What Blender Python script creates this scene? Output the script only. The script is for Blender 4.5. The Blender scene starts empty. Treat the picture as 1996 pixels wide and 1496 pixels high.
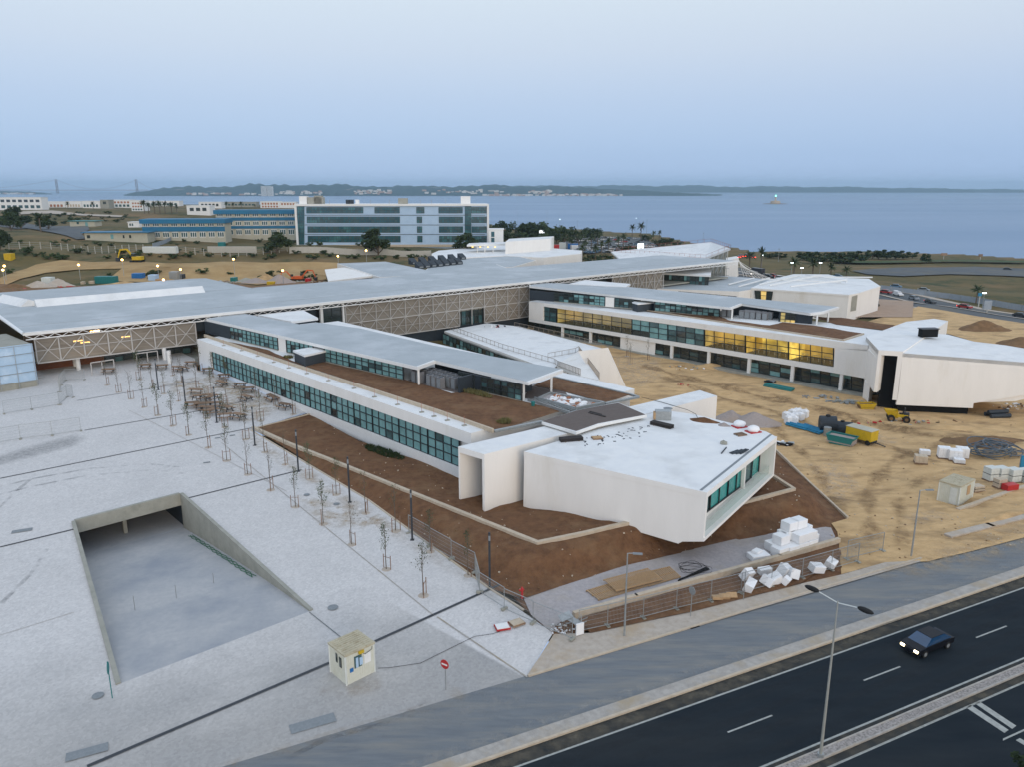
import bpy, math, random
import numpy as np
from mathutils import Vector, Matrix
from mathutils.geometry import delaunay_2d_cdt
R = math.radians
rnd = random.Random(7)
S = bpy.context.scene
C = S.collection
# ------------------------------------------------------------------ camera, world, sun, exposure
CAMH, PITCH, FPX = 35.0, R(14.1), 1518.0
cd = bpy.data.cameras.new('camera'); cam = bpy.data.objects.new('camera', cd); C.objects.link(cam)
cam.location = (0, 0, CAMH); cam.rotation_euler = (R(90) - PITCH, 0, 0)
cd.sensor_width = 36; cd.lens = FPX / 1996 * 36; cd.clip_start = 0.5; cd.clip_end = 60000
S.camera = cam
SUN_EL, SUN_AZ = R(9), R(158)     # azimuth clockwise from +Y: low sun behind the camera, right
w = bpy.data.worlds.new('World'); S.world = w; w.use_nodes = True
nt = w.node_tree; nt.nodes.clear()
wo = nt.nodes.new('ShaderNodeOutputWorld'); bg = nt.nodes.new('ShaderNodeBackground')
sky = nt.nodes.new('ShaderNodeTexSky'); sky.sky_type = 'NISHITA'; sky.sun_disc = False
sky.sun_elevation = SUN_EL; sky.sun_rotation = SUN_AZ
sky.air_density = 1.0; sky.dust_density = 0.4; sky.ozone_density = 2.0
# hand-set sky gradient by elevation, mixed evenly over the clear sky
tc = nt.nodes.new('ShaderNodeTexCoord'); sx = nt.nodes.new('ShaderNodeSeparateXYZ'); nt.links.new(tc.outputs['Generated'], sx.inputs[0])
rp = nt.nodes.new('ShaderNodeValToRGB'); nt.links.new(sx.outputs['Z'], rp.inputs[0])
el = rp.color_ramp.elements
SKYC = [(0.0, (3.1, 4.5, 7.1)), (0.04, (3.05, 4.25, 6.5)), (0.10, (3.85, 4.75, 6.45)), (0.156, (4.75, 5.4, 6.5)), (0.21, (5.35, 6.0, 6.75)), (0.4, (6.0, 6.8, 8.0)), (1.0, (6.1, 7.0, 8.4))]
for i, (p_, c_) in enumerate(SKYC):
    e_ = el[i] if i < 2 else el.new(p_)
    e_.position = p_; e_.color = (c_[0] / 10, c_[1] / 10, c_[2] / 10, 1)
sc_ = nt.nodes.new('ShaderNodeVectorMath'); sc_.operation = 'SCALE'; sc_.inputs[3].default_value = 10; nt.links.new(rp.outputs[0], sc_.inputs[0])
mx = nt.nodes.new('ShaderNodeMix'); mx.data_type = 'RGBA'; mx.inputs[0].default_value = 0.88
nt.links.new(sky.outputs[0], mx.inputs[6]); nt.links.new(sc_.outputs[0], mx.inputs[7])
nt.links.new(mx.outputs[2], bg.inputs[0]); bg.inputs[1].default_value = 0.09; nt.links.new(bg.outputs[0], wo.inputs[0])
sl = bpy.data.lights.new('sun', 'SUN'); so = bpy.data.objects.new('sun', sl); C.objects.link(so)
sl.energy = 0.85; sl.angle = R(35); sl.color = (1.0, 0.84, 0.66)
so.rotation_euler = Vector((math.sin(SUN_AZ) * math.cos(SUN_EL), math.cos(SUN_AZ) * math.cos(SUN_EL), math.sin(SUN_EL))).to_track_quat('Z', 'Y').to_euler()
S.view_settings.view_transform = 'Standard'; S.view_settings.look = 'None'; S.view_settings.gamma = 1
S.view_settings.exposure = 0.6
S.cycles.max_bounces = 6; S.cycles.transparent_max_bounces = 12; S.cycles.volume_bounces = 0

# ------------------------------------------------------------------ geometry helpers
sP, cP = math.sin(PITCH), math.cos(PITCH)
def ray(x, y):
    u = (x - 998) / FPX; v = (y - 748) / FPX
    return u, cP - v * sP, -sP - v * cP
def P(x, y, z=0.0):
    d = ray(x, y); t = (z - CAMH) / d[2]
    return Vector((d[0] * t, d[1] * t, z))
def V(x, y, A, B):
    d = ray(x, y); nx, ny = B[1] - A[1], -(B[0] - A[0])
    t = (nx * A[0] + ny * A[1]) / (nx * d[0] + ny * d[1])
    return Vector((d[0] * t, d[1] * t, CAMH + d[2] * t))
RD = Vector((.8987, .4387, 0)); RN = Vector((-.4387, .8987, 0))
def RS(r, s, z=0.0): return RD * r + RN * s + Vector((0, 0, z))
def plz(x, y): return max(0.0, 0.029 * (-.4387 * x + .8987 * y - 46))
def PL(px, py, dz=0.0):
    z = 0
    for _ in range(30):
        q = P(px, py, z); z = plz(q.x, q.y)
    return Vector((q.x, q.y, z + dz))
class MB:
    def __init__(s): s.v = []; s.f = []; s.m = []
    def add(s, vs, fs, mi=0):
        o = len(s.v); s.v += [tuple(a) for a in vs]; s.f += [tuple(o + i for i in f) for f in fs]; s.m += [mi] * len(fs); return s
    def quad(s, a, b, c, d, mi=0): return s.add([a, b, c, d], [(0, 1, 2, 3)], mi)
    def poly(s, pts, mi=0): return s.add(pts, [tuple(range(len(pts)))], mi)
    def box(s, c, size, rz=0, mi=0, M=None):
        hx, hy, hz = size[0] / 2, size[1] / 2, size[2] / 2
        rot = Matrix.Rotation(rz, 3, 'Z') if M is None else M
        vs = [Vector(c) + rot @ Vector((x * hx, y * hy, z * hz)) for z in (-1, 1) for y in (-1, 1) for x in (-1, 1)]
        return s.add(vs, [(0, 2, 3, 1), (4, 5, 7, 6), (0, 1, 5, 4), (2, 6, 7, 3), (0, 4, 6, 2), (1, 3, 7, 5)], mi)
    def prism(s, pts, z0, z1, mi=0, ms=None):
        """pts: xy outline; z0,z1 number or lists"""
        n = len(pts); a = z0 if isinstance(z0, (list, tuple)) else [z0] * n; b = z1 if isinstance(z1, (list, tuple)) else [z1] * n
        ar = sum(pts[i][0] * pts[(i + 1) % n][1] - pts[(i + 1) % n][0] * pts[i][1] for i in range(n))
        idx = list(range(n)) if ar > 0 else list(range(n - 1, -1, -1))
        pts = [pts[i] for i in idx]; a = [a[i] for i in idx]; b = [b[i] for i in idx]
        vs = [(p[0], p[1], a[i]) for i, p in enumerate(pts)] + [(p[0], p[1], b[i]) for i, p in enumerate(pts)]
        s.add(vs, [tuple(range(n - 1, -1, -1))] + [(i, (i + 1) % n, n + (i + 1) % n, n + i) for i in range(n)], mi if ms is None else ms)
        return s.add(vs[n:], [tuple(range(n))], mi)
    def bar(s, a, b, w, h=None, mi=0, up=(0, 0, 1)):
        a = Vector(a); b = Vector(b); h = h or w; d = (b - a)
        if d.length < 1e-6: return s
        d.normalize(); u = Vector(up)
        if abs(d.dot(u)) > .98: u = Vector((1, 0, 0))
        x = d.cross(u).normalized(); y = x.cross(d)
        vs = [p + x * i * w / 2 + y * j * h / 2 for p in (a, b) for i, j in ((-1, -1), (1, -1), (1, 1), (-1, 1))]
        return s.add(vs, [(3, 2, 1, 0), (4, 5, 6, 7), (0, 1, 5, 4), (1, 2, 6, 5), (2, 3, 7, 6), (3, 0, 4, 7)], mi)
    def tube(s, pts, r, n=8, mi=0, cap=True):
        pts = [Vector(p) for p in pts]; k = len(pts); rr = r if isinstance(r, (list, tuple)) else [r] * k
        vs = []
        for i, p in enumerate(pts):
            d = (pts[min(i + 1, k - 1)] - pts[max(i - 1, 0)]).normalized()
            u = Vector((0, 0, 1)) if abs(d.z) < .95 else Vector((1, 0, 0))
            x = d.cross(u).normalized(); y = x.cross(d)
            vs += [p + (x * math.cos(2 * math.pi * j / n) + y * math.sin(2 * math.pi * j / n)) * rr[i] for j in range(n)]
        fs = [(i * n + (j + 1) % n, i * n + j, (i + 1) * n + j, (i + 1) * n + (j + 1) % n) for i in range(k - 1) for j in range(n)]
        if cap: fs += [tuple(range(n)), tuple(range((k - 1) * n + n - 1, (k - 1) * n - 1, -1))]
        return s.add(vs, fs, mi)
    def lathe(s, prof, n=16, mi=0, c=(0, 0, 0)):
        vs = [(c[0] + r * math.cos(2 * math.pi * j / n), c[1] + r * math.sin(2 * math.pi * j / n), c[2] + z) for r, z in prof for j in range(n)]
        fs = [(i * n + j, i * n + (j + 1) % n, (i + 1) * n + (j + 1) % n, (i + 1) * n + j) for i in range(len(prof) - 1) for j in range(n)]
        return s.add(vs, fs, mi)
    def blob(s, c, r, seed=0, n=8, m=5, mi=0, rough=.25):
        rg = random.Random(seed); vs = []; fs = []
        for i in range(m + 1):
            th = math.pi * i / m
            for j in range(n):
                ph = 2 * math.pi * j / n; q = 1 + rg.uniform(-rough, rough)
                vs.append((c[0] + r[0] * q * math.sin(th) * math.cos(ph), c[1] + r[1] * q * math.sin(th) * math.sin(ph), c[2] + r[2] * q * math.cos(th)))
        for i in range(m):
            for j in range(n): fs.append((i * n + j, (i + 1) * n + j, (i + 1) * n + (j + 1) % n, i * n + (j + 1) % n))
        return s.add(vs, fs, mi)
    def build(s, name, mats, parent=None, smooth=False, origin=None):
        me = bpy.data.meshes.new(name)
        if origin is None:
            if parent is not None: origin = wloc(parent)
            else:
                a = np.array(s.v); origin = Vector((float(a[:, 0].mean()), float(a[:, 1].mean()), float(a[:, 2].min())))
        origin = Vector(origin)
        me.from_pydata([(v[0] - origin.x, v[1] - origin.y, v[2] - origin.z) for v in s.v], [], s.f)
        if not isinstance(mats, (list, tuple)): mats = [mats]
        for m_ in mats: me.materials.append(m_)
        me.polygons.foreach_set('material_index', s.m)
        if smooth: me.polygons.foreach_set('use_smooth', [True] * len(me.polygons))
        me.update()
        o = bpy.data.objects.new(name, me); C.objects.link(o)
        if parent is not None:
            o.parent = parent; o.location = origin - wloc(parent)
        else: o.location = origin
        return o
def wloc(o):
    l = Vector(o.location); q = o.parent
    while q is not None: l += Vector(q.location); q = q.parent
    return l
def tag(o, label=None, cat=None, group=None, kind=None):
    if label: o['label'] = label
    if cat: o['category'] = cat
    if group: o['group'] = group
    if kind: o['kind'] = kind
    return o
def thing(name, label, cat, loc=(0, 0, 0), rz=0, group=None):
    o = bpy.data.objects.new(name, None); C.objects.link(o); o.empty_display_size = .3
    o.location = loc; o.rotation_euler = (0, 0, rz); return tag(o, label, cat, group)
KIDS = {}
def copy_tree(o, parent=None):
    c = o.copy(); C.objects.link(c); c.parent = parent
    for ch in [k for k in C.objects if k.parent is o]: copy_tree(ch, c)
    return c
def dup(o, kids, loc, rz=0, label=None, scale=None, tilt=None):
    """o: thing, kids: list of (obj, [subs])"""
    c = o.copy(); C.objects.link(c); c.location = loc; c.rotation_euler = (tilt[0] if tilt else 0, tilt[1] if tilt else 0, rz)
    if scale: c.scale = (scale, scale, scale) if not isinstance(scale, (tuple, list)) else scale
    if label: c['label'] = label
    for k, subs in kids:
        d = k.copy(); C.objects.link(d); d.parent = c
        for s_ in subs:
            e = s_.copy(); C.objects.link(e); e.parent = d
    return c
def tree_of(o):
    return [(k, [g for g in C.objects if g.parent is k]) for k in C.objects if k.parent is o]
def scatter_spots(proto, spots, labels=None):
    """first spot moves the prototype, the others are copies; spot = (loc, rz, scale, label)"""
    kids = tree_of(proto); out = []
    for i, sp in enumerate(spots):
        loc, rz, scl, lab = sp[:4]; tilt = sp[4] if len(sp) > 4 else None
        if i == 0: first = sp; out.append(proto); continue
        out.append(dup(proto, kids, loc, rz, lab, scl, tilt))
    loc, rz, scl, lab = spots[0][:4]; tilt = spots[0][4] if len(spots[0]) > 4 else None
    proto.location = loc; proto.rotation_euler = (tilt[0] if tilt else 0, tilt[1] if tilt else 0, rz)
    if scl: proto.scale = (scl,) * 3 if not isinstance(scl, (tuple, list)) else scl
    if lab: proto['label'] = lab
    return out

# ------------------------------------------------------------------ materials
def mat(name, c1, c2=None, scale=1.0, rough=.85, bump=0.0, bscale=None, metal=0.0, pos=False, c3=None, s3=.2, t3=(.5, .7), spec=.3, stretch=None, detail=6, rand=0.0, rot=0.0):
    m = bpy.data.materials.new(name); m.use_nodes = True; n = m.node_tree; b = n.nodes['Principled BSDF']
    b.inputs['Roughness'].default_value = rough; b.inputs['Metallic'].default_value = metal
    b.inputs['Specular IOR Level'].default_value = spec
    c1 = tuple(c1) + (1,); 
    if c2 is None: c2 = tuple(a * .85 for a in c1[:3])
    c2 = tuple(c2) + (1,)
    if pos:
        g = n.nodes.new('ShaderNodeNewGeometry'); co = g.outputs['Position']
    else:
        g = n.nodes.new('ShaderNodeTexCoord'); co = g.outputs['Object']
    if stretch:
        mp = n.nodes.new('ShaderNodeMapping'); mp.inputs['Scale'].default_value = stretch; mp.inputs['Rotation'].default_value = (0, 0, rot)
        n.links.new(co, mp.inputs[0]); co2 = mp.outputs[0]
    else: co2 = co
    def noise(sc, src, det=detail):
        t = n.nodes.new('ShaderNodeTexNoise'); t.inputs['Scale'].default_value = sc; t.inputs['Detail'].default_value = det; t.inputs['Roughness'].default_value = .65
        n.links.new(src, t.inputs['Vector']); return t.outputs['Fac']
    def ramp(src, a, bb):
        r_ = n.nodes.new('ShaderNodeMapRange'); r_.inputs[1].default_value = a; r_.inputs[2].default_value = bb; n.links.new(src, r_.inputs[0]); return r_.outputs[0]
    def mixc(fac, a, bb):
        x = n.nodes.new('ShaderNodeMix'); x.data_type = 'RGBA'
        n.links.new(fac, x.inputs[0])
        for k, q in ((6, a), (7, bb)):
            if isinstance(q, tuple): x.inputs[k].default_value = q
            else: n.links.new(q, x.inputs[k])
        return x.outputs[2]
    col = mixc(ramp(noise(scale, co2), .35, .68), c1, c2)
    if c3 is not None: col = mixc(ramp(noise(s3, co2, 5), *t3), col, tuple(c3) + (1,))
    if rand:
        oi = n.nodes.new('ShaderNodeObjectInfo'); hs = n.nodes.new('ShaderNodeHueSaturation')
        mr = n.nodes.new('ShaderNodeMapRange'); mr.inputs[3].default_value = 1 - rand; mr.inputs[4].default_value = 1 + rand
        n.links.new(oi.outputs['Random'], mr.inputs[0]); n.links.new(mr.outputs[0], hs.inputs['Value']); n.links.new(col, hs.inputs['Color']); col = hs.outputs[0]
    n.links.new(col, b.inputs['Base Color'])
    if bump:
        bp = n.nodes.new('ShaderNodeBump'); bp.inputs['Strength'].default_value = min(1, bump); bp.inputs['Distance'].default_value = .1 if bump <= 1 else .1 * bump
        n.links.new(noise(bscale or scale * 3, co2), bp.inputs['Height']); n.links.new(bp.outputs[0], b.inputs['Normal'])
    return m
def emat(name, col, st):
    m = bpy.data.materials.new(name); m.use_nodes = True; b = m.node_tree.nodes['Principled BSDF']
    b.inputs['Base Color'].default_value = tuple(c * .5 for c in col) + (1,)
    b.inputs['Emission Color'].default_value = tuple(col) + (1,); b.inputs['Emission Strength'].default_value = st; return m
M = {}
M['plaster'] = mat('cream_plaster', (.84, .815, .77), (.79, .765, .72), .5, .9, .12, 5, pos=True, c3=(.69, .65, .575), s3=.22, t3=(.55, .8), stretch=(1, 1, .22))
M['wroof'] = mat('white_roof_coating', (.80, .80, .78), (.72, .73, .73), .5, .8, .1, 3, pos=True, c3=(.60, .60, .585), s3=.2, t3=(.5, .76), detail=9)
M['groof'] = mat('grey_membrane', (.42, .455, .47), (.37, .405, .42), .25, .7, .1, 2, pos=True, c3=(.52, .55, .57), s3=.07, t3=(.5, .7))
M['white'] = mat('white_paint', (.80, .80, .78), (.74, .74, .72), 2, .6)
M['soil'] = mat('brown_soil', (.20, .10, .048), (.112, .056, .028), 1.1, 1, 1.4, 4, pos=True, c3=(.23, .135, .070), s3=.3, t3=(.5, .75), detail=10)
M['sand'] = mat('yellow_sand', (.66, .445, .225), (.49, .32, .155), .45, 1, 1.6, 1.6, pos=True, c3=(.27, .175, .09), s3=.13, t3=(.5, .72), stretch=(1, 2.0, 1), rot=R(40), detail=10)
M['concrete'] = mat('grey_concrete', (.36, .35, .30), (.28, .28, .24), .8, .9, .2, 5, pos=True, c3=(.22, .22, .18), s3=.3, t3=(.6, .8))
M['stone'] = mat('pale_stone_curb', (.56, .47, .36), (.46, .38, .28), 2, .9, .2)
M['asph'] = mat('dark_asphalt', (.014, .020, .026), (.021, .028, .034), .5, .8, .25, 25, pos=True, c3=(.034, .038, .040), s3=.05, t3=(.5, .8), stretch=(.35, 1.6, 1), rot=R(-26), spec=.08)
M['serv'] = mat('dusty_asphalt', (.19, .205, .215), (.145, .16, .175), 1.4, .95, .3, 18, pos=True, c3=(.255, .245, .22), s3=.55, t3=(.46, .74), stretch=(.22, 1.6, 1), rot=R(-26), detail=10)
M['line'] = mat('road_paint', (.42, .43, .40), (.28, .29, .27), 3, .8, pos=True)
M['dsteel'] = mat('dark_grey_steel', (.045, .05, .058), (.035, .04, .046), 3, .5)
M['steel'] = mat('galvanised_steel', (.40, .42, .42), (.30, .32, .32), 4, .45, metal=.5)
M['frame'] = mat('window_frame', (.035, .042, .045), (.028, .034, .036), 2, .5)
M['pan1'] = mat('frosted_teal_glass', (.22, .42, .42), (.17, .34, .345), .9, .25, pos=True, c3=(.10, .22, .225), s3=.5, t3=(.5, .8), spec=.7)
M['pang'] = mat('green_teal_glass', (.04, .34, .31), (.02, .24, .23), .5, .15, pos=True, spec=.8)
M['pan2'] = mat('clear_teal_glass', (.06, .13, .135), (.035, .075, .08), .6, .12, pos=True, spec=.9)
M['pan3'] = mat('dark_glass', (.022, .032, .034), (.05, .06, .05), .5, .08, pos=True, spec=.9)
M['navy'] = mat('dark_cladding', (.035, .045, .055), (.028, .036, .045), 3, .6)
M['cladd'] = mat('anthracite_box', (.05, .06, .07), None, 3, .6)
M['black'] = mat('black_void', (.01, .01, .01), None, 3, 1)
M['wood'] = mat('weathered_wood', (.30, .20, .13), (.20, .13, .085), 3, .85, rand=.2)
M['deck'] = mat('brown_deck', (.155, .125, .11), (.11, .09, .08), 1.2, .9, pos=True, stretch=(1, 7, 1), rot=R(25))
M['rubber'] = mat('rubber', (.02, .02, .02), None, 3, .8)
M['bark'] = mat('bark', (.16, .13, .10), (.10, .08, .06), 8, .9, .5)
M['brick'] = mat('terracotta_block', (.42, .19, .10), (.33, .14, .08), 3, .9)
M['teal'] = mat('teal_paint', (.02, .20, .19), (.03, .16, .16), 2, .5)
M['blue'] = mat('blue_paint', (.02, .16, .42), (.03, .13, .34), 2, .5)
M['yellow'] = mat('yellow_paint', (.62, .42, .02), (.50, .33, .02), 1.5, .5, c3=(.30, .20, .06), s3=1.2, t3=(.6, .75))
M['orange'] = mat('orange_paint', (.62, .13, .03), (.5, .1, .03), 2, .5)
M['red'] = mat('red_paint', (.48, .03, .03), (.4, .03, .03), 2, .45)
M['foam'] = mat('white_foam', (.84, .84, .84), (.78, .78, .78), 1.2, .9, .15, 12)
M['lampw'] = emat('warm_lamp_glow', (1.0, .55, .15), 9)
M['lampy'] = emat('yellow_room_light', (1.0, .66, .12), 1.6)
M['lampwh'] = emat('cold_lamp_glow', (.8, .95, 1.0), 6)
M['tail'] = emat('tail_lamp_glow', (1.0, .05, .02), 5)
M['head'] = emat('headlamp_glow', (1.0, .82, .5), 7)
M['headdim'] = emat('car_headlamp', (1.0, .95, .85), 4)
M['earth'] = mat('rough_earth', (.24, .14, .07), (.15, .09, .045), .8, 1, .8, 3, pos=True)
M['gravelp'] = mat('gravel', (.42, .36, .33), (.30, .26, .24), 6, 1, .9, 14, pos=True, c3=(.38, .30, .24), s3=.3)
M['hgrass'] = mat('shrub_leaves', (.055, .085, .028), (.03, .05, .018), 1.5, .9, rand=.25)
M['leaf'] = mat('tree_leaves', (.050, .075, .028), (.025, .042, .018), .8, .9, rand=.2)
M['leaf2'] = mat('sapling_leaves', (.085, .11, .05), (.05, .065, .03), 2, .8, rand=.3)
M['palm'] = mat('palm_fronds', (.060, .080, .030), (.03, .045, .02), 1, .8, rand=.15)
M['hole'] = mat('utility_cover', (.25, .27, .28), (.2, .22, .23), 4, .8)
M['brown'] = mat('brown_mesh', (.35, .315, .265), (.29, .26, .22), .7, .7, pos=True, stretch=(.25, .25, 2.5), c3=(.20, .17, .135), s3=.5, t3=(.5, .75))
n_ = M['brown'].node_tree; b_ = n_.nodes['Principled BSDF']; b_.inputs['Alpha'].default_value = .84

# cobbled plaza: pale limestone setts, a darker drive by the road, dusty edges, joints
def make_paving():
    m = mat('limestone_setts', (.62, .60, .58), (.57, .555, .54), 1.2, .85, .3, 9, pos=True, c3=(.53, .515, .50), s3=.10, t3=(.45, .8), detail=10)
    n = m.node_tree; b = n.nodes['Principled BSDF']; src = b.inputs['Base Color'].links[0].from_socket
    g = n.nodes.new('ShaderNodeNewGeometry')
    vo = n.nodes.new('ShaderNodeTexVoronoi'); vo.inputs['Scale'].default_value = 5.5; n.links.new(g.outputs['Position'], vo.inputs['Vector'])
    mr = n.nodes.new('ShaderNodeMapRange'); mr.inputs[3].default_value = .88; mr.inputs[4].default_value = 1.10; n.links.new(vo.outputs['Color'], mr.inputs[0])
    hs = n.nodes.new('ShaderNodeHueSaturation'); n.links.new(mr.outputs[0], hs.inputs['Value']); n.links.new(src, hs.inputs['Color'])
    # the drive near the road is laid in darker granite setts: a different stone, worn in softly
    def math_(op, a, b_, c_=None):
        x = n.nodes.new('ShaderNodeMath'); x.operation = op; x.use_clamp = op == 'MULTIPLY'
        for k, q in enumerate((a, b_)):
            if isinstance(q, (int, float)): x.inputs[k].default_value = q
            else: n.links.new(q, x.inputs[k])
        return x.outputs[0]
    def dot(v): d = n.nodes.new('ShaderNodeVectorMath'); d.operation = 'DOT_PRODUCT'; n.links.new(g.outputs['Position'], d.inputs[0]); d.inputs[1].default_value = v; return d.outputs['Value']
    s_, r_ = dot((-.4387, .8987, 0)), dot((.8987, .4387, 0))
    nz = n.nodes.new('ShaderNodeTexNoise'); nz.inputs['Scale'].default_value = .16; nz.inputs['Detail'].default_value = 8; n.links.new(g.outputs['Position'], nz.inputs['Vector'])
    ad = n.nodes.new('ShaderNodeMath'); ad.operation = 'MULTIPLY_ADD'; ad.inputs[1].default_value = 16; n.links.new(nz.outputs['Fac'], ad.inputs[0]); n.links.new(s_, ad.inputs[2])
    m1 = n.nodes.new('ShaderNodeMapRange'); m1.inputs[1].default_value = 71; m1.inputs[2].default_value = 56; n.links.new(ad.outputs[0], m1.inputs[0])
    m2 = n.nodes.new('ShaderNodeMapRange'); m2.inputs[1].default_value = 18.3; m2.inputs[2].default_value = 18.0
    ad2 = n.nodes.new('ShaderNodeMath'); ad2.operation = 'MULTIPLY_ADD'; ad2.inputs[1].default_value = .42; n.links.new(math_('SUBTRACT', s_, 44.7), ad2.inputs[0]); n.links.new(math_('SUBTRACT', r_, 4.9), ad2.inputs[2]); n.links.new(ad2.outputs[0], m2.inputs[0])
    mm = math_('MULTIPLY', m1.outputs[0], m2.outputs[0])
    mm = math_('MULTIPLY', mm, .85)
    x = n.nodes.new('ShaderNodeMix'); x.data_type = 'RGBA'; n.links.new(mm, x.inputs[0]); n.links.new(hs.outputs[0], x.inputs[6])
    h2 = n.nodes.new('ShaderNodeMix'); h2.data_type = 'RGBA'; n.links.new(nz.outputs['Fac'], h2.inputs[0]); h2.inputs[6].default_value = (.27, .275, .28, 1); h2.inputs[7].default_value = (.42, .39, .35, 1)
    h3 = n.nodes.new('ShaderNodeHueSaturation'); n.links.new(mr.outputs[0], h3.inputs['Value']); n.links.new(h2.outputs[2], h3.inputs['Color']); n.links.new(h3.outputs[0], x.inputs[7])
    n.links.new(x.outputs[2], b.inputs['Base Color']); return m
M['pave'] = make_paving()
M['pave2'] = mat('granite_setts', (.40, .385, .37), (.30, .295, .29), 1.1, .9, .4, 9, pos=True, c3=(.40, .33, .25), s3=.12, t3=(.52, .75))
M['rampf'] = mat('ramp_concrete', (.46, .455, .45), (.39, .395, .40), 2.2, .85, .25, 8, pos=True, c3=(.29, .31, .34), s3=.12, t3=(.42, .70), detail=12)
M['path'] = mat('gravel_path', (.47, .43, .42), (.36, .335, .335), 3, .95, .6, 12, pos=True, c3=(.40, .35, .30), s3=.25)
M['walk'] = mat('dusty_pavement', (.50, .44, .37), (.40, .34, .28), 1.6, .95, .3, 9, pos=True, c3=(.44, .33, .21), s3=.25, t3=(.5, .75))
M['median'] = mat('median_setts', (.42, .38, .35), (.14, .13, .12), 6.5, .95, .3, 12, pos=True)
M['strip'] = mat('kerb_island_setts', (.44, .41, .37), (.32, .295, .265), 2.2, .95, .3, 9, pos=True, c3=(.38, .31, .22), s3=.3)

def dmat(name, col, scale=.5, lo=.42, hi=.62, alpha=.8, stretch=(1, 1, 1), rot=0.0):
    m = bpy.data.materials.new(name); m.use_nodes = True; n = m.node_tree; b = n.nodes['Principled BSDF']; b.inputs['Base Color'].default_value = tuple(col) + (1,); b.inputs['Roughness'].default_value = 1; b.inputs['Specular IOR Level'].default_value = .1
    g = n.nodes.new('ShaderNodeNewGeometry'); mp = n.nodes.new('ShaderNodeMapping'); mp.inputs['Scale'].default_value = stretch; mp.inputs['Rotation'].default_value = (0, 0, rot); n.links.new(g.outputs['Position'], mp.inputs[0])
    t = n.nodes.new('ShaderNodeTexNoise'); t.inputs['Scale'].default_value = scale; t.inputs['Detail'].default_value = 9; t.inputs['Roughness'].default_value = .75; n.links.new(mp.outputs[0], t.inputs['Vector'])
    mr = n.nodes.new('ShaderNodeMapRange'); mr.inputs[1].default_value = lo; mr.inputs[2].default_value = hi; mr.inputs[4].default_value = alpha; n.links.new(t.outputs['Fac'], mr.inputs[0])
    at_ = n.nodes.new('ShaderNodeAttribute'); at_.attribute_name = 'edge'; mu = n.nodes.new('ShaderNodeMath'); mu.operation = 'MULTIPLY'; n.links.new(mr.outputs[0], mu.inputs[0]); n.links.new(at_.outputs['Fac'], mu.inputs[1]); n.links.new(mu.outputs[0], b.inputs['Alpha']); return m
M['dust'] = dmat('sandy_dust', (.50, .39, .26), .6, alpha=.6); M['dustroad'] = dmat('road_dust', (.22, .19, .14), .8, .3, .7, .6); M['settmouth'] = dmat('worn_setts', (.42, .41, .40), .5, .3, .55, .85); M['dustp'] = dmat('pale_lime_dust', (.50, .47, .42), 1.1, .45, .7, .5); M['rut'] = dmat('dark_rut_soil', (.26, .17, .09), .9, .38, .6, .62, (1, 1, 1)); M['wheelw'] = dmat('worn_asphalt', (.045, .050, .055), .4, .3, .7, .5, (.3, 1, 1), R(-26)); M['tyre'] = dmat('tyre_mark', (.12, .13, .14), 2, .3, .7, .45)
def field_mat():
    m = mat('dry_grass_land', (.150, .112, .044), (.088, .076, .027), .06, 1, .8, .8, pos=True, c3=(.21, .135, .062), s3=.022, t3=(.5, .66))
    n = m.node_tree; b = n.nodes['Principled BSDF']; src = b.inputs['Base Color'].links[0].from_socket
    g = n.nodes.new('ShaderNodeNewGeometry'); t = n.nodes.new('ShaderNodeTexNoise'); t.inputs['Scale'].default_value = .035; t.inputs['Detail'].default_value = 9; t.inputs['Roughness'].default_value = .75
    n.links.new(g.outputs['Position'], t.inputs['Vector'])
    mr = n.nodes.new('ShaderNodeMapRange'); mr.inputs[1].default_value = .52; mr.inputs[2].default_value = .62; n.links.new(t.outputs['Fac'], mr.inputs[0])
    x = n.nodes.new('ShaderNodeMix'); x.data_type = 'RGBA'; n.links.new(mr.outputs[0], x.inputs[0]); n.links.new(src, x.inputs[6]); x.inputs[7].default_value = (.045, .058, .020, 1)
    n.links.new(x.outputs[2], b.inputs['Base Color']); return m
M['field'] = field_mat()
M['dirt'] = mat('pale_dirt', (.44, .30, .14), (.33, .21, .09), .12, 1, .8, .8, pos=True, c3=(.24, .15, .06), s3=.05, t3=(.55, .75))
M['greyroad'] = mat('grey_tarmac', (.12, .13, .135), (.09, .10, .105), .2, .95, pos=True, c3=(.16, .15, .12), s3=.05)
# ------------------------------------------------------------------ terrain
CT = [(0,600,6),(200,552,7.4),(0,560,7.5),(450,548,6),(600,530,6),(265,512,10),(100,540,8),(0,530,9),(400,515,9),(600,505,9),(300,487,13),(0,487,13.5),(583,480,12),
 (953,480,9),(800,500,8),(740,497,9),(0,455,14),(300,440,14.5),(150,410,15),(400,410,15),(0,400,15),(500,400,14),(1000,500,3),(1130,510,0),(1180,470,-6),(1000,462,-1),(1100,455,-6),
 (1440,600,-3),(1500,560,-3.5),(1700,590,-4),(1850,592,-4.2),(1996,610,-4.6),(1996,560,-7),(1750,540,-7),(1996,522,-9.3),(1700,510,-9),(1550,520,-7.5),(1996,505,-9.8),
 (1690,493,-9.8),(1480,500,-9),(1330,475,-9.5),(1200,450,-8.5),(2300,600,-5),(2300,520,-9),(2600,700,-3),(100,740,1.5),(700,640,0),(1000,640,-2.2),(1300,700,-2.6),(1600,780,-2.6),
 (1996,850,-2.4),(2400,900,-2),(1996,1030,-.8),(1000,1400,-1),(1996,1496,-1),(-300,1200,-1),(-400,700,3),(-600,500,13),(850,640,-1.5),(1700,640,-2),(1950,655,-2),(1800,600,-2.5),(1900,700,-2.2)]
CW = np.array([tuple(P(*a)) for a in CT])
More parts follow.
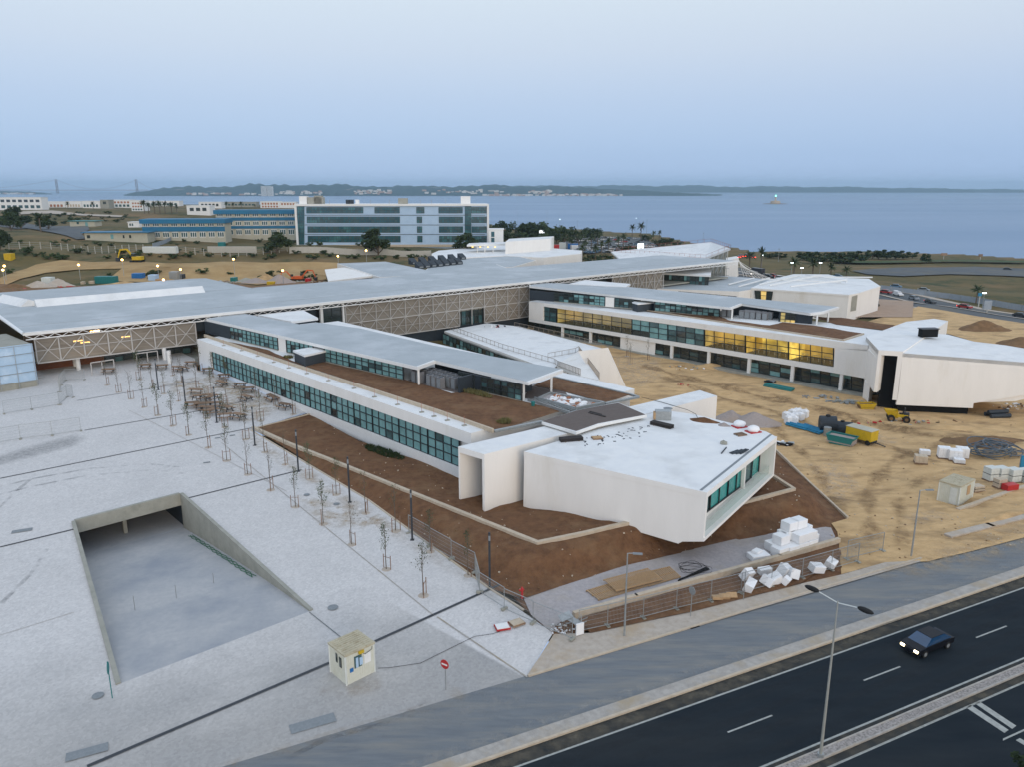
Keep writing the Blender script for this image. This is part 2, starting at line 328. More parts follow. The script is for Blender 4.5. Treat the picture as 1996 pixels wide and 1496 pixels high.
def G(x, y):
    x = np.asarray(x, float); y = np.asarray(y, float); sh = x.shape
    d2 = (x.reshape(-1, 1) - CW[:, 0]) ** 2 + (y.reshape(-1, 1) - CW[:, 1]) ** 2 + 16
    wt = d2 ** -1.6
    return ((wt * CW[:, 2]).sum(1) / wt.sum(1)).reshape(sh)
SH = sorted([(q.x / q.y, q.y) for q in [P(2700, 560, -9), P(1996, 503, -9.8), P(1690, 488, -9.8), P(1480, 492, -9), P(1335, 469, -9.5), P(1200, 451, -8.5), P(1100, 441, -6)]] + [(0.0, 830), (-.03, 900), (-.06, 1150), (-.1, 1250), (-.3, 1300), (-.7, 1250), (-3, 1200), (3, 250)])
def shore(u): return np.interp(u, [a for a, _ in SH], [b for _, b in SH])
def H(x, y):
    x = np.asarray(x, float); y = np.asarray(y, float)
    z = G(x, y) + .5 * np.sin(x * .05 + 1) * np.sin(y * .043) * np.clip((y - 260) / 100, 0, 1)
    over = y - shore(x / np.maximum(y, 1))
    return np.maximum(-26.5, z - 20 * np.clip(over / 25, 0, 1) - np.clip(over, 0, 200) * .1)
def on(px, py):
    """point of the ground seen at a pixel"""
    d = ray(px, py); lo = 60.0
    prev = lo
    for t in np.geomspace(60, 3000, 900):
        if CAMH + d[2] * t < float(H(np.array([d[0] * t]), np.array([d[1] * t]))[0]): break
        prev = t
    a, b = prev, t
    for _ in range(20):
        m_ = (a + b) / 2
        if CAMH + d[2] * m_ < float(H(np.array([d[0] * m_]), np.array([d[1] * m_]))[0]): b = m_
        else: a = m_
    return Vector((d[0] * b, d[1] * b, CAMH + d[2] * b))
def inpoly(x, y, pts):
    x = np.asarray(x); y = np.asarray(y); r = np.zeros(x.shape, bool); n = len(pts)
    for i in range(n):
        x1, y1 = pts[i][0], pts[i][1]; x2, y2 = pts[(i + 1) % n][0], pts[(i + 1) % n][1]
        c_ = ((y1 > y) != (y2 > y)) & (x < (x2 - x1) * (y - y1) / ((y2 - y1) or 1e-9) + x1); r ^= c_
    return r
RAMP_HOLE = [PL(147, 1019), PL(351, 966), PL(603, 1193), PL(236, 1333)]
def ground():
    us = np.arange(-1.9, 1.91, .0125); ys = np.geomspace(28, 1750, 330)
    U, Y = np.meshgrid(us, ys); X = U * Y; Z = H(X, Y)
    n1, n2 = X.shape; vs = np.stack([X, Y, Z], -1).reshape(-1, 3)
    cx = (X[:-1, :-1] + X[1:, 1:]) / 2; cy = (Y[:-1, :-1] + Y[1:, 1:]) / 2
    c0 = RAMP_HOLE; mid = sum(c0, Vector()) / 4; big = [mid + (q - mid) * 1.5 for q in c0]; big[0] += Vector((-5, 40, 0)); big[1] += Vector((5, 40, 0))
    skip = inpoly(cx, cy, plaza_out)
    fs = [(i * n2 + j, i * n2 + j + 1, (i + 1) * n2 + j + 1, (i + 1) * n2 + j) for i in range(n1 - 1) for j in range(n2 - 1) if not skip[i, j]]
    mb = MB(); mb.v = [tuple(v) for v in vs.tolist()]; mb.f = fs; mb.m = [0] * len(fs)
    return tag(mb.build('ground', M['field'], smooth=True, origin=(0, 0, 0)), kind='structure')
#GROUND
def sea():
    m = bpy.data.materials.new('sea_water'); m.use_nodes = True; n = m.node_tree; b = n.nodes['Principled BSDF']
    b.inputs['Base Color'].default_value = (.10, .205, .35, 1); b.inputs['Roughness'].default_value = .28; b.inputs['IOR'].default_value = 1.33
    g = n.nodes.new('ShaderNodeNewGeometry')
    bands = n.nodes.new('ShaderNodeTexNoise'); bands.inputs['Scale'].default_value = .0012; bands.inputs['Detail'].default_value = 4
    mp = n.nodes.new('ShaderNodeMapping'); mp.inputs['Scale'].default_value = (.35, 2.2, 1); n.links.new(g.outputs['Position'], mp.inputs[0]); n.links.new(mp.outputs[0], bands.inputs['Vector'])
    mr = n.nodes.new('ShaderNodeMapRange'); mr.inputs[1].default_value = .4; mr.inputs[2].default_value = .6; mr.inputs[3].default_value = .30; mr.inputs[4].default_value = .36; n.links.new(bands.outputs['Fac'], mr.inputs[0]); n.links.new(mr.outputs[0], b.inputs['Roughness'])
    t = n.nodes.new('ShaderNodeTexNoise'); t.inputs['Scale'].default_value = .12; t.inputs['Detail'].default_value = 8; n.links.new(g.outputs['Position'], t.inputs['Vector'])
    bp = n.nodes.new('ShaderNodeBump'); bp.inputs['Strength'].default_value = .5; bp.inputs['Distance'].default_value = .6; n.links.new(t.outputs['Fac'], bp.inputs['Height']); n.links.new(bp.outputs[0], b.inputs['Normal'])
    mb = MB(); L = 13000
    mb.quad((-L, 200, -25), (L, 200, -25), (L, 16000, -25), (-L, 16000, -25))
    tag(mb.build('sea', m, origin=(0, 200, -25)), kind='structure')
sea()
# far shore: ridges across the water
def hills(name, prof, dist, depth, mt, seed):
    """prof: (px, ridge height in px above the waterline row) ; built as a real ridge, depth metres deep"""
    rg = random.Random(seed); mb = MB(); xs = np.arange(prof[0][0], prof[-1][0] + 1, 6.0); rows = 9
    hs = np.interp(xs, [a for a, _ in prof], [b for _, b in prof])
    ph = [rg.uniform(0, 6) for _ in range(6)]
    for k in range(rows):
        f = k / (rows - 1)
        for i, x in enumerate(xs):
            y = dist + depth * f; X = (x - 998) / FPX * y / 1.0
            env = math.sin(min(1, f * 1.6 + .02) * math.pi / 2) if f < .65 else math.cos((f - .65) / .35 * math.pi / 2)
            hh = hs[i] * dist / FPX * env
            hh *= 1 + .09 * math.sin(x * .043 + ph[0] + f * 5) + .06 * math.sin(x * .11 + ph[1] + f * 9) + .06 * math.sin(x * .27 + ph[2] - f * 7)
            mb.v.append((X, y, max(-26.3, -25.5 + hh * 1.05 + rg.uniform(-3, 3) * (env > .2))))
    n2 = len(xs)
    for k in range(rows - 1):
        for i in range(n2 - 1): mb.f.append((k * n2 + i, k * n2 + i + 1, (k + 1) * n2 + i + 1, (k + 1) * n2 + i)); mb.m.append(0)
    return tag(mb.build(name, mt, smooth=True), kind='structure')
M['hill'] = mat('hazed_wooded_hill', (.018, .055, .065), (.045, .08, .085), .012, 1, pos=True, c3=(.24, .23, .21), s3=.006, t3=(.64, .70), detail=10)  # blue of the distance haze is partly mixed into the base colour
hills('far_hills', [(262, 0), (285, 6), (330, 13), (380, 16), (470, 18), (500, 20), (610, 21), (700, 19), (800, 17), (960, 19), (1040, 18), (1110, 16), (1180, 13), (1230, 9), (1330, 4), (1400, 0)], 6500, 1700, M['hill'], 3)
hills('distant_ridge', [(880, 2), (1000, 12), (1200, 13), (1330, 13), (1420, 11), (1560, 11), (1700, 9), (1830, 7), (1996, 5), (2200, 4), (2500, 0)], 11500, 2500, M['hill'], 5)
hills('distant_city_shore', [(-400, 3), (-100, 6), (30, 6), (90, 4), (110, 2), (130, 0)], 8200, 900, M['hill'], 8)
# towns on the far shore
def town(name, spans, seed, n, label):
    rg = random.Random(seed); mb = MB()
    for k in range(n):
        x0, x1, d0, d1, z0, z1 = rg.choice(spans); x = rg.uniform(x0, x1); f = rg.random(); d = d0 + (d1 - d0) * f; z = z0 + (z1 - z0) * f
        h_ = rg.uniform(7, 16); X = (x - 998) / FPX * d
        mb.box((X, d, -25 + z + h_ / 2), (rg.uniform(14, 40), 14, h_), rg.uniform(-.3, .3), rg.choice([0, 0, 1]))
    tag(mb.build(name, [M['town1'], M['town2']]), label, 'town', kind='stuff')
M['town1'] = mat('far_white_houses', (.72, .70, .66), (.6, .57, .52), .05, .9, pos=True); M['town2'] = mat('far_tile_houses', (.48, .33, .26), (.4, .3, .25), .05, .9, pos=True)
town('waterfront_town', [(1078, 1210, 6440, 6500, 0, 2), (1078, 1210, 6440, 6500, 0, 8), (940, 1080, 6430, 6480, 0, 2)], 2, 110, 'pale houses packed along the water under the far hills')
town('hillside_town', [(700, 770, 6560, 6800, 10, 40), (560, 640, 6560, 6700, 8, 30), (820, 990, 6560, 6850, 10, 42), (1020, 1070, 6600, 6800, 12, 36), (380, 560, 6500, 6600, 4, 16)], 4, 150, 'scattered pale houses on the slopes of the far hills')
town('distant_city', [(-60, 95, 8150, 8200, 0, 6)], 6, 60, 'distant pale city on the low shore behind the bridge')
for i, x in enumerate((529, 541)):
    t = thing('tower_block', ['left of two pale tower blocks rising on the far shore', 'right of two pale tower blocks rising on the far shore'][i], 'tower block', ((x - 998) / FPX * 6400, 6400, -25), group='tower blocks on the far shore')
    mb = MB(); mb.box(wloc(t) + Vector((0, 0, 38)), (42, 22, 76)); mb.build('wall', M['town1'], t)
    mb = MB()
    for k in range(9): mb.box(wloc(t) + Vector((0, -11.2, 8 + k * 7.6)), (36, .6, 2.4))
    mb.build('window', M['pan2'], t)
# suspension bridge, far left
def bridge():
    t = thing('suspension_bridge', 'long suspension bridge with two towers crossing the water at far left', 'bridge', ((213 - 998) / FPX * 9800, 9800, -25))
    D = 9800; X = lambda px: (px - 998) / FPX * D
    for px in (138, 289):
        mb = MB()
        for dx in (-9, 9): mb.box((X(px) + dx, D, 58), (7, 7, 166))
        for z in (20, 60, 100, 136): mb.box((X(px), D, z), (18, 6, 7))
        mb.build('tower', M['bridge'], t)
    mb = MB(); mb.box((X(135), D, 14), (X(310) - X(-40), 14, 7)); mb.build('deck', M['bridge'], t)
    pts = []
    for a, b, z0, z1 in ((-40, 138, 20, 138), (138, 289, 138, 138), (289, 330, 138, 20)):
        for k in range(13):
            f = k / 12; z = z0 + (z1 - z0) * f - (112 if a == 138 else 25) * 4 * f * (1 - f); pts.append((X(a + (b - a) * f), D, z))
    mb = MB(); mb.tube(pts, 1.6, 5); mb.build('cable', M['bridge'], t)
M['bridge'] = mat('bridge_steel', (.20, .12, .12), None, .1, .7, pos=True)
bridge()

# ------------------------------------------------------------------ paved plaza with the ramp opening
def cdt_patch(outline, hole=None, step=None, zf=None, amp=0.0, seed=1, drop=True):
    """triangulated sheet inside an xy outline; zf(x,y)"""
    pts = [Vector((p[0], p[1])) for p in outline]; n = len(pts); faces = [list(range(n))]; edges = []
    if hole:
        h0 = len(pts); pts += [Vector((p[0], p[1])) for p in hole]; edges = [(h0 + i, h0 + (i + 1) % len(hole)) for i in range(len(hole))]
    if step:
        dense = []
        for i in range(n):
            a = Vector((outline[i][0], outline[i][1])); b = Vector((outline[(i + 1) % n][0], outline[(i + 1) % n][1])); k = max(1, int((b - a).length / (step * 1.5)))
            dense += [a + (b - a) * (j / k) for j in range(k)]
        extra = pts[n:]; off = len(dense); pts = dense + extra; faces = [list(range(off))]; edges = [(off + i, off + (i + 1) % len(extra)) for i in range(len(extra))]
        xs = [p.x for p in dense]; ys = [p.y for p in dense]; gx, gy = np.meshgrid(np.arange(min(xs), max(xs), step), np.arange(min(ys), max(ys), step))
        gx = gx + (np.arange(gx.shape[0]) % 2 * step * .5)[:, None]; gx = gx.ravel(); gy = gy.ravel()
        ok = inpoly(gx, gy, outline)
        dd = np.array([(p.x, p.y) for p in dense])
        for x, y in zip(gx[ok], gy[ok]):
            if ((dd[:, 0] - x) ** 2 + (dd[:, 1] - y) ** 2).min() > (step * .45) ** 2: pts.append(Vector((x, y)))
    r = delaunay_2d_cdt(pts, edges, faces, 1, 1e-4)
    vv, ff = r[0], r[2]
    if hole:
        keep = []
        for f in ff:
            cx = sum(vv[i].x for i in f) / len(f); cy = sum(vv[i].y for i in f) / len(f)
            if not inpoly(np.array([cx]), np.array([cy]), hole)[0]: keep.append(f)
        ff = keep
    ax = np.array([p.x for p in vv]); ay = np.array([p.y for p in vv]); z = np.array(zf(ax, ay), float)
    if amp:
        rg = np.random.RandomState(seed); ph = rg.uniform(0, 6.28, 12); k = rg.uniform(.2, 1.6, (12, 2)) * rg.choice([-1, 1], (12, 2))
        nz = sum(np.sin(k[i, 0] * ax + k[i, 1] * ay + ph[i]) for i in range(12)) / 5 + rg.normal(0, .35, len(ax)); z = z + amp * nz
    mb = MB(); out = []
    for f in ff:
        a, b, c_ = (vv[f[0]], vv[f[1]], vv[f[2]])
        out.append(tuple(f) if (b - a).cross(c_ - a) > 0 else tuple(reversed(f)))
    mb.v = [(float(ax[i]), float(ay[i]), float(z[i])) for i in range(len(ax))]; mb.f = out; mb.m = [0] * len(out)
    return mb
def idw(ctrl, p=1.7, soft=1.0):
    A = np.array([tuple(c_) for c_ in ctrl], float)
    def f(x, y):
        d2 = (x[:, None] - A[:, 0]) ** 2 + (y[:, None] - A[:, 1]) ** 2 + soft; wt = d2 ** -p
        return (wt * A[:, 2]).sum(1) / wt.sum(1)
    return f
def densify(pts, step=2.0, closed=True):
    out = []; n = len(pts)
    for i in range(n if closed else n - 1):
        a = Vector(pts[i]); b = Vector(pts[(i + 1) % n]); k = max(1, int((b - a).length / step)); out += [a + (b - a) * (j / k) for j in range(k)]
    if not closed: out.append(Vector(pts[-1]))
    return out
plz_v = lambda x, y: np.maximum(0.0, 0.029 * (-.4387 * x + .8987 * y - 46))
# right edge of the plaza follows the soil slope
PE = [PL(600, 808), PL(492, 836), PL(720, 976), PL(954, 1148), PL(1035, 1200), PL(1078, 1235)]
plaza_out = [RS(-95, 45.0), RS(23.2, 44.9), PL(1078, 1235), PL(954, 1148), PL(720, 976), PL(488, 838), PL(600, 804), PL(413, 726), PL(384, 722), PL(380, 700), PL(300, 660), PL(-100, 700), PL(-700, 760), RS(-140, 60)]
pm = cdt_patch(plaza_out, RAMP_HOLE, 3.0, lambda x, y: plz_v(x, y))
tag(pm.build('plaza', M['pave'], origin=(0, 0, 0)), kind='structure')
ground()
# darker setts of the drive, laid over the plaza by the road
drive = [RS(-70, 45.05), RS(23.0, 44.95), PL(850, 1205), PL(480, 1388), PL(200, 1496), RS(-60, 51)]
RF = [PL(236, 1333), PL(603, 1193)]
# flush drain channels across the plaza
def chan(a, b, wd=.22, m='dsteel', nm='drain_channel'):
    A, B = PL(*a), PL(*b); d = (B - A).normalized(); s = Vector((-d.y, d.x, 0)) * wd / 2; mb = MB(); k = 12
    for i in range(k):
        p, q = A.lerp(B, i / k), A.lerp(B, (i + 1) / k)
        f = lambda v: (v.x, v.y, float(plz(v.x, v.y)) + .045)
        mb.quad(f(p - s), f(q - s), f(q + s), f(p + s))
    tag(mb.build(nm, M[m]), kind='structure')
for a, b, w_ in [((0, 934), (497, 834), .2), ((0, 1068), (145, 1033), .22), ((368, 972), (588, 917), .22), ((170, 1496), (642, 1294), .28), ((731, 1252), (973, 1142), .28), ((165, 840), (400, 800), .18), ((400, 800), (480, 782), .16), ((150, 782), (390, 742), .14)]: chan(a, b, w_)
chan((852, 1204), (1028, 1322), .12, 'strip', 'paving_joint'); chan((603, 1195), (672, 1250), .08, 'serv', 'paving_joint')
# ramp into the garage
def ramp():
    a, b, c_, d = RAMP_HOLE   # back-left, back-right, front-right, front-left
    dep = 3.9; fl = lambda q, z: Vector((q.x, q.y, z))
    back = (b - a).normalized(); inw = Vector((-back.y, back.x, 0))
    zA = a.z - dep; A2 = fl(a + inw * 14, zA); B2 = fl(b + inw * 14, zA)
    mb = MB(); k = 10
    for i in range(k):
        f0, f1 = i / k, (i + 1) / k; g = lambda f: 1 - (1 - f) ** 1.25
        p = lambda s_, e, f: fl(s_.lerp(e, f), zA + (e.z - .006 - zA) * g(f))
        mb.quad(p(a, d, f0), p(a, d, f1), p(b, c_, f1), p(b, c_, f0))
    mb.quad(A2 - back, fl(a, zA) - back, fl(b, zA) + back, B2 + back)
    tag(mb.build('ramp_floor', M['rampf']), kind='structure')
    t = thing('garage_ramp', 'concrete walls and dark mouth of the car ramp sunk into the plaza', 'ramp', fl((a + b) / 2, zA))
    def wall(p, q, out, th=.35):
        up = Vector((0, 0, .22)); lo = Vector((0, 0, -dep - .4)); o = out * th
        mb = MB(); vs = [p + lo, q + Vector((0, 0, -.3)), q + up * .6, p + up]; vs2 = [v + o for v in vs]
        mb.add(vs + vs2, [(0, 1, 2, 3), (7, 6, 5, 4), (3, 2, 6, 7), (1, 5, 6, 2), (0, 4, 5, 1), (0, 3, 7, 4)]); return mb
    wall(a, d, -back).build('side_wall', M['concrete'], t); wall(b, c_, back).build('side_wall', M['concrete'], t)
    mb = MB(); up = Vector((0, 0, .2)); lo = Vector((0, 0, -1.25))
    vs = [a + lo, b + lo, b + up, a + up]; vs += [v + inw * .4 for v in vs]; mb.add(vs, [(0, 1, 2, 3), (3, 2, 6, 7), (0, 4, 5, 1), (7, 6, 5, 4)])
    mb.build('lintel', M['concrete'], t)
    mb = MB(); cl = fl(a + inw * .4, a.z - 1.2)
    a9, b9 = fl(a - back * .3, zA), fl(b + back * .3, zA); o9 = inw * .2
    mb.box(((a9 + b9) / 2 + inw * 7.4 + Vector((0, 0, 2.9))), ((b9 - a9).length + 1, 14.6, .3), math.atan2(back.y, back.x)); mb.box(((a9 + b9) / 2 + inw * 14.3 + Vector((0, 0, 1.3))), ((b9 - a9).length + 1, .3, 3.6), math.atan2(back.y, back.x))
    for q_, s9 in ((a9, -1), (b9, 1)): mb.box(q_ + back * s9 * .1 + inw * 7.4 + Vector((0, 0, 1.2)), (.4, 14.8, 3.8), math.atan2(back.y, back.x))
    mb.build('darkened_lining', M['navy'], t)  # dark colour put on the lining to deepen the gloom inside
    q = a.lerp(b, .5) + inw * 3; mb = MB(); mb.box((q.x, q.y, zA + 1.5), (.4, .4, 3.0), math.atan2(back.y, back.x)); mb.build('pillar', M['concrete'], t)
ramp()
# ------------------------------------------------------------------ roads (all parallel, in road coordinates)
def band(name, r0, r1, s0, s1, z, m, th=None, kind='structure', bend=0.0):
    mb = MB(); k = 24
    cs = [(r0 + (r1 - r0) * i / k) for i in range(k + 1)]
    if th is None:
        for i in range(k): mb.quad(RS(cs[i], s0, z), RS(cs[i + 1], s0, z), RS(cs[i + 1], s1, z), RS(cs[i], s1, z))
    else: mb.prism([RS(r0, s0), RS(r1, s0), RS(r1, s1), RS(r0, s1)], z, z + th)
    return tag(mb.build(name, M[m], origin=(0, 0, 0)), kind=kind)
band('highway', -120, 160, 5, 38.2, .0, 'asph'); band('service_road', -120, 160, 39.2, 44.95, .004, 'serv')
band('kerb_island', -120, 160, 38.35, 39.35, 0, 'strip', .14); band('kerb', -120, 160, 38.15, 38.35, 0, 'stone', .15)
band('median', -120, 160, 29.1, 29.62, 0, 'median', .12); band('kerb', -120, 160, 28.98, 29.1, 0, 'strip', .14); band('kerb', -120, 160, 29.62, 29.74, 0, 'strip', .14)
def line(r0, r1, s, wd=.15): tag(band('road_marking', r0, r1, s - wd / 2, s + wd / 2, .006, 'line'))
line(-100, 150, 36.92, .16); line(-100, 150, 30.2, .16); line(-100, 150, 28.35, .16)
for i in range(-6, 8): line(32.3 + 12.75 * i, 36.2 + 12.75 * i, 33.62, .13)
def rmark(q):
    mb = MB(); mb.poly([P(x, y, .006) for x, y in q]); tag(mb.build('road_marking', M['line']), kind='structure')
rmark([(1884, 1381), (1958, 1430), (1966, 1424), (1892, 1375)]); rmark([(1901, 1373), (1973, 1422), (1981, 1416), (1910, 1369)]); rmark([(1955, 1445), (2010, 1420), (2010, 1416), (1955, 1441)]); rmark([(1980, 1444), (2010, 1462), (2010, 1452), (1988, 1440)])
# footway along the service road and gravel path behind the planting strip
FW = [RS(23.2, 44.9), RS(66, 44.3), P(1725, 1098, .05), P(1640, 1122, .05), P(1560, 1140, .05), P(1345, 1195, .05), P(1150, 1236, .05), P(1080, 1238, .05)]
zc = lambda z: (lambda x, y: np.full(len(x), z))
tag(cdt_patch(FW, None, 2, zc(.10)).build('footway', M['walk'], origin=(0, 0, 0)), kind='structure')
tag(band('kerb', 23.2, 66.2, 44.72, 44.92, 0, 'stone', .125))
PATH = [P(1020, 1166, .1), P(1100, 1142, .1), P(1230, 1100, .1), P(1400, 1060, .1), P(1560, 1022, .1), P(1620, 1030, .1), P(1630, 1052, .1), P(1480, 1098, .1), P(1300, 1146, .1), P(1118, 1196, .1), P(1082, 1222, .1), P(1078, 1236, .1), P(1035, 1200, .1)]
tag(cdt_patch(PATH, None, 1.5, lambda x, y: np.full(len(x), .12), .008, 3).build('gravel_path', M['path'], origin=(0, 0, 0)), kind='structure')
# ------------------------------------------------------------------ soil beds
CUR1 = [(494, 836, 1.9), (560, 866, 1.95), (700, 922, 2), (820, 971, 2.0), (1048, 1062, 2.05), (1140, 1043, 2.3), (1232, 1021, 2.6)]
CUR2 = [(1505, 930, 2.3), (1547, 957, 2.0), (1440, 985, 2.3)]
c1 = [P(*a) for a in CUR1]; c2 = [P(*a) for a in CUR2]
BERM = [PL(492, 836), PL(720, 976), PL(954, 1148), PL(1018, 1167)] + [P(1100, 1142, .1), P(1230, 1102, .1), P(1400, 1062, .1), P(1560, 1031, .1), P(1628, 1041, .05), P(1652, 1012, .05), P(1515, 880, -.9), P(1440, 850, -1), P(1300, 850, -1)] + [P(1100, 900, 1.2), P(900, 930, 1.5), P(700, 860, 1.9), P(600, 806, 1.9)]
ctrl = densify(c1, 1, False) + [Vector((q.x, q.y, q.z + .0)) for q in densify(c1, 1, False)] + densify(c2, 1, False) * 2 + [Vector((q[0], q[1], q[2])) for q in densify(BERM[:10], 1.2, False)] + densify(BERM[9:12], 1.2, False)
ctrl += [P(1322, 1062, 1.9), P(1380, 1064, 1.25), P(1450, 1030, .7), P(1000, 1030, 1.9), P(1060, 1030, 2.1), P(1150, 1010, 2.2), P(940, 1000, 1.5), P(1020, 985, 1.5), P(890, 960, 1.6), P(880, 935, 1.7), P(760, 880, 1.8), P(800, 930, 1.8), P(650, 850, 1.9), P(700, 880, 1.8)]
bm = cdt_patch(BERM, None, .8, idw(ctrl, 2.0, .3), .035, 4)
tag(bm.build('soil_bank', M['soil'], smooth=True, origin=(0, 0, 0)), kind='structure')
SLOPE_F = idw(ctrl, 2.0, .3)
def zsoil(x, y): return float(SLOPE_F(np.array([x]), np.array([y]))[0])
def ribbon(name, pts, wd, th, m, label, cat, group=None):
    mb = MB()
    for a, b in zip(pts[:-1], pts[1:]):
        d = (b - a).normalized() * wd * .25
        mb.bar(a - d, b + d, wd, th)
    return tag(mb.build(name, M[m]), label, cat, group)
ribbon('stone_curb', [q + Vector((0, 0, .05)) for q in c1], .45, .5, 'stone', 'pale stone curb running along the top of the brown soil bank', 'curb')
ribbon('stone_curb', [q + Vector((0, 0, .05)) for q in c2], .4, .5, 'stone', 'angular pale stone curb under the glazed corner of the near block', 'curb')
ribbon('stone_curb', [PL(488, 839, .02), PL(720, 977, .02), PL(953, 1148, .02), PL(1020, 1190, .02)], .18, .12, 'stone', 'flush sandy edging between white plaza and brown soil slope', 'edging')
ribbon('stone_curb', [PL(498, 836, .02), PL(612, 806, .02)], .3, .14, 'stone', 'sandy edging strip at the picnic end of the soil garden', 'edging')
ribbon('retaining_board', [P(1513, 880, -.7), P(1580, 945, -.45), P(1652, 1012, .1)], .22, .45, 'stone', 'thin grey board edging between soil bank and sandy yard', 'edging')
ribbon('low_wall', [P(1120, 1200, .35), P(1240, 1166, .35), P(1400, 1122, .35), P(1520, 1088, .35), P(1634, 1055, .35)], .4, .6, 'stone', 'low pale stone wall between gravel path and planting strip', 'wall')
# planting strip: soil between wall and footway
STR = [P(1128, 1208, .1), P(1400, 1128, .1), P(1636, 1060, .1), P(1640, 1084, .1), P(1560, 1140, .1), P(1345, 1195, .1), P(1150, 1236, .1)]
tag(cdt_patch(STR, None, .8, lambda x, y: np.full(len(x), .16), .03, 9).build('planting_strip', M['soil'], origin=(0, 0, 0), smooth=True), kind='structure')
# ------------------------------------------------------------------ sandy yard
YC = [(1094, 655, -1), (1300, 690, -1), (1500, 735, -1), (1690, 783, -1), (1900, 800, -1), (1996, 795, -1), (1200, 690, -1), (1700, 850, -1), (1850, 860, -1), (1600, 850, -1), (1515, 880, -.9), (1580, 945, -.6), (1652, 1012, .05), (1700, 960, -.6), (1860, 985, -.5), (1996, 940, -.6), (1780, 1100, .05), (1700, 1085, .05), (1640, 1070, .1), (1996, 1020, .1), (1900, 1035, .1), (1996, 990, .1), (2200, 850, -1), (2200, 1000, 0), (1330, 800, -1)]
yctrl = [P(*a) for a in YC] + [RS(r, s_, .10) for r in range(62, 112, 3) for s_ in (43.6, 45.2)]
YF = idw(yctrl, 1.6, 4)
YO = [P(1200, 800, -1), P(1120, 690, -1), P(1020, 650, -1), P(1030, 636, -1), P(1094, 652, -1), P(1640, 758, -1), P(1700, 770, -1), P(2000, 770, -1), P(2300, 790, -1), P(2350, 1000, 0), RS(112, 43.9), RS(88, 43.5), RS(80, 43.2), RS(72, 43.6), RS(66, 44.0), P(1780, 1098, 0), P(1724, 1098, .05), P(1640, 1121, .05), P(1634, 1056, 0), P(1632, 1040, 0), P(1620, 1024, 0), P(1652, 1012, .05), P(1513, 880, -.9), P(1400, 900, -1), P(1300, 860, -1)]
bumps = np.random.RandomState(11)
def yz(x, y):
    z = YF(x, y)
    k = np.clip((.4387 * 0 - .4387 * x + .8987 * y - 46) / 6, 0, 1); w_ = .4 * np.sin(x * .11 + y * .07)
    trk = (np.abs(np.sin((x * .70 + y * .71) * .55 + w_ * 2)) ** 6) * -.16 + np.sin(x * .33 + y * .21 + w_ * 3) * .10 + np.sin(x * .13 - y * .29) * .12
    return z + trk * k
ym = cdt_patch(YO, None, .9, yz, .03, 12)
tag(ym.build('sand_yard', M['sand'], smooth=True, origin=(0, 0, 0)), kind='structure')
def zyard(x, y): return float(yz(np.array([x]), np.array([y]))[0])
def Yd(px, py, dz=0.0):
    z = -1.0
    for _ in range(12):
        q = P(px, py, z); z = .5 * z + .5 * zyard(q.x, q.y)
    return Vector((q.x, q.y, z + dz))
# dusty apron on the roads where lorries leave the yard
def mound(px, py, rx, ry, h_, m, label, cat='heap', rz=0, zf=Yd, seed=1, n=26):
    c0 = zf(px, py); rg = random.Random(seed); mb = MB(); rings = 9
    mb.v.append((c0.x, c0.y, c0.z + h_))
    for i in range(1, rings + 1):
        f = i / rings
        for j in range(n):
            a = 2 * math.pi * j / n; q = 1 + .12 * math.sin(3 * a + seed) + rg.uniform(-.05, .05)
            x, y = rx * f * q * math.cos(a), ry * f * q * math.sin(a); xr, yr = x * math.cos(rz) - y * math.sin(rz), x * math.sin(rz) + y * math.cos(rz)
            mb.v.append((c0.x + xr, c0.y + yr, c0.z - .15 + (h_ + .15) * ((1 - f) ** 1.15 if f > .25 else 1 - f * .95) + rg.uniform(-.04, .04) * h_))
    for j in range(n): mb.f.append((0, 1 + j, 1 + (j + 1) % n)); mb.m.append(0)
    for i in range(rings - 1):
        for j in range(n): a = 1 + i * n; mb.f.append((a + j, a + n + j, a + n + (j + 1) % n, a + (j + 1) % n)); mb.m.append(0)
    return tag(mb.build({'gravelp': 'gravel_heap'}.get(m, 'earth_heap'), M[m], smooth=True), label, cat)
mound(1468, 824, 4.2, 3.2, 1.7, 'gravelp', 'larger cone of grey gravel beside the near block', seed=2)
mound(1425, 818, 3.0, 3, 1.5, 'gravelp', 'smaller gravel cone half hidden by the white box wing', seed=5)
def dust(pts, m, zf, name='dust_patch', step=1.0, soft=2.0, kind='structure'):
    mb = cdt_patch(pts, None, step, zf); o = mb.build(name, M[m], origin=(0, 0, 0)); me = o.data; at_ = me.attributes.new('edge', 'FLOAT', 'POINT')
    P2 = [Vector((p[0], p[1])) for p in densify([Vector((p[0], p[1], 0)) for p in pts], .5)]; A = np.array([tuple(p) for p in P2])
    vals = [min(1.0, float(np.sqrt(((A - (v.co.x, v.co.y)) ** 2).sum(1).min())) / soft) for v in me.vertices]; at_.data.foreach_set('value', vals); return tag(o, kind=kind)
dust([RS(58, 45.2), RS(60, 42), RS(72, 40.6), RS(86, 40.8), RS(100, 42), RS(112, 42.5), RS(112, 46), RS(80, 47)], 'dust', lambda x, y: np.where(-.4387 * x + .8987 * y > 44.0, .19, .05), 'sand_spill', .8, 2.5)
dust([RS(20, 45.2), RS(-20, 45.6), RS(-70, 45.6), RS(-70, 43.6), RS(-20, 44.3), RS(20, 44.2), RS(26, 44.4)], 'dust', lambda x, y: plz_v(x, y) + .03, soft=1.0)
dust([RS(8, 43.6), RS(20, 41.5), RS(26, 42), RS(26, 44.6), RS(10, 44.6)], 'dustp', zc(.03))
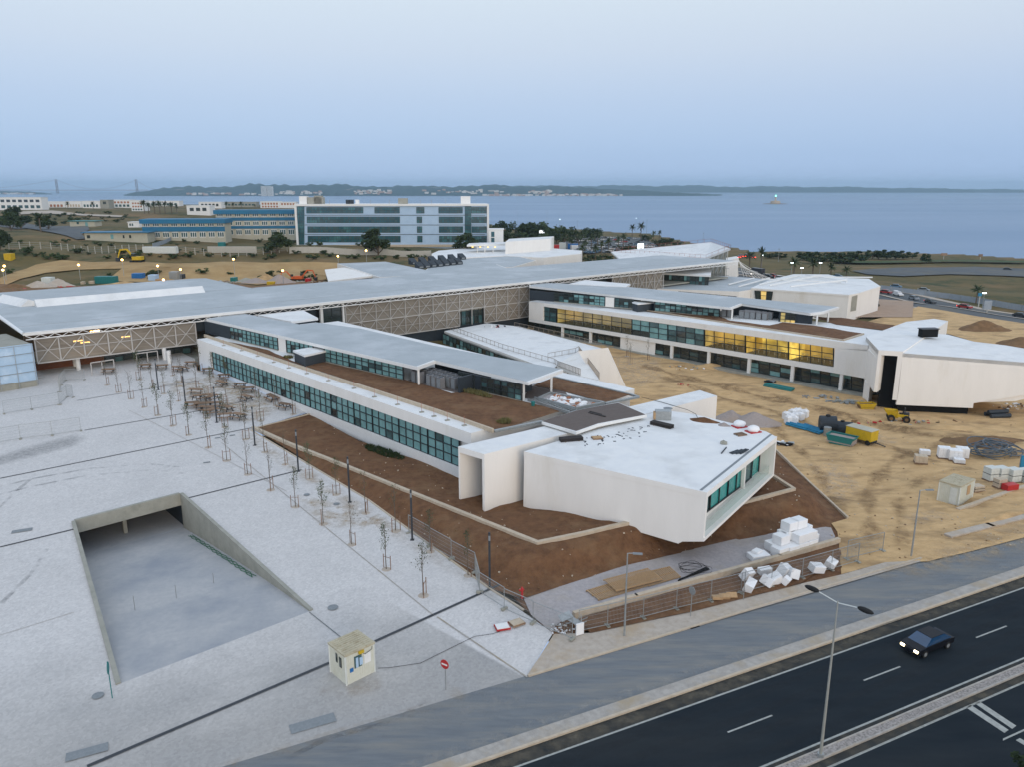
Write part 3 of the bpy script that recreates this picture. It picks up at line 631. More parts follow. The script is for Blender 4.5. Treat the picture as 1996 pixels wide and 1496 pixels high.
for q_ in ([(470, 830), (720, 985), (955, 1152), (1010, 1180), (985, 1185), (900, 1135), (700, 1010), (600, 950), (460, 850)], [(560, 960), (720, 990), (790, 1020), (760, 1040), (620, 1030)], [(860, 1325), (900, 1335), (930, 1350), (900, 1372), (862, 1355)], [(300, 745), (420, 730), (560, 790), (500, 830), (380, 800)], [(620, 1340), (740, 1320), (760, 1350), (690, 1365), (620, 1360)]):
    dust([PL(*a) for a in q_], 'dust', lambda x, y: plz_v(x, y) + .015, soft=1.6)
dust([PL(-60, 905), PL(20, 880), PL(150, 845), (PL(175, 856)), PL(150, 872), PL(60, 895), PL(-20, 915)], 'tyre', lambda x, y: plz_v(x, y) + .015, soft=1.5)
for k_, ctr in enumerate([[(-40, 960), (60, 935), (170, 915), (290, 905), (350, 912)], [(-40, 975), (60, 950), (170, 928), (300, 917), (360, 925)], [(-20, 1010), (30, 960), (60, 935)], [(560, 1480), (640, 1440), (760, 1410), (860, 1350)], [(0, 1180), (60, 1120), (100, 1060), (110, 990)]]):
    q_ = densify([PL(*a) for a in ctr], 2, False); L_ = []; R_ = []
    for i, p in enumerate(q_): d = (q_[min(i + 1, len(q_) - 1)] - q_[max(i - 1, 0)]).normalized(); s_ = Vector((-d.y, d.x, 0)) * .22; L_.append(p + s_); R_.append(p - s_)
    dust(L_ + R_[::-1], 'tyre', lambda x, y: plz_v(x, y) + .02, 'tyre_mark', .6, .2)
for ctr, w_ in (([(1290, 735), (1400, 775), (1500, 800), (1620, 845), (1730, 870), (1830, 905)], 1.3), ([(1250, 712), (1370, 745), (1500, 778), (1640, 812), (1800, 850), (1996, 865)], 1.5), ([(1700, 1060), (1690, 960), (1740, 900), (1860, 860)], .9), ([(1640, 1000), (1600, 930), (1560, 880), (1500, 820)], .8), ([(1500, 770), (1620, 800), (1760, 835), (1900, 845)], .9), ([(1760, 1070), (1750, 980), (1800, 930), (1900, 915)], .7)):
    q_ = densify([Yd(*a) for a in ctr], 2, False); L_ = []; R_ = []
    for i, p in enumerate(q_): d = (q_[min(i + 1, len(q_) - 1)] - q_[max(i - 1, 0)]).normalized(); wob = 1 + .5 * math.sin(i * 1.3); s_ = Vector((-d.y, d.x, 0)) * w_ * wob; L_.append(p + s_); R_.append(p - s_)
    if q_: dust(L_ + R_[::-1], 'rut', lambda x, y: yz(x, y) + .09, 'wheel_ruts', .8, .8)
for q_ in ([(1560, 900), (1640, 905), (1690, 950), (1640, 985), (1590, 950)], [(1760, 1000), (1830, 990), (1870, 1010), (1810, 1030), (1750, 1030)], [(1180, 690), (1290, 700), (1300, 740), (1240, 760), (1190, 730)], [(1640, 830), (1740, 850), (1780, 870), (1700, 870)]):
    dust([Yd(*a) for a in q_], 'dustp', lambda x, y: yz(x, y) + .07, soft=1.6)
for s0_, s1_, m9 in ((36.95, 38.2, 'dustroad'), (29.7, 30.15, 'dustroad'), (28.3, 29.1, 'dustroad'), (39.3, 40.4, 'dustp')): dust([RS(-20, s0_), RS(110, s0_), RS(110, s1_), RS(-20, s1_)], m9, zc(.012), step=.5, soft=.3)
for s_ in (34.35, 35.9, 31.1, 32.7): dust([RS(-20, s_ - .35), RS(110, s_ - .35), RS(110, s_ + .35), RS(-20, s_ + .35)], 'wheelw', zc(.010), 'worn_track', .5, .35)
a9, b9, c9, d9 = RAMP_HOLE; q9 = [a9.lerp(d9, .5), b9.lerp(c9, .5), b9.lerp(c9, 1.0), d9.lerp(c9, .5) + RN * -1.5, a9.lerp(d9, 1.0)]
def rz9(x, y):
    m9 = (a9 + b9) / 2; k9 = (c9 + d9) / 2 - m9; k9.z = 0; f = np.clip(((x - m9.x) * k9.x + (y - m9.y) * k9.y) / k9.length_squared, 0, 1); zt = (a9.z + b9.z) / 2 * 0 + (c9.z + d9.z) / 2; zA_ = a9.z - 3.9
    return np.maximum(zA_ + (zt - zA_) * (1 - (1 - f) ** 1.25) + .07, np.where(f >= .999, plz_v(x, y) + .02, -9))

mb = MB(); q = P(1352, 1222, .02); mb.box(q, (.9, .5, .03), R(26)); tag(mb.build('road_gully', M['black']), kind='structure')
chan((432, 864), (846, 1202), .07, 'strip', 'paving_joint'); chan((0, 1240), (145, 1195), .05, 'strip', 'paving_joint'); chan((250, 800), (560, 960), .05, 'strip', 'paving_joint')
tag(cdt_patch([P(985, 1150, .02), P(1080, 1245, .02), P(1640, 1125, .02), P(1650, 1115, .02), P(1636, 1040, .02), P(1560, 1010, .02), P(1200, 1080, .02)], None, 2, lambda x, y: np.full(len(x), .05)).build('subsoil', M['soil'], origin=(0, 0, 0)), kind='structure')
# ------------------------------------------------------------------ buildings: helpers
def xy(q): return (q.x, q.y)
def slab(parent, name, poly, z0, z1, m, ms=None):
    mb = MB(); mb.prism([xy(Vector(p)) if not isinstance(p, tuple) else p for p in poly], z0, z1, 0, 1 if ms else None)
    return mb.build(name, [M[m]] + ([M[ms]] if ms else []), parent)
def lerp2(TL, TR, BR, BL, u, v):
    t = TL.lerp(TR, u); b = BL.lerp(BR, u); return t.lerp(b, v)
def glaze(parent, TL, TR, BR, BL, cols, rows, group=4, panes=('pan1',), fr='frame', fw=.09, seed=1, off=0.0, label=None, name='window', heavy=True, wts=None):
    """ribbon of framed windows; each group of columns is a window with a pane mesh as its child"""
    rg = random.Random(seed); ex = (TR - TL).normalized(); nrm = ex.cross(Vector((0, 0, 1))).normalized()
    if nrm.dot(Vector((0, 0, CAMH)) - Vector((TL.x, TL.y, CAMH))) < 0: nrm = -nrm
    o_ = nrm * off; TL, TR, BR, BL = TL + o_, TR + o_, BR + o_, BL + o_
    ng = max(1, round(cols / group)); edges = [round(cols * i / ng) for i in range(ng + 1)]; outl = []
    for gi in range(ng):
        c0, c1_ = edges[gi], edges[gi + 1]
        if c1_ <= c0: continue
        mb = MB(); f = lambda c_, r_: lerp2(TL, TR, BR, BL, c_ / cols, r_ / rows)
        for c_ in range(c0, c1_ + 1):
            wd = fw * (1.9 if heavy and c_ in (c0, c1_) else 1); mb.bar(f(c_, 0) + nrm * .05, f(c_, rows) + nrm * .05, wd, .14, up=nrm)
        for r_ in range(rows + 1): mb.bar(f(c0, r_) + nrm * .045, f(c1_, r_) + nrm * .045, .12, fw * 1.1)
        w_ = mb.build(name, M[fr], parent)
        if label: w_['label'] = label
        mats_ = [M[p_] for p_ in panes]; mb = MB()
        for c_ in range(c0, c1_):
            for r_ in range(rows):
                k = rg.choices(range(len(panes)), wts or [1] * len(panes))[0]
                mb.quad(f(c_, r_), f(c_ + 1, r_), f(c_ + 1, r_ + 1), f(c_, r_ + 1), k)
        mb.build('pane', mats_, w_)
        outl.append(w_)
    return outl
def vwall(parent, name, pts, m, th=.3):
    """upright wall through 3D corner points (one plane), th metres thick away from the camera"""
    c_ = sum((Vector(p) for p in pts), Vector()) / len(pts); a = Vector(pts[0]); k = max(range(1, len(pts)), key=lambda i: (Vector(pts[i]) - a).xy.length); e = Vector(pts[k]) - a; e.z = 0
    nrm = Vector((-e.y, e.x, 0)).normalized()
    if nrm.dot(Vector((c_.x, c_.y, 0))) < 0: nrm = -nrm
    n = len(pts); mb = MB(); vs = [Vector(p) for p in pts] + [Vector(p) + nrm * th for p in pts]
    mb.add(vs, [tuple(range(n)), tuple(range(2 * n - 1, n - 1, -1))] + [(i, n + i, n + (i + 1) % n, (i + 1) % n) for i in range(n)])
    return mb.build(name, M[m], parent)
# ------------------------------------------------------------------ near wing
A1 = P(414, 720, 3); B1 = P(893, 912, 3); E1 = (B1 - A1).normalized(); N1 = Vector((-E1.y, E1.x, 0)); L1 = (B1 - A1).length
def W1(a, b, z): return A1 + E1 * a + N1 * b + Vector((0, 0, z - 3))
ZR = 7.8
Wd1 = 0.5 * ((P(1169, 742, ZR) - A1).dot(N1) + (P(1274, 768, ZR) - A1).dot(N1))
wing1 = thing('research_wing', 'near near long white wing with a teal window ribbon beside the plaza', 'building', W1(L1 / 2, Wd1 / 2, 0))
slab(wing1, 'wall', [W1(-5.6, .55, 0), W1(L1 + 2, .55, 0), W1(L1 + 2, Wd1 - .3, 0), W1(-5.6, Wd1 - .3, 0)], -2, 7.2, 'plaster')
slab(wing1, 'sill_slab', [W1(-5.6, 0, 0), W1(L1 + 1, 0, 0), W1(L1 + 1, .55, 0), W1(-5.6, .55, 0)], 1.2, 2.98, 'white')
slab(wing1, 'end_wall', [W1(-5.8, .0, 0), W1(-.05, .0, 0), W1(-.05, .55, 0), W1(-5.8, .55, 0)], 2.98, 6.4, 'plaster')
slab(wing1, 'roof', [W1(-5.8, -.03, 0), W1(L1 + 2.5, -.03, 0), W1(L1 + 2.5, Wd1, 0), W1(-5.8, Wd1, 0)], 6.4, ZR, 'wroof', 'plaster')
glaze(wing1, W1(0, .3, 6.38), W1(L1, .3, 6.38), W1(L1, .3, 3.0), W1(0, .3, 3.0), 46, 3, 4, ('pan1', 'pan1', 'pan2', 'pan3'), wts=(8, 4, .5, .15), seed=3)
def roofpoly(name, pts, z, m, th=.06, parent=None, label=None, cat=None, amp=0, step=None, kind=None):
    if step:
        mb = cdt_patch([P(x, y, z) for x, y in pts], None, step, zc(z + th), amp, 5)
        return tag(mb.build(name, M[m], parent, smooth=True), label, cat, kind=kind)
    mb = MB(); mb.prism([xy(P(x, y, z)) for x, y in pts], z - .1, z + th); return tag(mb.build(name, M[m], parent), label, cat, kind=kind)
roofpoly('planted_roof', [(441, 666), (520, 682), (575, 706), (597, 713), (633, 707), (786, 741), (849, 758), (880, 768), (925, 765), (988, 777), (1097, 803), (970, 842), (845, 800), (650, 733)], ZR, 'soil', .10, wing1, amp=.05, step=.9)
roofpoly('planted_roof', [(1039, 753), (1079, 737), (1229, 772), (1178, 787), (1100, 765)], ZR, 'soil', .10, wing1, amp=.05, step=.9)
roofpoly('roof_deck', [(1021, 776), (1035, 754), (1100, 764), (1125, 795), (1118, 806)], ZR, 'deck', .08, wing1)
mb = MB(); pp = [P(399, 656, ZR), P(560, 710, ZR), P(848, 804, ZR), P(961, 844, ZR)]
for a, b in zip(pp[:-1], pp[1:]): mb.bar(a + Vector((0, 0, .2)), b + Vector((0, 0, .2)), .3, .5)
mb.build('parapet', M['stone'], wing1)
mb = MB(); pp = [P(1079, 736, ZR), P(1229, 771, ZR), P(1245, 776, ZR), P(1180, 789, ZR)]
for a, b in zip(pp[:-1], pp[1:]): mb.bar(a + Vector((0, 0, .08)), b + Vector((0, 0, .08)), .35, .25)
mb.build('gutter', M['steel'], wing1); mb = MB(); pp = [P(963, 843, ZR), P(1057, 824, ZR)]
mb.bar(pp[0] + Vector((0, 0, .08)), pp[1] + Vector((0, 0, .08)), .4, .25); mb.build('gutter', M['steel'], wing1)
# steps of slats beside the planter
t = thing('slatted_stair', 'grey slatted metal walkway between roof soil and rubble planter', 'stair', P(1075, 795, ZR))
mb = MB(); a, b, c_, d = [P(x, y, ZR + .3) for x, y in ((1029, 780), (1111, 806), (1124, 802), (1042, 777))]
mb.bar(a, b, .15, .35); mb.bar(d, c_, .15, .35); mb.build('side_rail', M['steel'], t); mb = MB()
for k in range(16):
    f = (k + .5) / 16; mb.bar(a.lerp(b, f), d.lerp(c_, f), .12, .08)
mb.build('slat', M['steel'], t)
t = thing('planter_trough', 'grey steel roof planter heaped with white rubble and bags', 'planter', P(1115, 785, ZR))
PT = [(1050, 777), (1073, 767), (1178, 786), (1122, 797)]
ptz = [P(x, y, ZR + .5) for x, y in PT]; mb = MB()
for i in range(4): mb.bar(ptz[i] - Vector((0, 0, .25)), ptz[(i + 1) % 4] - Vector((0, 0, .25)), .2, .8)
mb.build('rim', M['steel'], t); mb = MB(); mb.prism([xy(q) for q in ptz], ZR + .1, ZR + .35); mb.build('bed', M['path'], t)
mb = MB()
for k in range(70):
    q = lerp2(*ptz, rnd.uniform(.06, .94), rnd.uniform(.1, .9)); s_ = rnd.uniform(.15, .5)
    mb.blob((q.x, q.y, ZR + .4), (s_, s_, s_ * .5), k, 6, 4, rnd.choice([0, 0, 0, 1]))
mb.build('rubble', [M['foam'], M['brick']], t)
# raised brown deck roof between wing and block
t = thing('deck_canopy', 'brown boarded roof deck with white edge between near wing and angular block', 'roof deck', P(1160, 812, ZR))
DK = [(1057, 822), (1123, 841), (1166, 826), (1258, 809), (1205, 786), (1165, 793), (1124, 801), (1090, 812)]
slab(t, 'edge_beam', [P(x, y, 8.5) for x, y in [(1056, 822.5), (1123, 842.5), (1166, 827.5), (1261, 809), (1205, 785), (1164, 792.5), (1123, 800.5), (1090, 811.5)]], 8.12, 8.47, 'white')
slab(t, 'boards', [P(x, y, 8.5) for x, y in DK], 8.3, 8.5, 'deck')
for a in [(1140, 838), (1180, 826), (1215, 818), (1072, 828)]:
    q = P(a[0], a[1] + 4, ZR); mb = MB(); mb.box((q.x, q.y + .3, ZR + .25), (.5, .5, .5)); mb.build('support', M['plaster'], t)
# pavilion on the near wing
def pavilion(name, label, zb, zr, front, back, under, facA, facB, segs, fth=.5):
    t = thing(name, label, 'building', P(*facA, zb).lerp(P(*facB, zb), .5))
    out = [P(x, y, zr) for x, y in front + back]; cen = sum(out, Vector()) / len(out)
    mb = MB(); mb.prism([xy(q) for q in out], zr - fth, zr - .02); mb.build('roof_edge', M['white'], t)
    mb = MB(); mb.prism([xy(q + (cen - q).normalized() * .45) for q in out], zr - .03, zr + .012); mb.build('roof_membrane', M['groof'], t)
    A, B = P(*facA, zb), P(*facB, zb); zt = zr - fth - .02
    def at(px, z, off=0.0):  # point on the facade plane above a pixel column
        u = (px - 998) / FPX; d = B - A; on9 = Vector((-d.y, d.x, 0)).normalized() * off
        # solve for parameter s where x/depth equals the column
        lo, hi = -.6, 1.8
        for _ in range(40):
            m_ = (lo + hi) / 2; q = A + on9 + d * m_; dep = q.y * cP - (z - CAMH) * sP
            if q.x / dep < u: lo = m_
            else: hi = m_
        q = A + on9 + d * m_; return Vector((q.x, q.y, z))
    for sg in segs:
        k, x0, x1 = sg[:3]; of = sg[-1]['o'] if isinstance(sg[-1], dict) else 0; q0, q1 = at(x0, zb, of), at(x1, zb, of); n_ = Vector((-(q1 - q0).y, (q1 - q0).x, 0)).normalized()
        up = Vector((0, 0, zt - zb))
        if k == 'g': glaze(t, q0 + up, q1 + up, q1 + Vector((0, 0, .15)), q0 + Vector((0, 0, .15)), sg[3], 3, 4, sg[4], wts=sg[5], seed=int(x0)); mb = MB(); mb.bar(q0 + Vector((0, 0, .07)), q1 + Vector((0, 0, .07)), .3, .2); mb.build('plinth', M['concrete'], t)
        if k == 'g': pass
        elif k == 'w': vwall(t, 'white_wall', [q0, q1, q1 + up, q0 + up], 'plaster')
        elif k == 'd': vwall(t, 'dark_wall', [q0, q1, q1 + up, q0 + up], 'navy')
        elif k == 'r':   # recess
            dp = n_ * sg[3]; vwall(t, 'dark_wall', [q0 + dp, q1 + dp, q1 + dp + up, q0 + dp + up], 'navy'); vwall(t, 'dark_wall', [q1, q1 + dp, q1 + dp + up, q1 + up], 'navy'); 
            mb = MB(); mb.quad(q0 + Vector((0, 0, .03)), q1 + Vector((0, 0, .03)), q1 + dp + Vector((0, 0, .03)), q0 + dp + Vector((0, 0, .03))); mb.build('terrace_floor', M['deck'], t)
    # closed body behind the facade
    q0, q1 = at(segs[0][1], zb), at(segs[-1][2], zb)
    return t, at, A, B
PG = ('pan1', 'pan2', 'pan3')
pav1, at1, a_, b_ = pavilion('roof_pavilion', 'near grey-roofed glazed pavilion standing on the soil roof of the near wing', ZR, 10.62,
    [(402, 621), (813.6, 715), (848, 702.5), (1030, 745)], [(1098, 720), (850, 674), (700, 639), (616, 628), (583, 632), (470, 610)], None, (450, 661), (786, 742),
    [('d', 400, 450), ('g', 450, 543, 11, PG, (8, 1, 1)), ('w', 543, 560), ('g', 560, 612, 6, PG, (8, 1, 1)), ('g', 634, 787, 12, PG, (8, 1, .3)), ('r', 789, 896, 6.0), ('g', 895, 925, 3, PG, (1, 3, 6), {'o': 2.6}), ('d', 925, 938, {'o': 2.6}), ('g', 938, 1017, 6, PG, (1, 3, 6), {'o': 2.6})])
for px, py in ((816.6, 751), (1021, 781), (1074.5, 766)):
    q = P(px, py, ZR); mb = MB(); mb.box((q.x, q.y, (ZR + 10.12) / 2), (.28, .28, 10.12 - ZR)); mb.build('post', M['white'], pav1)
# back side and end of pavilion 1
q0, q1 = at1(985, ZR, 2.7), at1(985, ZR, 2.7) + N1 * 5; up = Vector((0, 0, 2.3))
vwall(pav1, 'dark_wall', [q0, q1, q1 + up, q0 + up], 'navy')
for nm, lab, pts, z0, z1, m_top in [('plant_box', 'dark box with pale roof against the near pavilion windows', [(571, 682.5), (593.6, 692.5), (635.6, 683), (612, 675.5)], ZR, 9.75, 'groof')]:
    t = thing(nm, lab, 'rooftop box', P(605, 700, ZR))
    pq = [P(x, y, z1) for x, y in pts]; cen = sum(pq, Vector()) / 4
    slab(t, 'wall', [cen + (q - cen) * .94 for q in pq], z0, z1 - .3, 'cladd'); slab(t, 'roof', pq, z1 - .3, z1, 'wroof')
t = thing('stair_head', 'small white-roofed stair head between the near pavilion and the lattice hall', 'rooftop box', P(600, 630, ZR))
pq = [P(x, y, 10.3) for x, y in [(503, 614), (568, 626.5), (620, 619.5), (591, 604.5)]]
slab(t, 'roof', pq, 9.85, 10.3, 'wroof'); cen = sum(pq, Vector()) / 4; slab(t, 'wall', [cen + (q - cen) * .9 for q in pq], ZR, 9.85, 'navy')
# ------------------------------------------------------------------ near angular block and its cross bar with portals
blk = thing('angular_block', 'near white angular block with flat white roof and glazed right end', 'building', P(1180, 960, 1.5))
BAR = [P(893, 871.5, ZR + .15), P(944, 886.6, ZR + .15), P(1398, 772.6, ZR + .15), P(1364, 761.4, ZR + .15)]
bx = (BAR[2] - BAR[1]).normalized()
inn = [BAR[0] + bx * 13, BAR[1] + bx * 13, BAR[2] - bx * .0, BAR[3]]
slab(blk, 'bar_wall', [inn[0], inn[1], BAR[2], BAR[3]], -1.5, ZR - .5, 'plaster')
slab(blk, 'bar_roof', BAR, ZR - .5, ZR + .15, 'wroof', 'plaster')
n0 = (BAR[1] - BAR[0]).normalized()
for k, (p_, o_) in enumerate(((BAR[0], n0 * .22), (BAR[1], n0 * -.32))):
    slab(blk, 'portal_wall', [p_, p_ + bx * 13, p_ + bx * 13 + o_, p_ + o_], .9, ZR - .5, 'plaster')
LB = [P(1022, 881, ZR), P(1378, 961, ZR), P(1513, 853, ZR), P(1492, 842, ZR), P(1350, 808, ZR), P(1290, 800, ZR)]
LA, LC, LD = LB[0], LB[1], LB[2]
wl = [V(x, y, LA, LC) for x, y in ((1020, 990), (1120, 1004), (1232, 1025), (1322, 1061), (1330, 1057), (1370, 1057))]
for i in range(3): wl[i].z -= .5
ud = Vector((0, 0, .04)); vwall(blk, 'side_wall', [LA - ud, LC - ud, wl[5], wl[4], wl[3], wl[2], wl[1], wl[0]], 'plaster', .4)
lb2 = [q for q in LB]; ins = (LD - LC).normalized(); inn_ = Vector((-ins.y, ins.x, 0)); inn_ = inn_ if inn_.dot(LA - LC) > 0 else -inn_
wdir = (LA - LC).normalized(); g0, g1 = LC + wdir * (1.7 / wdir.dot(inn_)) + ins * .45, LD + inn_ * 1.7 - ins * .05; h0, h1 = LC + wdir * (2.6 / wdir.dot(inn_)) + ins * .45, LD + inn_ * 2.6
# roof with frame edge
cb_ = sum(LB, Vector()) / len(LB); slab(blk, 'roof', [q + (q - cb_).normalized() * .05 for q in LB], ZR - .55, ZR, 'wroof', 'plaster')
fb0 = V(1370, 1057, LC, LD); fb0.z = wl[5].z; fb1 = V(1507, 930, LC, LD)
mb = MB(); a, b = Vector((LC.x, LC.y, wl[5].z)), Vector((LD.x, LD.y, fb1.z))
ab = (b - a)
mb.add([a, b, b + Vector((0, 0, .3)), a + Vector((0, 0, .35)), Vector((h0.x, h0.y, a.z)), Vector((h1.x, h1.y, b.z)), Vector((h1.x, h1.y, b.z + .3)), Vector((h0.x, h0.y, a.z + .35))], [(0, 1, 2, 3), (3, 2, 6, 7), (4, 7, 6, 5), (0, 4, 5, 1), (0, 3, 7, 4), (1, 5, 6, 2)])
mb.build('loggia_floor', M['plaster'], blk)
up = Vector((0, 0, 1))
vwall(blk, 'jamb', [LD - ud, LD + inn_ * 6 - ud, LD + inn_ * 6 - up * 5, Vector((LD.x, LD.y, b.z)), ], 'plaster', .35)
k0, k1 = V(1380, 993, g0, g1), V(1489, 913, g0, g1); f0, f1 = Vector((g0.x, g0.y, k0.z)), Vector((g1.x, g1.y, k1.z)); vwall(blk, 'sill_wall', [f0, f1, Vector((g1.x, g1.y, b.z + .1)), Vector((g0.x, g0.y, a.z + .1))], 'plaster', .2)
glaze(blk, Vector((g0.x, g0.y, ZR - .55)), Vector((g1.x, g1.y, ZR - .55)), f1, f0, 8, 1, 2, ('pang', 'pan2'), wts=(5, 1), fw=.12, seed=8)
vwall(blk, 'back_wall', [g0 + inn_ * .3 - up * .6, g1 + inn_ * .3 - up * .6, f1 + inn_ * .3, f0 + inn_ * .3], 'navy')
mb = MB(); q = g0.lerp(g1, .70) - inn_ * .3; mb.box((q.x, q.y, (ZR + 3) / 2 - .0), (.35, .35, ZR - 3.3), math.atan2(ins.y, ins.x)); mb.build('column', M['plaster'], blk)
m_ = bpy.data.materials.new('clear_balustrade'); m_.use_nodes = True; bb = m_.node_tree.nodes['Principled BSDF']; bb.inputs['Base Color'].default_value = (.5, .62, .56, 1); bb.inputs['Alpha'].default_value = .35; bb.inputs['Roughness'].default_value = .1; M['balu'] = m_
mb = MB(); o_ = inn_ * .5; mb.quad(a + o_ + up * .36, b + o_ + up * .31, b + o_ + up * 1.3, a + o_ + up * 1.35); mb.build('balustrade', M['balu'], blk)
# dark slot drain across the roof
q0, q1 = P(1366, 957, ZR), P(1503, 848, ZR); mb = MB(); mb.bar(q0 + Vector((0, 0, .01)), q1 + Vector((0, 0, .01)), .25, .03); mb.build('roof_drain', M['hole'], blk)
# closing walls behind and under the block
slab(blk, 'core', [LA.lerp(LC, .1) + inn_ * .0, wl[3].lerp(LA, .3), g1 + inn_ * .6, LB[3] + inn_ * 1.5, LB[5]], .0, ZR - .6, 'plaster') if False else None
cc = [LA + (LC - LA).normalized() * 2 + Vector((.3, 1.6, 0)), g0 + inn_ * 1.4 + Vector((-.4, 1.6, 0)), g1 + inn_ * 1.0, LB[3] + inn_ * 1.5, LB[4] - Vector((.3, .6, 0)), LB[5] - Vector((0, .5, 0))]
slab(blk, 'core', cc, [0.0, a.z + .1, b.z + .1, .5, -1, -1], ZR - .6, 'plaster')
# ------------------------------------------------------------------ lattice hall (spine)
SA, SB = P(45, 650, 11.2), P(1440, 508, 11.2); ES = (SB - SA).normalized(); NS = Vector((-ES.y, ES.x, 0)); LS = (SB - SA).length
hall = thing('lattice_hall', 'very long hall under a flat grey roof with steel lattice screens', 'building', SA.lerp(SB, .5) + Vector((0, 0, -9)))
def SS(a, b, z): return SA + ES * a + NS * b + Vector((0, 0, z - 11.2))
HR = [P(45, 650, 11.2), P(1440, 508, 11.2), P(1290, 497, 11.2), P(1000, 521, 11.2), P(500, 560, 11.2), P(491, 561.5, 11.2), P(401, 542, 11.2), P(371, 543, 11.2), P(0, 570, 11.2), P(-330, 598, 11.2), P(-330, 615, 11.2), P(-4, 616, 11.2)]
mb = MB(); mb.prism([xy(q) for q in HR], 10.82, 11.2, 0, 1); mb.build('roof', [M['groof'], M['white']], hall)
mb = MB()
for b_ in (1.1, 8.2, 36): mb.bar(SS(.5 if b_ < 30 else 2, b_, 11.215), SS(LS - (2 if b_ < 30 else 140), b_, 11.215), .12, .03)
mb.build('roof_seam', M['steel'], hall)
mb = MB(); mb.bar(SS(0, .3, 11.24), SS(LS, .3, 11.24), .7, .08); mb.bar(SS(0, 0, 11.24), SS(0, 30, 11.24), .6, .08); mb.build('roof_edge', M['wroof'], hall)
# zig-zag edge truss
mb = MB(); n_ = 190; mb.bar(SS(.3, .3, 10.75), SS(LS, .3, 10.75), .18, .12); mb.bar(SS(.3, .3, 10.05), SS(LS, .3, 10.05), .2, .16)
for i in range(n_):
    x0, x1 = .3 + (LS - .5) * i / n_, .3 + (LS - .5) * (i + 1) / n_; z0, z1 = (10.1, 10.7) if i % 2 else (10.7, 10.1)
    mb.bar(SS(x0, .3, z0), SS(x1, .3, z1), .1, .1, up=-NS)
mb.build('edge_truss', M['truss'] if 'truss' in M else M['white'], hall)
def soff(px, py=None):
    q = V(px, 620, SA + NS * 1.2, SB + NS * 1.2); return (q - SA).dot(ES)
M['lat'] = mat('pale_lattice_steel', (.52, .50, .47), (.46, .44, .42), 2, .6); M['brickd'] = mat('dark_terracotta', (.22, .09, .045), (.16, .065, .035), 2, .9)
def screen(cols, z0, z1, tiers, door=None, lab=None, slope=0.0):
    """cols: positions along the hall; tiers of crossed bays"""
    zz = lambda x, t: z0(x) + (z1 - z0(x)) * t
    mb = MB(); D = .9
    kw = 1.0 if tiers == 1 else .72
    for x in cols: mb.bar(SS(x, D, zz(x, 0)), SS(x, D, z1), .2 * kw, .2, up=-NS)
    for i in range(len(cols) - 1):
        a, b = cols[i], cols[i + 1]
        for k in range(tiers):
            t0, t1 = k / tiers, (k + 1) / tiers
            if door and k == 0 and door[0] <= i < door[1]: continue
            mb.bar(SS(a, D - .06, zz(a, t0)), SS(b, D - .06, zz(b, t1)), .13 * kw, .12, up=-NS); mb.bar(SS(b, D + .06, zz(b, t0)), SS(a, D + .06, zz(a, t1)), .13 * kw, .12, up=-NS)
            mb.bar(SS(a, D, zz(a, (t0 + t1) / 2)), SS(b, D, zz(b, (t0 + t1) / 2)), .11 * kw, .1, up=-NS)
        for t_ in ([0] if not (door and door[0] <= i < door[1]) else []) + [j / tiers for j in range(1, tiers + 1)]: mb.bar(SS(a, D, zz(a, t_)), SS(b, D, zz(b, t_)), .2, .2, up=-NS)
    f = mb.build('lattice_screen', M['lat'], hall)
    mb = MB(); D = 1.25
    for i in range(len(cols) - 1):
        a, b = cols[i], cols[i + 1]; t0 = 1 / tiers if door and door[0] <= i < door[1] else 0
        mb.quad(SS(a, D, zz(a, t0)), SS(b, D, zz(b, t0)), SS(b, D, z1), SS(a, D, z1))
    mb.build('mesh_panel', M['brown'], f)
c1_ = [soff(x) for x in (60, 107, 156, 204.5, 250.5, 296, 338, 378)]
screen(c1_, lambda x: 5.65, 9.95, 1)
c2_ = [soff(x) for x in (673, 702, 732, 760, 789, 816, 843, 869, 894.5, 918.5, 943, 966, 988, 1010, 1030)]
screen(c2_, lambda x: 1.9, 10.0, 2, door=(8, 10))
c3_ = [soff(x) for x in (1190, 1206, 1222, 1239, 1255, 1271, 1288)]
screen(c3_, lambda x: 4.6, 10.2, 1)
# inside of the hall: floors, back wall, columns, ground floor glass
def hallbox(name, a0, a1, b0, b1, z0, z1, m, ms=None): return slab(hall, name, [SS(a0, b0, 0), SS(a1, b0, 0), SS(a1, b1, 0), SS(a0, b1, 0)], z0, z1, m, ms)
hallbox('upper_floor', c1_[0], c1_[-1], 1.6, 22, 5.4, 5.75, 'concrete'); hallbox('upper_floor', soff(400), LS - 3, 1.7, 20, 5.4, 5.8, 'concrete')
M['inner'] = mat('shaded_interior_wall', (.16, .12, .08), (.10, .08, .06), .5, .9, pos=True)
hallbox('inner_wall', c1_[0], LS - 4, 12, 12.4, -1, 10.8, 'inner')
a_l, a_r = c1_[0] + .3, c1_[-1]
glaze(hall, SS(c1_[1] + 8, 5.2, 5.4), SS(a_r, 5.2, 5.4), SS(a_r, 5.2, 3.15), SS(c1_[1] + 8, 5.2, 3.15), 10, 2, 2, ('pan3', 'pan2'), wts=(3, 1), seed=9)
hallbox('brick_wall', a_l, c1_[1] + 8, 6.4, 6.7, 3.0, 5.4, 'brickd')
hallbox('ground_floor_slab', -3, soff(400), .2, 12, 1.5, 3.12, 'concrete')
for px, py in ((148, 716), (154, 722), (322, 703), (331, 709)):
    q = P(px, py, 3.1); mb = MB(); mb.tube([(q.x, q.y, 3.0), (q.x, q.y, 5.6)], .38, 12); mb.build('column', M['white'], hall)
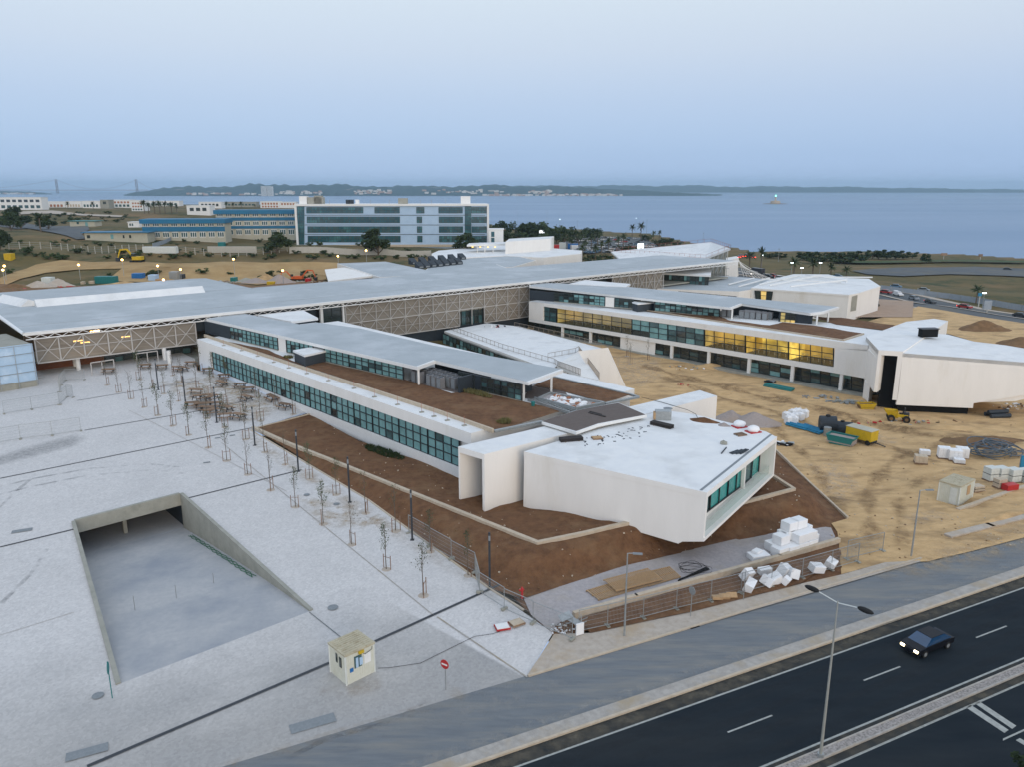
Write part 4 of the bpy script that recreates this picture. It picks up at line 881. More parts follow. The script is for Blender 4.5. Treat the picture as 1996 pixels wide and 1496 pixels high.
# free-standing door frames under the left screen
for xs in ((180, 201, 224), (268, 289, 309)):
    mb = MB(); qs = [P(x, y, 3.1) for x, y in zip(xs, ([731, 728, 724] if xs[0] == 180 else [712, 709, 706]))]
    for q in qs: mb.bar((q.x, q.y, 3.1), (q.x, q.y, 5.3), .14)
    mb.bar(qs[0] + Vector((0, 0, 2.2)), qs[2] + Vector((0, 0, 2.2)), .16); mb.build('door_frame', M['lat'], hall)
# clear and dark parts between the screens
x4, x5, x6 = soff(385), soff(627), soff(672)
hallbox('column', x5 - .3, x5 + .3, 1.0, 1.6, -1, 10.6, 'white'); hallbox('column', x6 - .5, x6 - .1, 1.0, 1.5, -1, 10.6, 'white')
glaze(hall, SS(x5 + .4, 1.6, 10.5), SS(x6 - .5, 1.6, 10.5), SS(x6 - .5, 1.6, 2), SS(x5 + .4, 1.6, 2), 2, 6, 4, ('pan3',), seed=3)
hallbox('dark_wall', x4, x5 - .5, 2.6, 2.9, 7.8, 10.6, 'navy')
# door glazing on the courtyard side
glaze(hall, SS(c2_[8], 1.8, 5.9), SS(c2_[10], 1.8, 5.9), SS(c2_[10], 1.8, 1.9), SS(c2_[8], 1.8, 1.9), 6, 2, 3, ('pan2', 'pan3'), seed=2)
glaze(hall, SS(soff(1040), 3, 10.3), SS(soff(1188), 3, 10.3), SS(soff(1188), 3, 8), SS(soff(1040), 3, 8), 12, 2, 4, ('pan3',), seed=2)
hallbox('base_wall', c2_[0] - 8, c2_[-1], 1.4, 2.0, -1.5, 1.9, 'navy')
# glowing ceiling lamps inside the left screen
for px, py, z in ((185, 645, 8.6), (152, 664, 8.2), (166, 667, 7.6), (245, 656, 8), (470, 500, 9)):
    if px > 400: continue
    q = V(px, py, SA + NS * 5, SB + NS * 5); mb = MB(); mb.box((q.x, q.y, q.z), (1.5, .35, .15), math.atan2(ES.y, ES.x)); mb.build('ceiling_lamp', M['lampw'], hall)
# raised white rooflight on the left part of the roof
t = thing('rooflight', 'long raised white L-shaped rooflight on the left part of the grey hall roof', 'rooflight', P(200, 585, 11.2))
a, b, c_, d = P(15, 576, 12.2), P(66, 586.5, 12.2), P(392, 559.5, 12.2), P(392, 561.5, 12.2)
mb = MB()
def ridge(p, q, s, h=1.25, wd=2.3):
    o_ = s * wd; mb.add([p - o_ + Vector((0, 0, -1.0)), q - o_ + Vector((0, 0, -1.0)), q - o_ * .35 + Vector((0, 0, h - 1)), p - o_ * .35 + Vector((0, 0, h - 1)), p + o_ + Vector((0, 0, -1.0)), q + o_ + Vector((0, 0, -1.0))], [(0, 1, 2, 3), (3, 2, 5, 4), (0, 3, 4), (1, 5, 2)])
ridge(b, c_, NS, 1.4, 2.6); mb.build('cover', M['wroof'], t); mb = MB(); ridge(a, b, Vector((NS.y, -NS.x, 0)), 1.4, 2.6); mb.build('cover', M['wroof'], t)
# wrapped building at far left
t = thing('wrapped_building', 'building wrapped in pale blue sheeting on scaffold at the left edge', 'building', P(20, 760, 3))
WB = [P(-260, 690, 10.0), P(58, 654, 10.0), P(-20, 632, 10), P(-330, 640, 10)]
M['sheet'] = mat('pale_blue_sheeting', (.42, .56, .70), (.36, .50, .64), .5, .6, .5, 3, pos=True, c3=(.52, .64, .76), s3=.5, t3=(.5, .7))
q0 = P(75, 752, 3); q1 = P(-220, 800, 3); top = 10.1
e_ = (q1 - q0).normalized(); back_ = Vector((e_.y, -e_.x, 0)); back_ = back_ if back_.y > 0 else -back_
slab(t, 'wall', [q0 + back_ * .4, q1 + back_ * .4, q1 + back_ * 14, q0 + back_ * 14], 2, top, 'concrete')
slab(t, 'base_wall', [q0, q1, q1 + back_ * .4, q0 + back_ * .4], 2, 4.1, 'concrete')
for k in range(4):
    mb = MB(); z0 = 4.1 + k * 1.55
    mb.add([q0 - back_ * .12 + up * z0 - up * 3, q1 - back_ * .12 + up * z0 - up * 3, q1 - back_ * .02 + up * (z0 - 1.5), q0 - back_ * .02 + up * (z0 - 1.5)], [(0, 1, 2, 3)])
    mb.build('sheeting', M['sheet'], t)
mb = MB()
for k in range(9):
    x = k * 2.6 + .2; mb.tube([q0 + e_ * x - back_ * .25, q0 + e_ * x - back_ * .25 + up * 7.2], .045, 6)
for z in (1.1, 2.6, 4.2, 5.7, 7.1): mb.tube([q0 - back_ * .25 + up * z, q0 + e_ * 22 - back_ * .25 + up * z], .04, 6)
mb.build('scaffold', M['steel'], t)
# ------------------------------------------------------------------ terrace, glass strip, stair and tilted slab in the courtyard
ZT = 2.0
ter = thing('courtyard_terrace', 'broad white terrace stepping from the lattice hall down the courtyard with metal railings', 'terrace', P(1000, 660, ZT))
TP = [P(866, 645, ZT), P(949, 630, ZT), P(1012, 636, ZT), P(1178, 680, ZT), P(1128, 684, ZT), P(1085, 713, ZT), P(1075, 722, ZT)]
slab(ter, 'floor', TP, ZT - .5, ZT, 'wroof', 'plaster')
slab(ter, 'wall', [q.lerp(sum(TP, Vector()) / 7, .05) for q in TP], -1.5, ZT - .5, 'plaster')
q0, q1 = TP[0] + Vector((-.3, -.3, 0)), TP[6] + Vector((-.3, -.3, 0))
glaze(ter, q0 - up * .6, q1 - up * .6, q1 - up * 3.0, q0 - up * 3.0, 26, 2, 5, ('pan2', 'pan1', 'pan3'), seed=12)
st = MB(); s0, s1 = P(1085, 713, ZT), P(1128, 686, ZT); e0, e1 = P(1131, 733, ZR), P(1168, 741.5, ZR); ns = 26
for i in range(ns):
    f0, f1 = i / ns, (i + 1) / ns; a = s0.lerp(e0, f0); b = s1.lerp(e1, f0); c_ = s1.lerp(e1, f1); d = s0.lerp(e0, f1); z = a.z + (ZR - ZT) / ns
    st.prism([xy(a), xy(b), xy(c_), xy(d)], z - .5, z)
st.build('stair', M['plaster'], ter)
def railing(parent, pts, h=1.0, step=1.9, m='lat', bars=True):
    mb = MB()
    for a, b in zip(pts[:-1], pts[1:]):
        n = max(1, round((b - a).length / step)); mb.bar(a + up * h, b + up * h, .07); mb.bar(a + up * .12, b + up * .12, .05)
        for i in range(n + 1): mb.bar(a.lerp(b, i / n), a.lerp(b, i / n) + up * h, .07)
        if bars:
            k = int((b - a).length / .45)
            for i in range(k): mb.bar(a.lerp(b, i / k) + up * .12, a.lerp(b, i / k) + up * h, .018)
    return mb.build('railing', M[m], parent)
M['rail'] = mat('rail_steel', (.30, .25, .20), None, 3, .6)
railing(ter, [P(878, 643, ZT), P(980, 680, ZT), P(1080, 709, ZT), s0.lerp(e0, .05), e0 + Vector((0, 0, .1))], m='rail')
railing(ter, [P(1003, 636, ZT), P(1090, 655, ZT), P(1172, 677, ZT)], m='rail'); railing(ter, [P(1068, 698, ZT), P(1122, 688, ZT), s1 + up * .2, e1 + up * .1], m='rail')
t = thing('tilted_slab', 'big cream slab leaning at the end of the courtyard terrace', 'wall')
ta_, tb_ = P(1127, 684.5, 7.6), P(1184, 677.5, 7.6); tq = [ta_, tb_, V(1219, 756, ta_, tb_) - Vector((0, .0, 0)), V(1171, 760, ta_, tb_)]
t.location = Vector((tq[2].x, tq[2].y, -1)); 
mb = MB(); bk = Vector((.2, .5, -.1)); vs = tq + [v + bk for v in tq]; mb.add(vs, [(0, 1, 2, 3), (7, 6, 5, 4)] + [(i, 4 + i, 4 + (i + 1) % 4, (i + 1) % 4) for i in range(4)])
mb.build('slab', M['plaster'], t); print('TILT', tq)
# ------------------------------------------------------------------ far wing (two storeys and a lit ribbon)
F2A, F2B = P(1094, 659, -1), P(1640, 765, -1); E2 = (F2B - F2A).normalized(); N2 = Vector((-E2.y, E2.x, 0))
def V2(x, y, off=0.0): q = V(x, y, F2A, F2B); return q + N2 * off
wing2 = thing('research_wing', 'far two-storey white wing with yellow lit windows above the sandy yard', 'building', F2A.lerp(F2B, .5))
T0, T1 = V2(1031, 587), V2(1692, 673)
def R2z(x, y): s_ = (Vector((x, y, 0)) - Vector((T0.x, T0.y, 0))).dot(E2) / (Vector((T1.x, T1.y, 0)) - Vector((T0.x, T0.y, 0))).length; return T0.z + (T1.z - T0.z) * s_
def R2(px, py, dz=0.0):
    z = 7.8
    for _ in range(15): q = P(px, py, z); z = R2z(q.x, q.y)
    return Vector((q.x, q.y, z + dz))
Wd2 = 19.0
wu = [V2(1059, 597), V2(1627, 678.5), V2(1625, 716), V2(1059, 625)]
vwall(wing2, 'fascia', [T0, V2(1059, 590.7 - .0) if False else T0.lerp(T1, .5), T1, V2(1690, 684) + Vector((0, 0, 0)), wu[1], wu[0], Vector((T0.x, T0.y, wu[0].z - .0))], 'plaster', .55)
vwall(wing2, 'end_wall', [Vector((T0.x, T0.y, wu[0].z)), wu[0], wu[3], Vector((T0.x, T0.y, wu[3].z))], 'plaster', .55)
r0 = V2(1690, 685); vwall(wing2, 'end_wall', [wu[1], Vector((T1.x, T1.y, T1.z - .8)), V2(1687, 738), V2(1625, 727), wu[2]], 'plaster', .55)
vwall(wing2, 'floor_band', [Vector((T0.x, T0.y, wu[3].z)), wu[3], wu[2], V2(1625, 727), V2(1046, 629), Vector((T0.x, T0.y, V2(1046, 629).z))], 'white', .7)
rp2 = [T0 + N2 * .02, T1 + N2 * .02, T1 + N2 * Wd2, T0 + N2 * Wd2]
mb = MB(); mb.prism([xy(q) for q in rp2], [T0.z - .5, T1.z - .5, T1.z - .5, T0.z - .5], [T0.z + .01, T1.z + .01, T1.z + .01, T0.z + .01]); mb.build('roof', M['wroof'], wing2)
# rooms behind the ribbon: recesses; walls of lit rooms glow to imitate room light
M['roomd'] = mat('dim_room_wall', (.22, .20, .13), (.12, .12, .08), .4, .9, pos=True)
def glowmat(name, col, st):
    m = mat(name, (.75, .62, .25), (.65, .5, .18), .6, .8, pos=True); n = m.node_tree; b = n.nodes['Principled BSDF']
    g = n.nodes.new('ShaderNodeNewGeometry'); t = n.nodes.new('ShaderNodeTexNoise'); t.inputs['Scale'].default_value = .32; n.links.new(g.outputs['Position'], t.inputs['Vector'])
    mr = n.nodes.new('ShaderNodeMapRange'); mr.inputs[1].default_value = .38; mr.inputs[2].default_value = .66; mr.inputs[3].default_value = st * .3; mr.inputs[4].default_value = st * 1.5; n.links.new(t.outputs['Fac'], mr.inputs[0])
    n.links.new(mr.outputs[0], b.inputs['Emission Strength']); b.inputs['Emission Color'].default_value = tuple(col) + (1,); return m
M['room1'] = glowmat('bright_glowing_room', (1, .68, .14), .52); M['room2'] = glowmat('dim_glowing_room', (1, .62, .2), .13); M['room3'] = glowmat('amber_glowing_room', (1, .6, .14), .21)  # emission stands in for lamplight on room walls and lit panes
def at2(px, z, off=0.0):
    u = (px - 998) / FPX; lo, hi = -.5, 1.6; d = F2B - F2A
    for _ in range(40):
        m_ = (lo + hi) / 2; q = F2A + d * m_ + N2 * off; dep = q.y * cP - (z - CAMH) * sP
        if q.x / dep < u: lo = m_
        else: hi = m_
    return Vector((q.x, q.y, z))
gm = bpy.data.materials.new('window_glass'); gm.use_nodes = True; n = gm.node_tree; n.nodes.clear(); out_ = n.nodes.new('ShaderNodeOutputMaterial'); a_n = n.nodes.new('ShaderNodeBsdfTransparent'); b_n = n.nodes.new('ShaderNodeBsdfGlossy'); mxs = n.nodes.new('ShaderNodeMixShader')
a_n.inputs[0].default_value = (.82, .88, .82, 1); b_n.inputs['Roughness'].default_value = .08; mxs.inputs[0].default_value = .14; n.links.new(a_n.outputs[0], mxs.inputs[1]); n.links.new(b_n.outputs[0], mxs.inputs[2]); n.links.new(mxs.outputs[0], out_.inputs[0]); M['glass'] = gm
segs2 = [(1059, 1085, 'pan2', 2), (1085, 1232, 'room2', 8), (1232, 1302, 'pan1', 4), (1302, 1373, 'pan2', 4), (1373, 1453, 'room3', 4), (1453, 1537, 'room1', 4), (1537, 1625, 'room3', 4)]
fz = lambda px: (lambda f: (wu[0].z + (wu[1].z - wu[0].z) * f, wu[3].z + (wu[2].z - wu[3].z) * f))((at2(px, 5) - at2(1059, 5)).length / (at2(1625, 5) - at2(1059, 5)).length)
for x0, x1, rm, nc in segs2:
    (ta, ba), (tb, bb_) = fz(x0), fz(x1); lit = rm.startswith('room')
    q = [at2(x0, ta, .3), at2(x1, tb, .3), at2(x1, bb_, .3), at2(x0, ba, .3)]
    glaze(wing2, *q, nc, 3, nc, ('glass',) if lit else (rm, 'pan1' if rm == 'pan2' else 'pan2', 'pan3'), wts=None if lit else (6, 1.5, 1), fw=.11, seed=int(x0))
    if lit:
        D = N2 * 6; o_ = N2 * .35
        mb = MB(); a, b, c_, d = [v + o_ for v in q]
        mb.quad(a + D, b + D, c_ + D, d + D, 0); mb.quad(d, c_, c_ + D, d + D, 1); mb.quad(a, b, b + D, a + D, 2); mb.quad(a, d, d + D, a + D, 0); mb.quad(b, c_, c_ + D, b + D, 0)
        mb.build('room', [M[rm], M['roomf'] if 'roomf' in M else M['roomd'], M['white']], wing2)
        mb = MB()
        for k in range(nc):
            for j in range(2):
                p_ = d.lerp(c_, (k + .5) / nc) + N2 * (1.6 + 2.2 * j) + up * .74
                mb.box(p_, (1.3, .6, .05), math.atan2(E2.y, E2.x))
                for sx_ in (-.55, .55): mb.bar(p_ + E2 * sx_ - up * .72, p_ + E2 * sx_, .05)
        mb.build('table', M['white'], wing2)
        if rm != 'room1' or 1:
            mb = MB()
            for k in range(max(2, nc // 2)):
                p_ = a.lerp(b, (k + .5) / max(2, nc // 2)) + N2 * 2.5 - up * .08; mb.box(p_, (.9, .25, .06), math.atan2(E2.y, E2.x))
            mb.build('ceiling_lamp', M['lampy'] if rm != 'room2' else M['lampy'], wing2)
    else:
        mb = MB(); o_ = N2 * .5; mb.quad(*[v + o_ for v in q]); mb.build('room', M['roomd'], wing2)
# lower storey: columns and shop-front glass, one solid white part
lz = lambda px: V2(px, 629 + (727 - 629) / (1625 - 1046) * (px - 1046)).z
grd = -1.0
for x0, x1 in ((1042, 1096.5), (1096.5, 1151), (1151, 1209), (1277, 1309), (1309, 1380.6), (1380.6, 1459), (1459, 1543), (1543, 1637.7), (1637.7, 1682)):
    q = [at2(x0, lz(x0), 1.6), at2(x1, lz(x1), 1.6), at2(x1, grd + .25, 1.6), at2(x0, grd + .25, 1.6)]; nc = max(2, round((q[1] - q[0]).length / 2.1))
    glaze(wing2, *q, nc, 3, nc, ('pan3', 'pan2', 'pan1'), wts=(8, 1, 1.2), fw=.1, seed=int(x0) + 5)
for x in (1096.5, 1151, 1308.7, 1380.6, 1459, 1543, 1637.7):
    a = at2(x, grd, .35); mb = MB(); mb.box((a.x, a.y, (grd + lz(x)) / 2), (.6, .45, lz(x) - grd), math.atan2(E2.y, E2.x)); mb.build('column', M['white'], wing2)
slab(wing2, 'white_wall', [at2(1209, 0, .4), at2(1277, 0, .4), at2(1277, 0, 1.9), at2(1209, 0, 1.9)], -1.3, lz(1240), 'plaster')
slab(wing2, 'step', [at2(1080, -1, -.6), at2(1690, -1, -.6), at2(1690, -1, 1.7), at2(1080, -1, 1.7)], -1.6, -.78, 'concrete')
mb = MB(); q = [T0 + N2 * 2.4, T1 + N2 * 2.4, T1 + N2 * (Wd2 - .3), T0 + N2 * (Wd2 - .3)]; mb.prism([xy(v) for v in q], -1.5, [lz(1046) - .4, lz(1625) - .4, lz(1625) - .4, lz(1046) - .4]); mb.build('core', M['plaster'], wing2)
mb = MB(); q = [T0 + N2 * 7, T1 + N2 * 7, T1 + N2 * (Wd2 - .3), T0 + N2 * (Wd2 - .3)]; mb.prism([xy(v) for v in q], 1, [T0.z - .55, T1.z - .55, T1.z - .55, T0.z - .55]); mb.build('core', M['plaster'], wing2)
# soil roof and parapet of wing 2
def roofpoly2(name, pts, m, parent, th=.1, step=1.0, amp=.05):
    mb = cdt_patch([R2(x, y) for x, y in pts], None, step, lambda x, y: np.array([R2z(a, b) + th for a, b in zip(x, y)]), amp, 7); return mb.build(name, M[m], parent, smooth=True)
roofpoly2('planted_roof', [(1180, 596), (1277, 606), (1400, 615), (1420, 625), (1500, 635), (1525, 629), (1600, 637), (1682, 651), (1645, 663), (1450, 634), (1277, 610)], 'soil', wing2)
roofpoly2('planted_roof', [(1580, 617), (1640, 620), (1745, 635), (1725, 645), (1630, 633)], 'soil', wing2)
mb = MB(); pp = [R2(1040, 583, .1), R2(1259, 606, .1), R2(1450, 635.5, .1), R2(1643, 664.5, .1), R2(1683, 652, .1)]
for a, b in zip(pp[:-1], pp[1:]): mb.bar(a, b, .3, .35)
mb.build('parapet', M['stone'], wing2)
pav2, at3, a_, b_ = pavilion('roof_pavilion', 'far grey-roofed glazed pavilion standing on the soil roof of the far wing', 7.65, 10.45,
    [(1031.5, 557), (1424, 599.5), (1446.5, 591.5), (1580, 610.5), (1606, 607)], [(1636, 598), (1400, 575), (1220.5, 558.5), (1150, 554), (1032, 550)], None, (1031.6, 583.5), (1400, 618),
    [('d', 1032, 1080), ('g', 1080, 1118, 4, PG, (1, 1, 6)), ('g', 1118, 1179, 6, PG, (3, 1, 1)), ('w', 1179, 1198), ('g', 1198, 1234, 4, PG, (1, 2, 4)), ('g', 1276, 1402, 12, PG, (3, 2, 2)), ('r', 1404, 1520, 4.5), ('g', 1520, 1550, 3, ('room3', 'pan3'), (1, 1)), ('d', 1550, 1582)])
for px, py in ((1426, 622), (1591, 635.5), (1613, 630)):
    q = P(px, py, 7.75); mb = MB(); mb.box((q.x, q.y, (7.6 + 9.93) / 2), (.3, .3, 9.93 - 7.6)); mb.build('post', M['white'], pav2)
t = thing('plant_box', 'dark box with white roof against the far pavilion windows', 'rooftop box', P(1254, 607, 7.7))
pq = [P(x, y, 9.4) for x, y in [(1232, 588.5), (1243, 592), (1277, 589), (1262, 584.5)]]; cen = sum(pq, Vector()) / 4
slab(t, 'wall', [cen + (q - cen) * .94 for q in pq], 7.4, 9.15, 'cladd'); slab(t, 'roof', pq, 9.15, 9.4, 'wroof')
t = thing('stair_head', 'small white-roofed stair head behind the far pavilion by the lattice screen', 'rooftop box', P(1170, 560, 7.7))
pq = [P(x, y, 10.6) for x, y in [(1108, 553), (1220, 559), (1229, 553), (1141, 545.5)]]; cen = sum(pq, Vector()) / 4
slab(t, 'roof', pq, 10.1, 10.6, 'wroof'); slab(t, 'wall', [cen + (q - cen) * .9 for q in pq], 7.4, 10.1, 'navy')
# ------------------------------------------------------------------ far angular block
blk2 = thing('angular_block', 'far big white faceted block with a tall dark doorway at right', 'building', P(1800, 800, -1))
ZB = 9.1
J0, J1 = P(1747, 790, .1), P(1897, 796.5, .1)
def VB(x, y): return V(x, y, J0, J1)
tq = [VB(1759.7, 688.5), VB(1995, 706.5), VB(2080, 713), VB(2080, 757), VB(1996, 771), VB(1897.6, 787), VB(1896.5, 796.5), VB(1747, 790), VB(1751.5, 764)]
vwall(blk2, 'front_wall', tq, 'plaster', .5)
L2 = [tq[0], tq[1], tq[2]] + [P(x, y, z) for x, y, z in ((2060, 690, 9.0), (1960, 673, 9.1), (1898, 665.6, 9.1), (1848, 652, 9.1), (1800, 648, 9.1))]
mb = MB(); mb.prism([xy(q) for q in L2], [q.z - .6 for q in L2], [q.z for q in L2]); mb.build('roof', M['wroof'], blk2)
LI = [q.lerp(sum(L2, Vector()) / len(L2), .04) for q in L2]; LI[2] = LI[2].lerp(LI[3], .2)
mb = MB(); mb.prism([xy(q) for q in LI], [0, 1.5, 3.2, 3, 0, -1, -1, -1], [q.z - .65 for q in LI]); mb.build('core', M['plaster'], blk2)
slab(blk2, 'plinth', [J0 + Vector((.6, .8, 0)), J1 + Vector((-.3, .8, 0)), J1 + Vector((-.3, 6, 0)), J0 + Vector((.6, 6, 0))], -1.6, .05, 'black')
bl = [P(1688, 657, ZB), P(1712.5, 683.5, ZB), tq[0], P(1848, 626.5, ZB), P(1820.6, 622, ZB), P(1766, 628, ZB)]
mb = MB(); mb.prism([xy(q) for q in bl], ZB - .7, ZB + .1, 0, 1); mb.build('bar_roof', [M['wroof'], M['plaster']], blk2)
bxx = (bl[3] - bl[2]).normalized(); o_ = bxx * 9
slab(blk2, 'bar_wall', [bl[1] + o_, bl[2] + o_, bl[3], bl[4], bl[5], bl[0] + bxx * 6], -1.4, ZB - .7, 'plaster')
b1, b2 = bl[1], bl[2]; dn = (b2 - b1).normalized()
slab(blk2, 'portal_wall', [b1, b1 + dn * .5, b1 + dn * .5 + o_, b1 + o_], 2.0, ZB - .7, 'plaster'); slab(blk2, 'portal_wall', [b2 - dn * .7, b2, b2 + o_, b2 - dn * .7 + o_], .9, ZB - .7, 'plaster')
vwall(blk2, 'side_wall', [bl[0], bl[1], Vector((b1.x, b1.y, 2.0)), Vector((bl[0].x, bl[0].y, 2.0))], 'plaster', .4)
mb = MB(); mb.prism([xy(T1), xy(b1), xy(b1 + bxx * 3), xy(T1 + N2 * 3)], 2.2, min(T1.z, ZB) - .6); mb.prism([xy(P(x, y, -1)) for x, y in ((1681, 776), (1692, 785.5), (1699, 782), (1689, 773))], -1.4, 2.25); mb.build('link_wall', M['plaster'], blk2)
vwall(blk2, 'doorway', [b1 + dn * .3 + bxx * 2.2 - up * (ZB + .9), b2 - dn * .3 + bxx * 2.2 - up * (ZB + .9), b2 - dn * .3 + bxx * 2.2 - up * .6, b1 + dn * .3 + bxx * 2.2 - up * .6], 'black', .2)
t = thing('roof_intake', 'black intake box on the far block roof', 'rooftop box', P(1808, 658, ZB)); mb = MB(); mb.box((wloc(t).x, wloc(t).y, ZB + .9), (3.0, 1.2, 1.4), .1); mb.build('casing', M['black'], t); mb = MB(); mb.box((wloc(t).x, wloc(t).y, ZB + 1.66), (3.3, 1.5, .12), .1); mb.build('cap', M['dsteel'], t)
# ------------------------------------------------------------------ middle distance: helpers
ONC = {}
def on_(x, y):
    k = (x, y)
    if k not in ONC: ONC[k] = on(x, y)
    return ONC[k].copy()
def hgt(q, py):
    """height above base point q whose top shows at pixel row py"""
    lo, hi = 0.0, 120.0
    for _ in range(40):
        m_ = (lo + hi) / 2; z = q.z + m_ - CAMH; y = 748 - FPX * (q.y * sP + z * cP) / (q.y * cP - z * sP)
        if y > py: lo = m_
        else: hi = m_
    return lo
def drape(name, pts, m, dz=.35, step=5.0, kind='structure'):
    o = [on_(x, y) for x, y in pts]
    return tag(cdt_patch(o, None, step, lambda x, y: H(x, y) + dz).build(name, M[m], smooth=True, origin=(0, 0, 0)), kind=kind)
def box_building(name, label, x0, x1, yb, yt, depth, m='plaster', roof='wroof', cat='building', rz=0.0, yb2=None, over=.3, windows=None, group=None, base=None):
    a = base or on_(x0, yb); b = V(x1, yb2 or yb, a, a + Vector((math.cos(rz), math.sin(rz), 0))); b.z = a.z; h_ = hgt(a, yt)
    e = (b - a).normalized(); n = Vector((-e.y, e.x, 0)); t = thing(name, label, cat, a.lerp(b, .5), group=group)
    slab(t, 'wall', [a, b, b + n * depth, a + n * depth], a.z - 2, a.z + h_ - .3, m)
    slab(t, 'roof', [a - e * over - n * over, b + e * over - n * over, b + e * over + n * (depth + over), a - e * over + n * (depth + over)], a.z + h_ - .3, a.z + h_, roof)
    if windows:
        L = (b - a).length
        for (u0, u1, v0, v1, k, mm) in windows:
            mb = MB()
            for i in range(k):
                f0 = u0 + (u1 - u0) * (i + .18) / k; f1 = u0 + (u1 - u0) * (i + .82) / k
                c_ = a + e * L * (f0 + f1) / 2 - n * .04 + up * h_ * (v0 + v1) / 2; mb = MB(); mb.box(c_, (L * (f1 - f0), .12, h_ * (v1 - v0)), math.atan2(e.y, e.x)); mb.build('window', M[mm], t)
    return t, a, b, n, h_
def leafcloud(mb, c, r, n, size, seed, mi=0, clump=9, shell=.55):
    rg = random.Random(seed); cl = []
    for k in range(clump):
        while True:
            p = Vector((rg.uniform(-1, 1), rg.uniform(-1, 1), rg.uniform(-.8, 1)))
            if .25 < p.length < .95: break
        cl.append((p, rg.uniform(.28, .5)))
    for k in range(n):
        p0, rr = rg.choice(cl); d = Vector((rg.gauss(0, 1), rg.gauss(0, 1), rg.gauss(0, 1))).normalized() * rr * (rg.random() ** .4)
        p = p0 + d; p = Vector((c[0] + p.x * r[0], c[1] + p.y * r[1], c[2] + p.z * r[2]))
        a = Vector((rg.gauss(0, 1), rg.gauss(0, 1), rg.gauss(0, .6))).normalized() * size * rg.uniform(.6, 1.3); b = a.cross(Vector((rg.gauss(0, 1), rg.gauss(0, 1), rg.gauss(0, 1)))).normalized() * size * .6
        mb.add([p - a, p + b, p + a, p - b], [(0, 1, 2, 3)], mi)
def bush_proto(name, label, cat, seed, n=420, size=.09, trunk=.28, m='leaf', group=None, flat=1.0):
    """unit tree: 1 m tall, scaled when placed"""
    t = thing(name, label, cat, (0, 0, 0), group=group); mb = MB(); rg = random.Random(seed)
    mb.tube([(0, 0, -.08), (.01, 0, .2), (0, .01, .45)], [.035, .028, .02], 6)
    for k in range(5):
        a = k * 1.26 + seed; mb.tube([(0, 0, trunk * .7), (math.cos(a) * .16, math.sin(a) * .16, trunk + .12), (math.cos(a) * .26, math.sin(a) * .26, trunk + .33)], [.018, .012, .006], 4)
    mb.build('trunk', M['bark'], t); mb = MB(); leafcloud(mb, (0, 0, .55 + trunk * .25), (.46, .46, .46 * flat), n, size, seed); mb.build('crown', M[m], t); return t
def palm_proto(name, label, seed=1, group=None, h=1.0, skirt=False):
    t = thing(name, label, 'palm', (0, 0, 0), group=group); mb = MB(); mb.tube([(0, 0, -.05), (.01, 0, .4), (0, 0, .74)], [.034, .026, .03], 7); mb.build('trunk', M['bark'], t)
    mb = MB(); rg = random.Random(seed)
    for k in range(34):
        a = rg.uniform(0, 6.28); e0 = rg.uniform(-.5, 1.35); L = rg.uniform(.26, .36); p = Vector((0, 0, .74)); d = Vector((math.cos(a) * math.cos(e0), math.sin(a) * math.cos(e0), math.sin(e0))); prev = p; s_ = Vector((-math.sin(a), math.cos(a), 0))
        pts = []
        for j in range(6): pts.append(p.copy()); p = p + d * L / 5; d = (d + Vector((0, 0, -.22))).normalized()
        for j in range(5):
            w0 = .028 * math.sin((j + .6) / 6 * math.pi) + .006; w1 = .028 * math.sin((j + 1.6) / 6 * math.pi) + .004
            mb.quad(pts[j] - s_ * w0 - up * w0 * .7, pts[j + 1] - s_ * w1 - up * w1 * .7, pts[j + 1], pts[j]); mb.quad(pts[j], pts[j + 1], pts[j + 1] + s_ * w1 - up * w1 * .7, pts[j] + s_ * w0 - up * w0 * .7)
    mb.build('crown', M['palm'], t); return t
# ------------------------------------------------------------------ tracks, roads and bare earth behind the site
drape('dirt_track', [(0, 543), (30, 531), (70, 517), (120, 508), (180, 512), (270, 511), (330, 515), (330, 522), (230, 525), (150, 527), (90, 533), (40, 545), (0, 560)], 'dirt', .3)
drape('excavated_earth', [(200, 549), (240, 522), (300, 514), (430, 511), (560, 512), (660, 513), (650, 545), (500, 556), (420, 548), (300, 552)], 'dirt', .25)
drape('bare_ground', [(0, 600), (0, 556), (90, 562), (180, 560), (290, 552), (370, 553), (420, 553), (500, 560), (630, 548), (640, 560), (300, 600)], 'earth', .5)
drape('lane', [(0, 433), (45, 434), (110, 442), (160, 440), (175, 448), (160, 458), (168, 467), (150, 468), (110, 456), (60, 447), (0, 442)], 'greyroad', .5, 8)
drape('lane', [(10, 415), (100, 411), (165, 418), (240, 421), (236, 424), (160, 421), (95, 417), (10, 420)], 'walk', .6, 8)
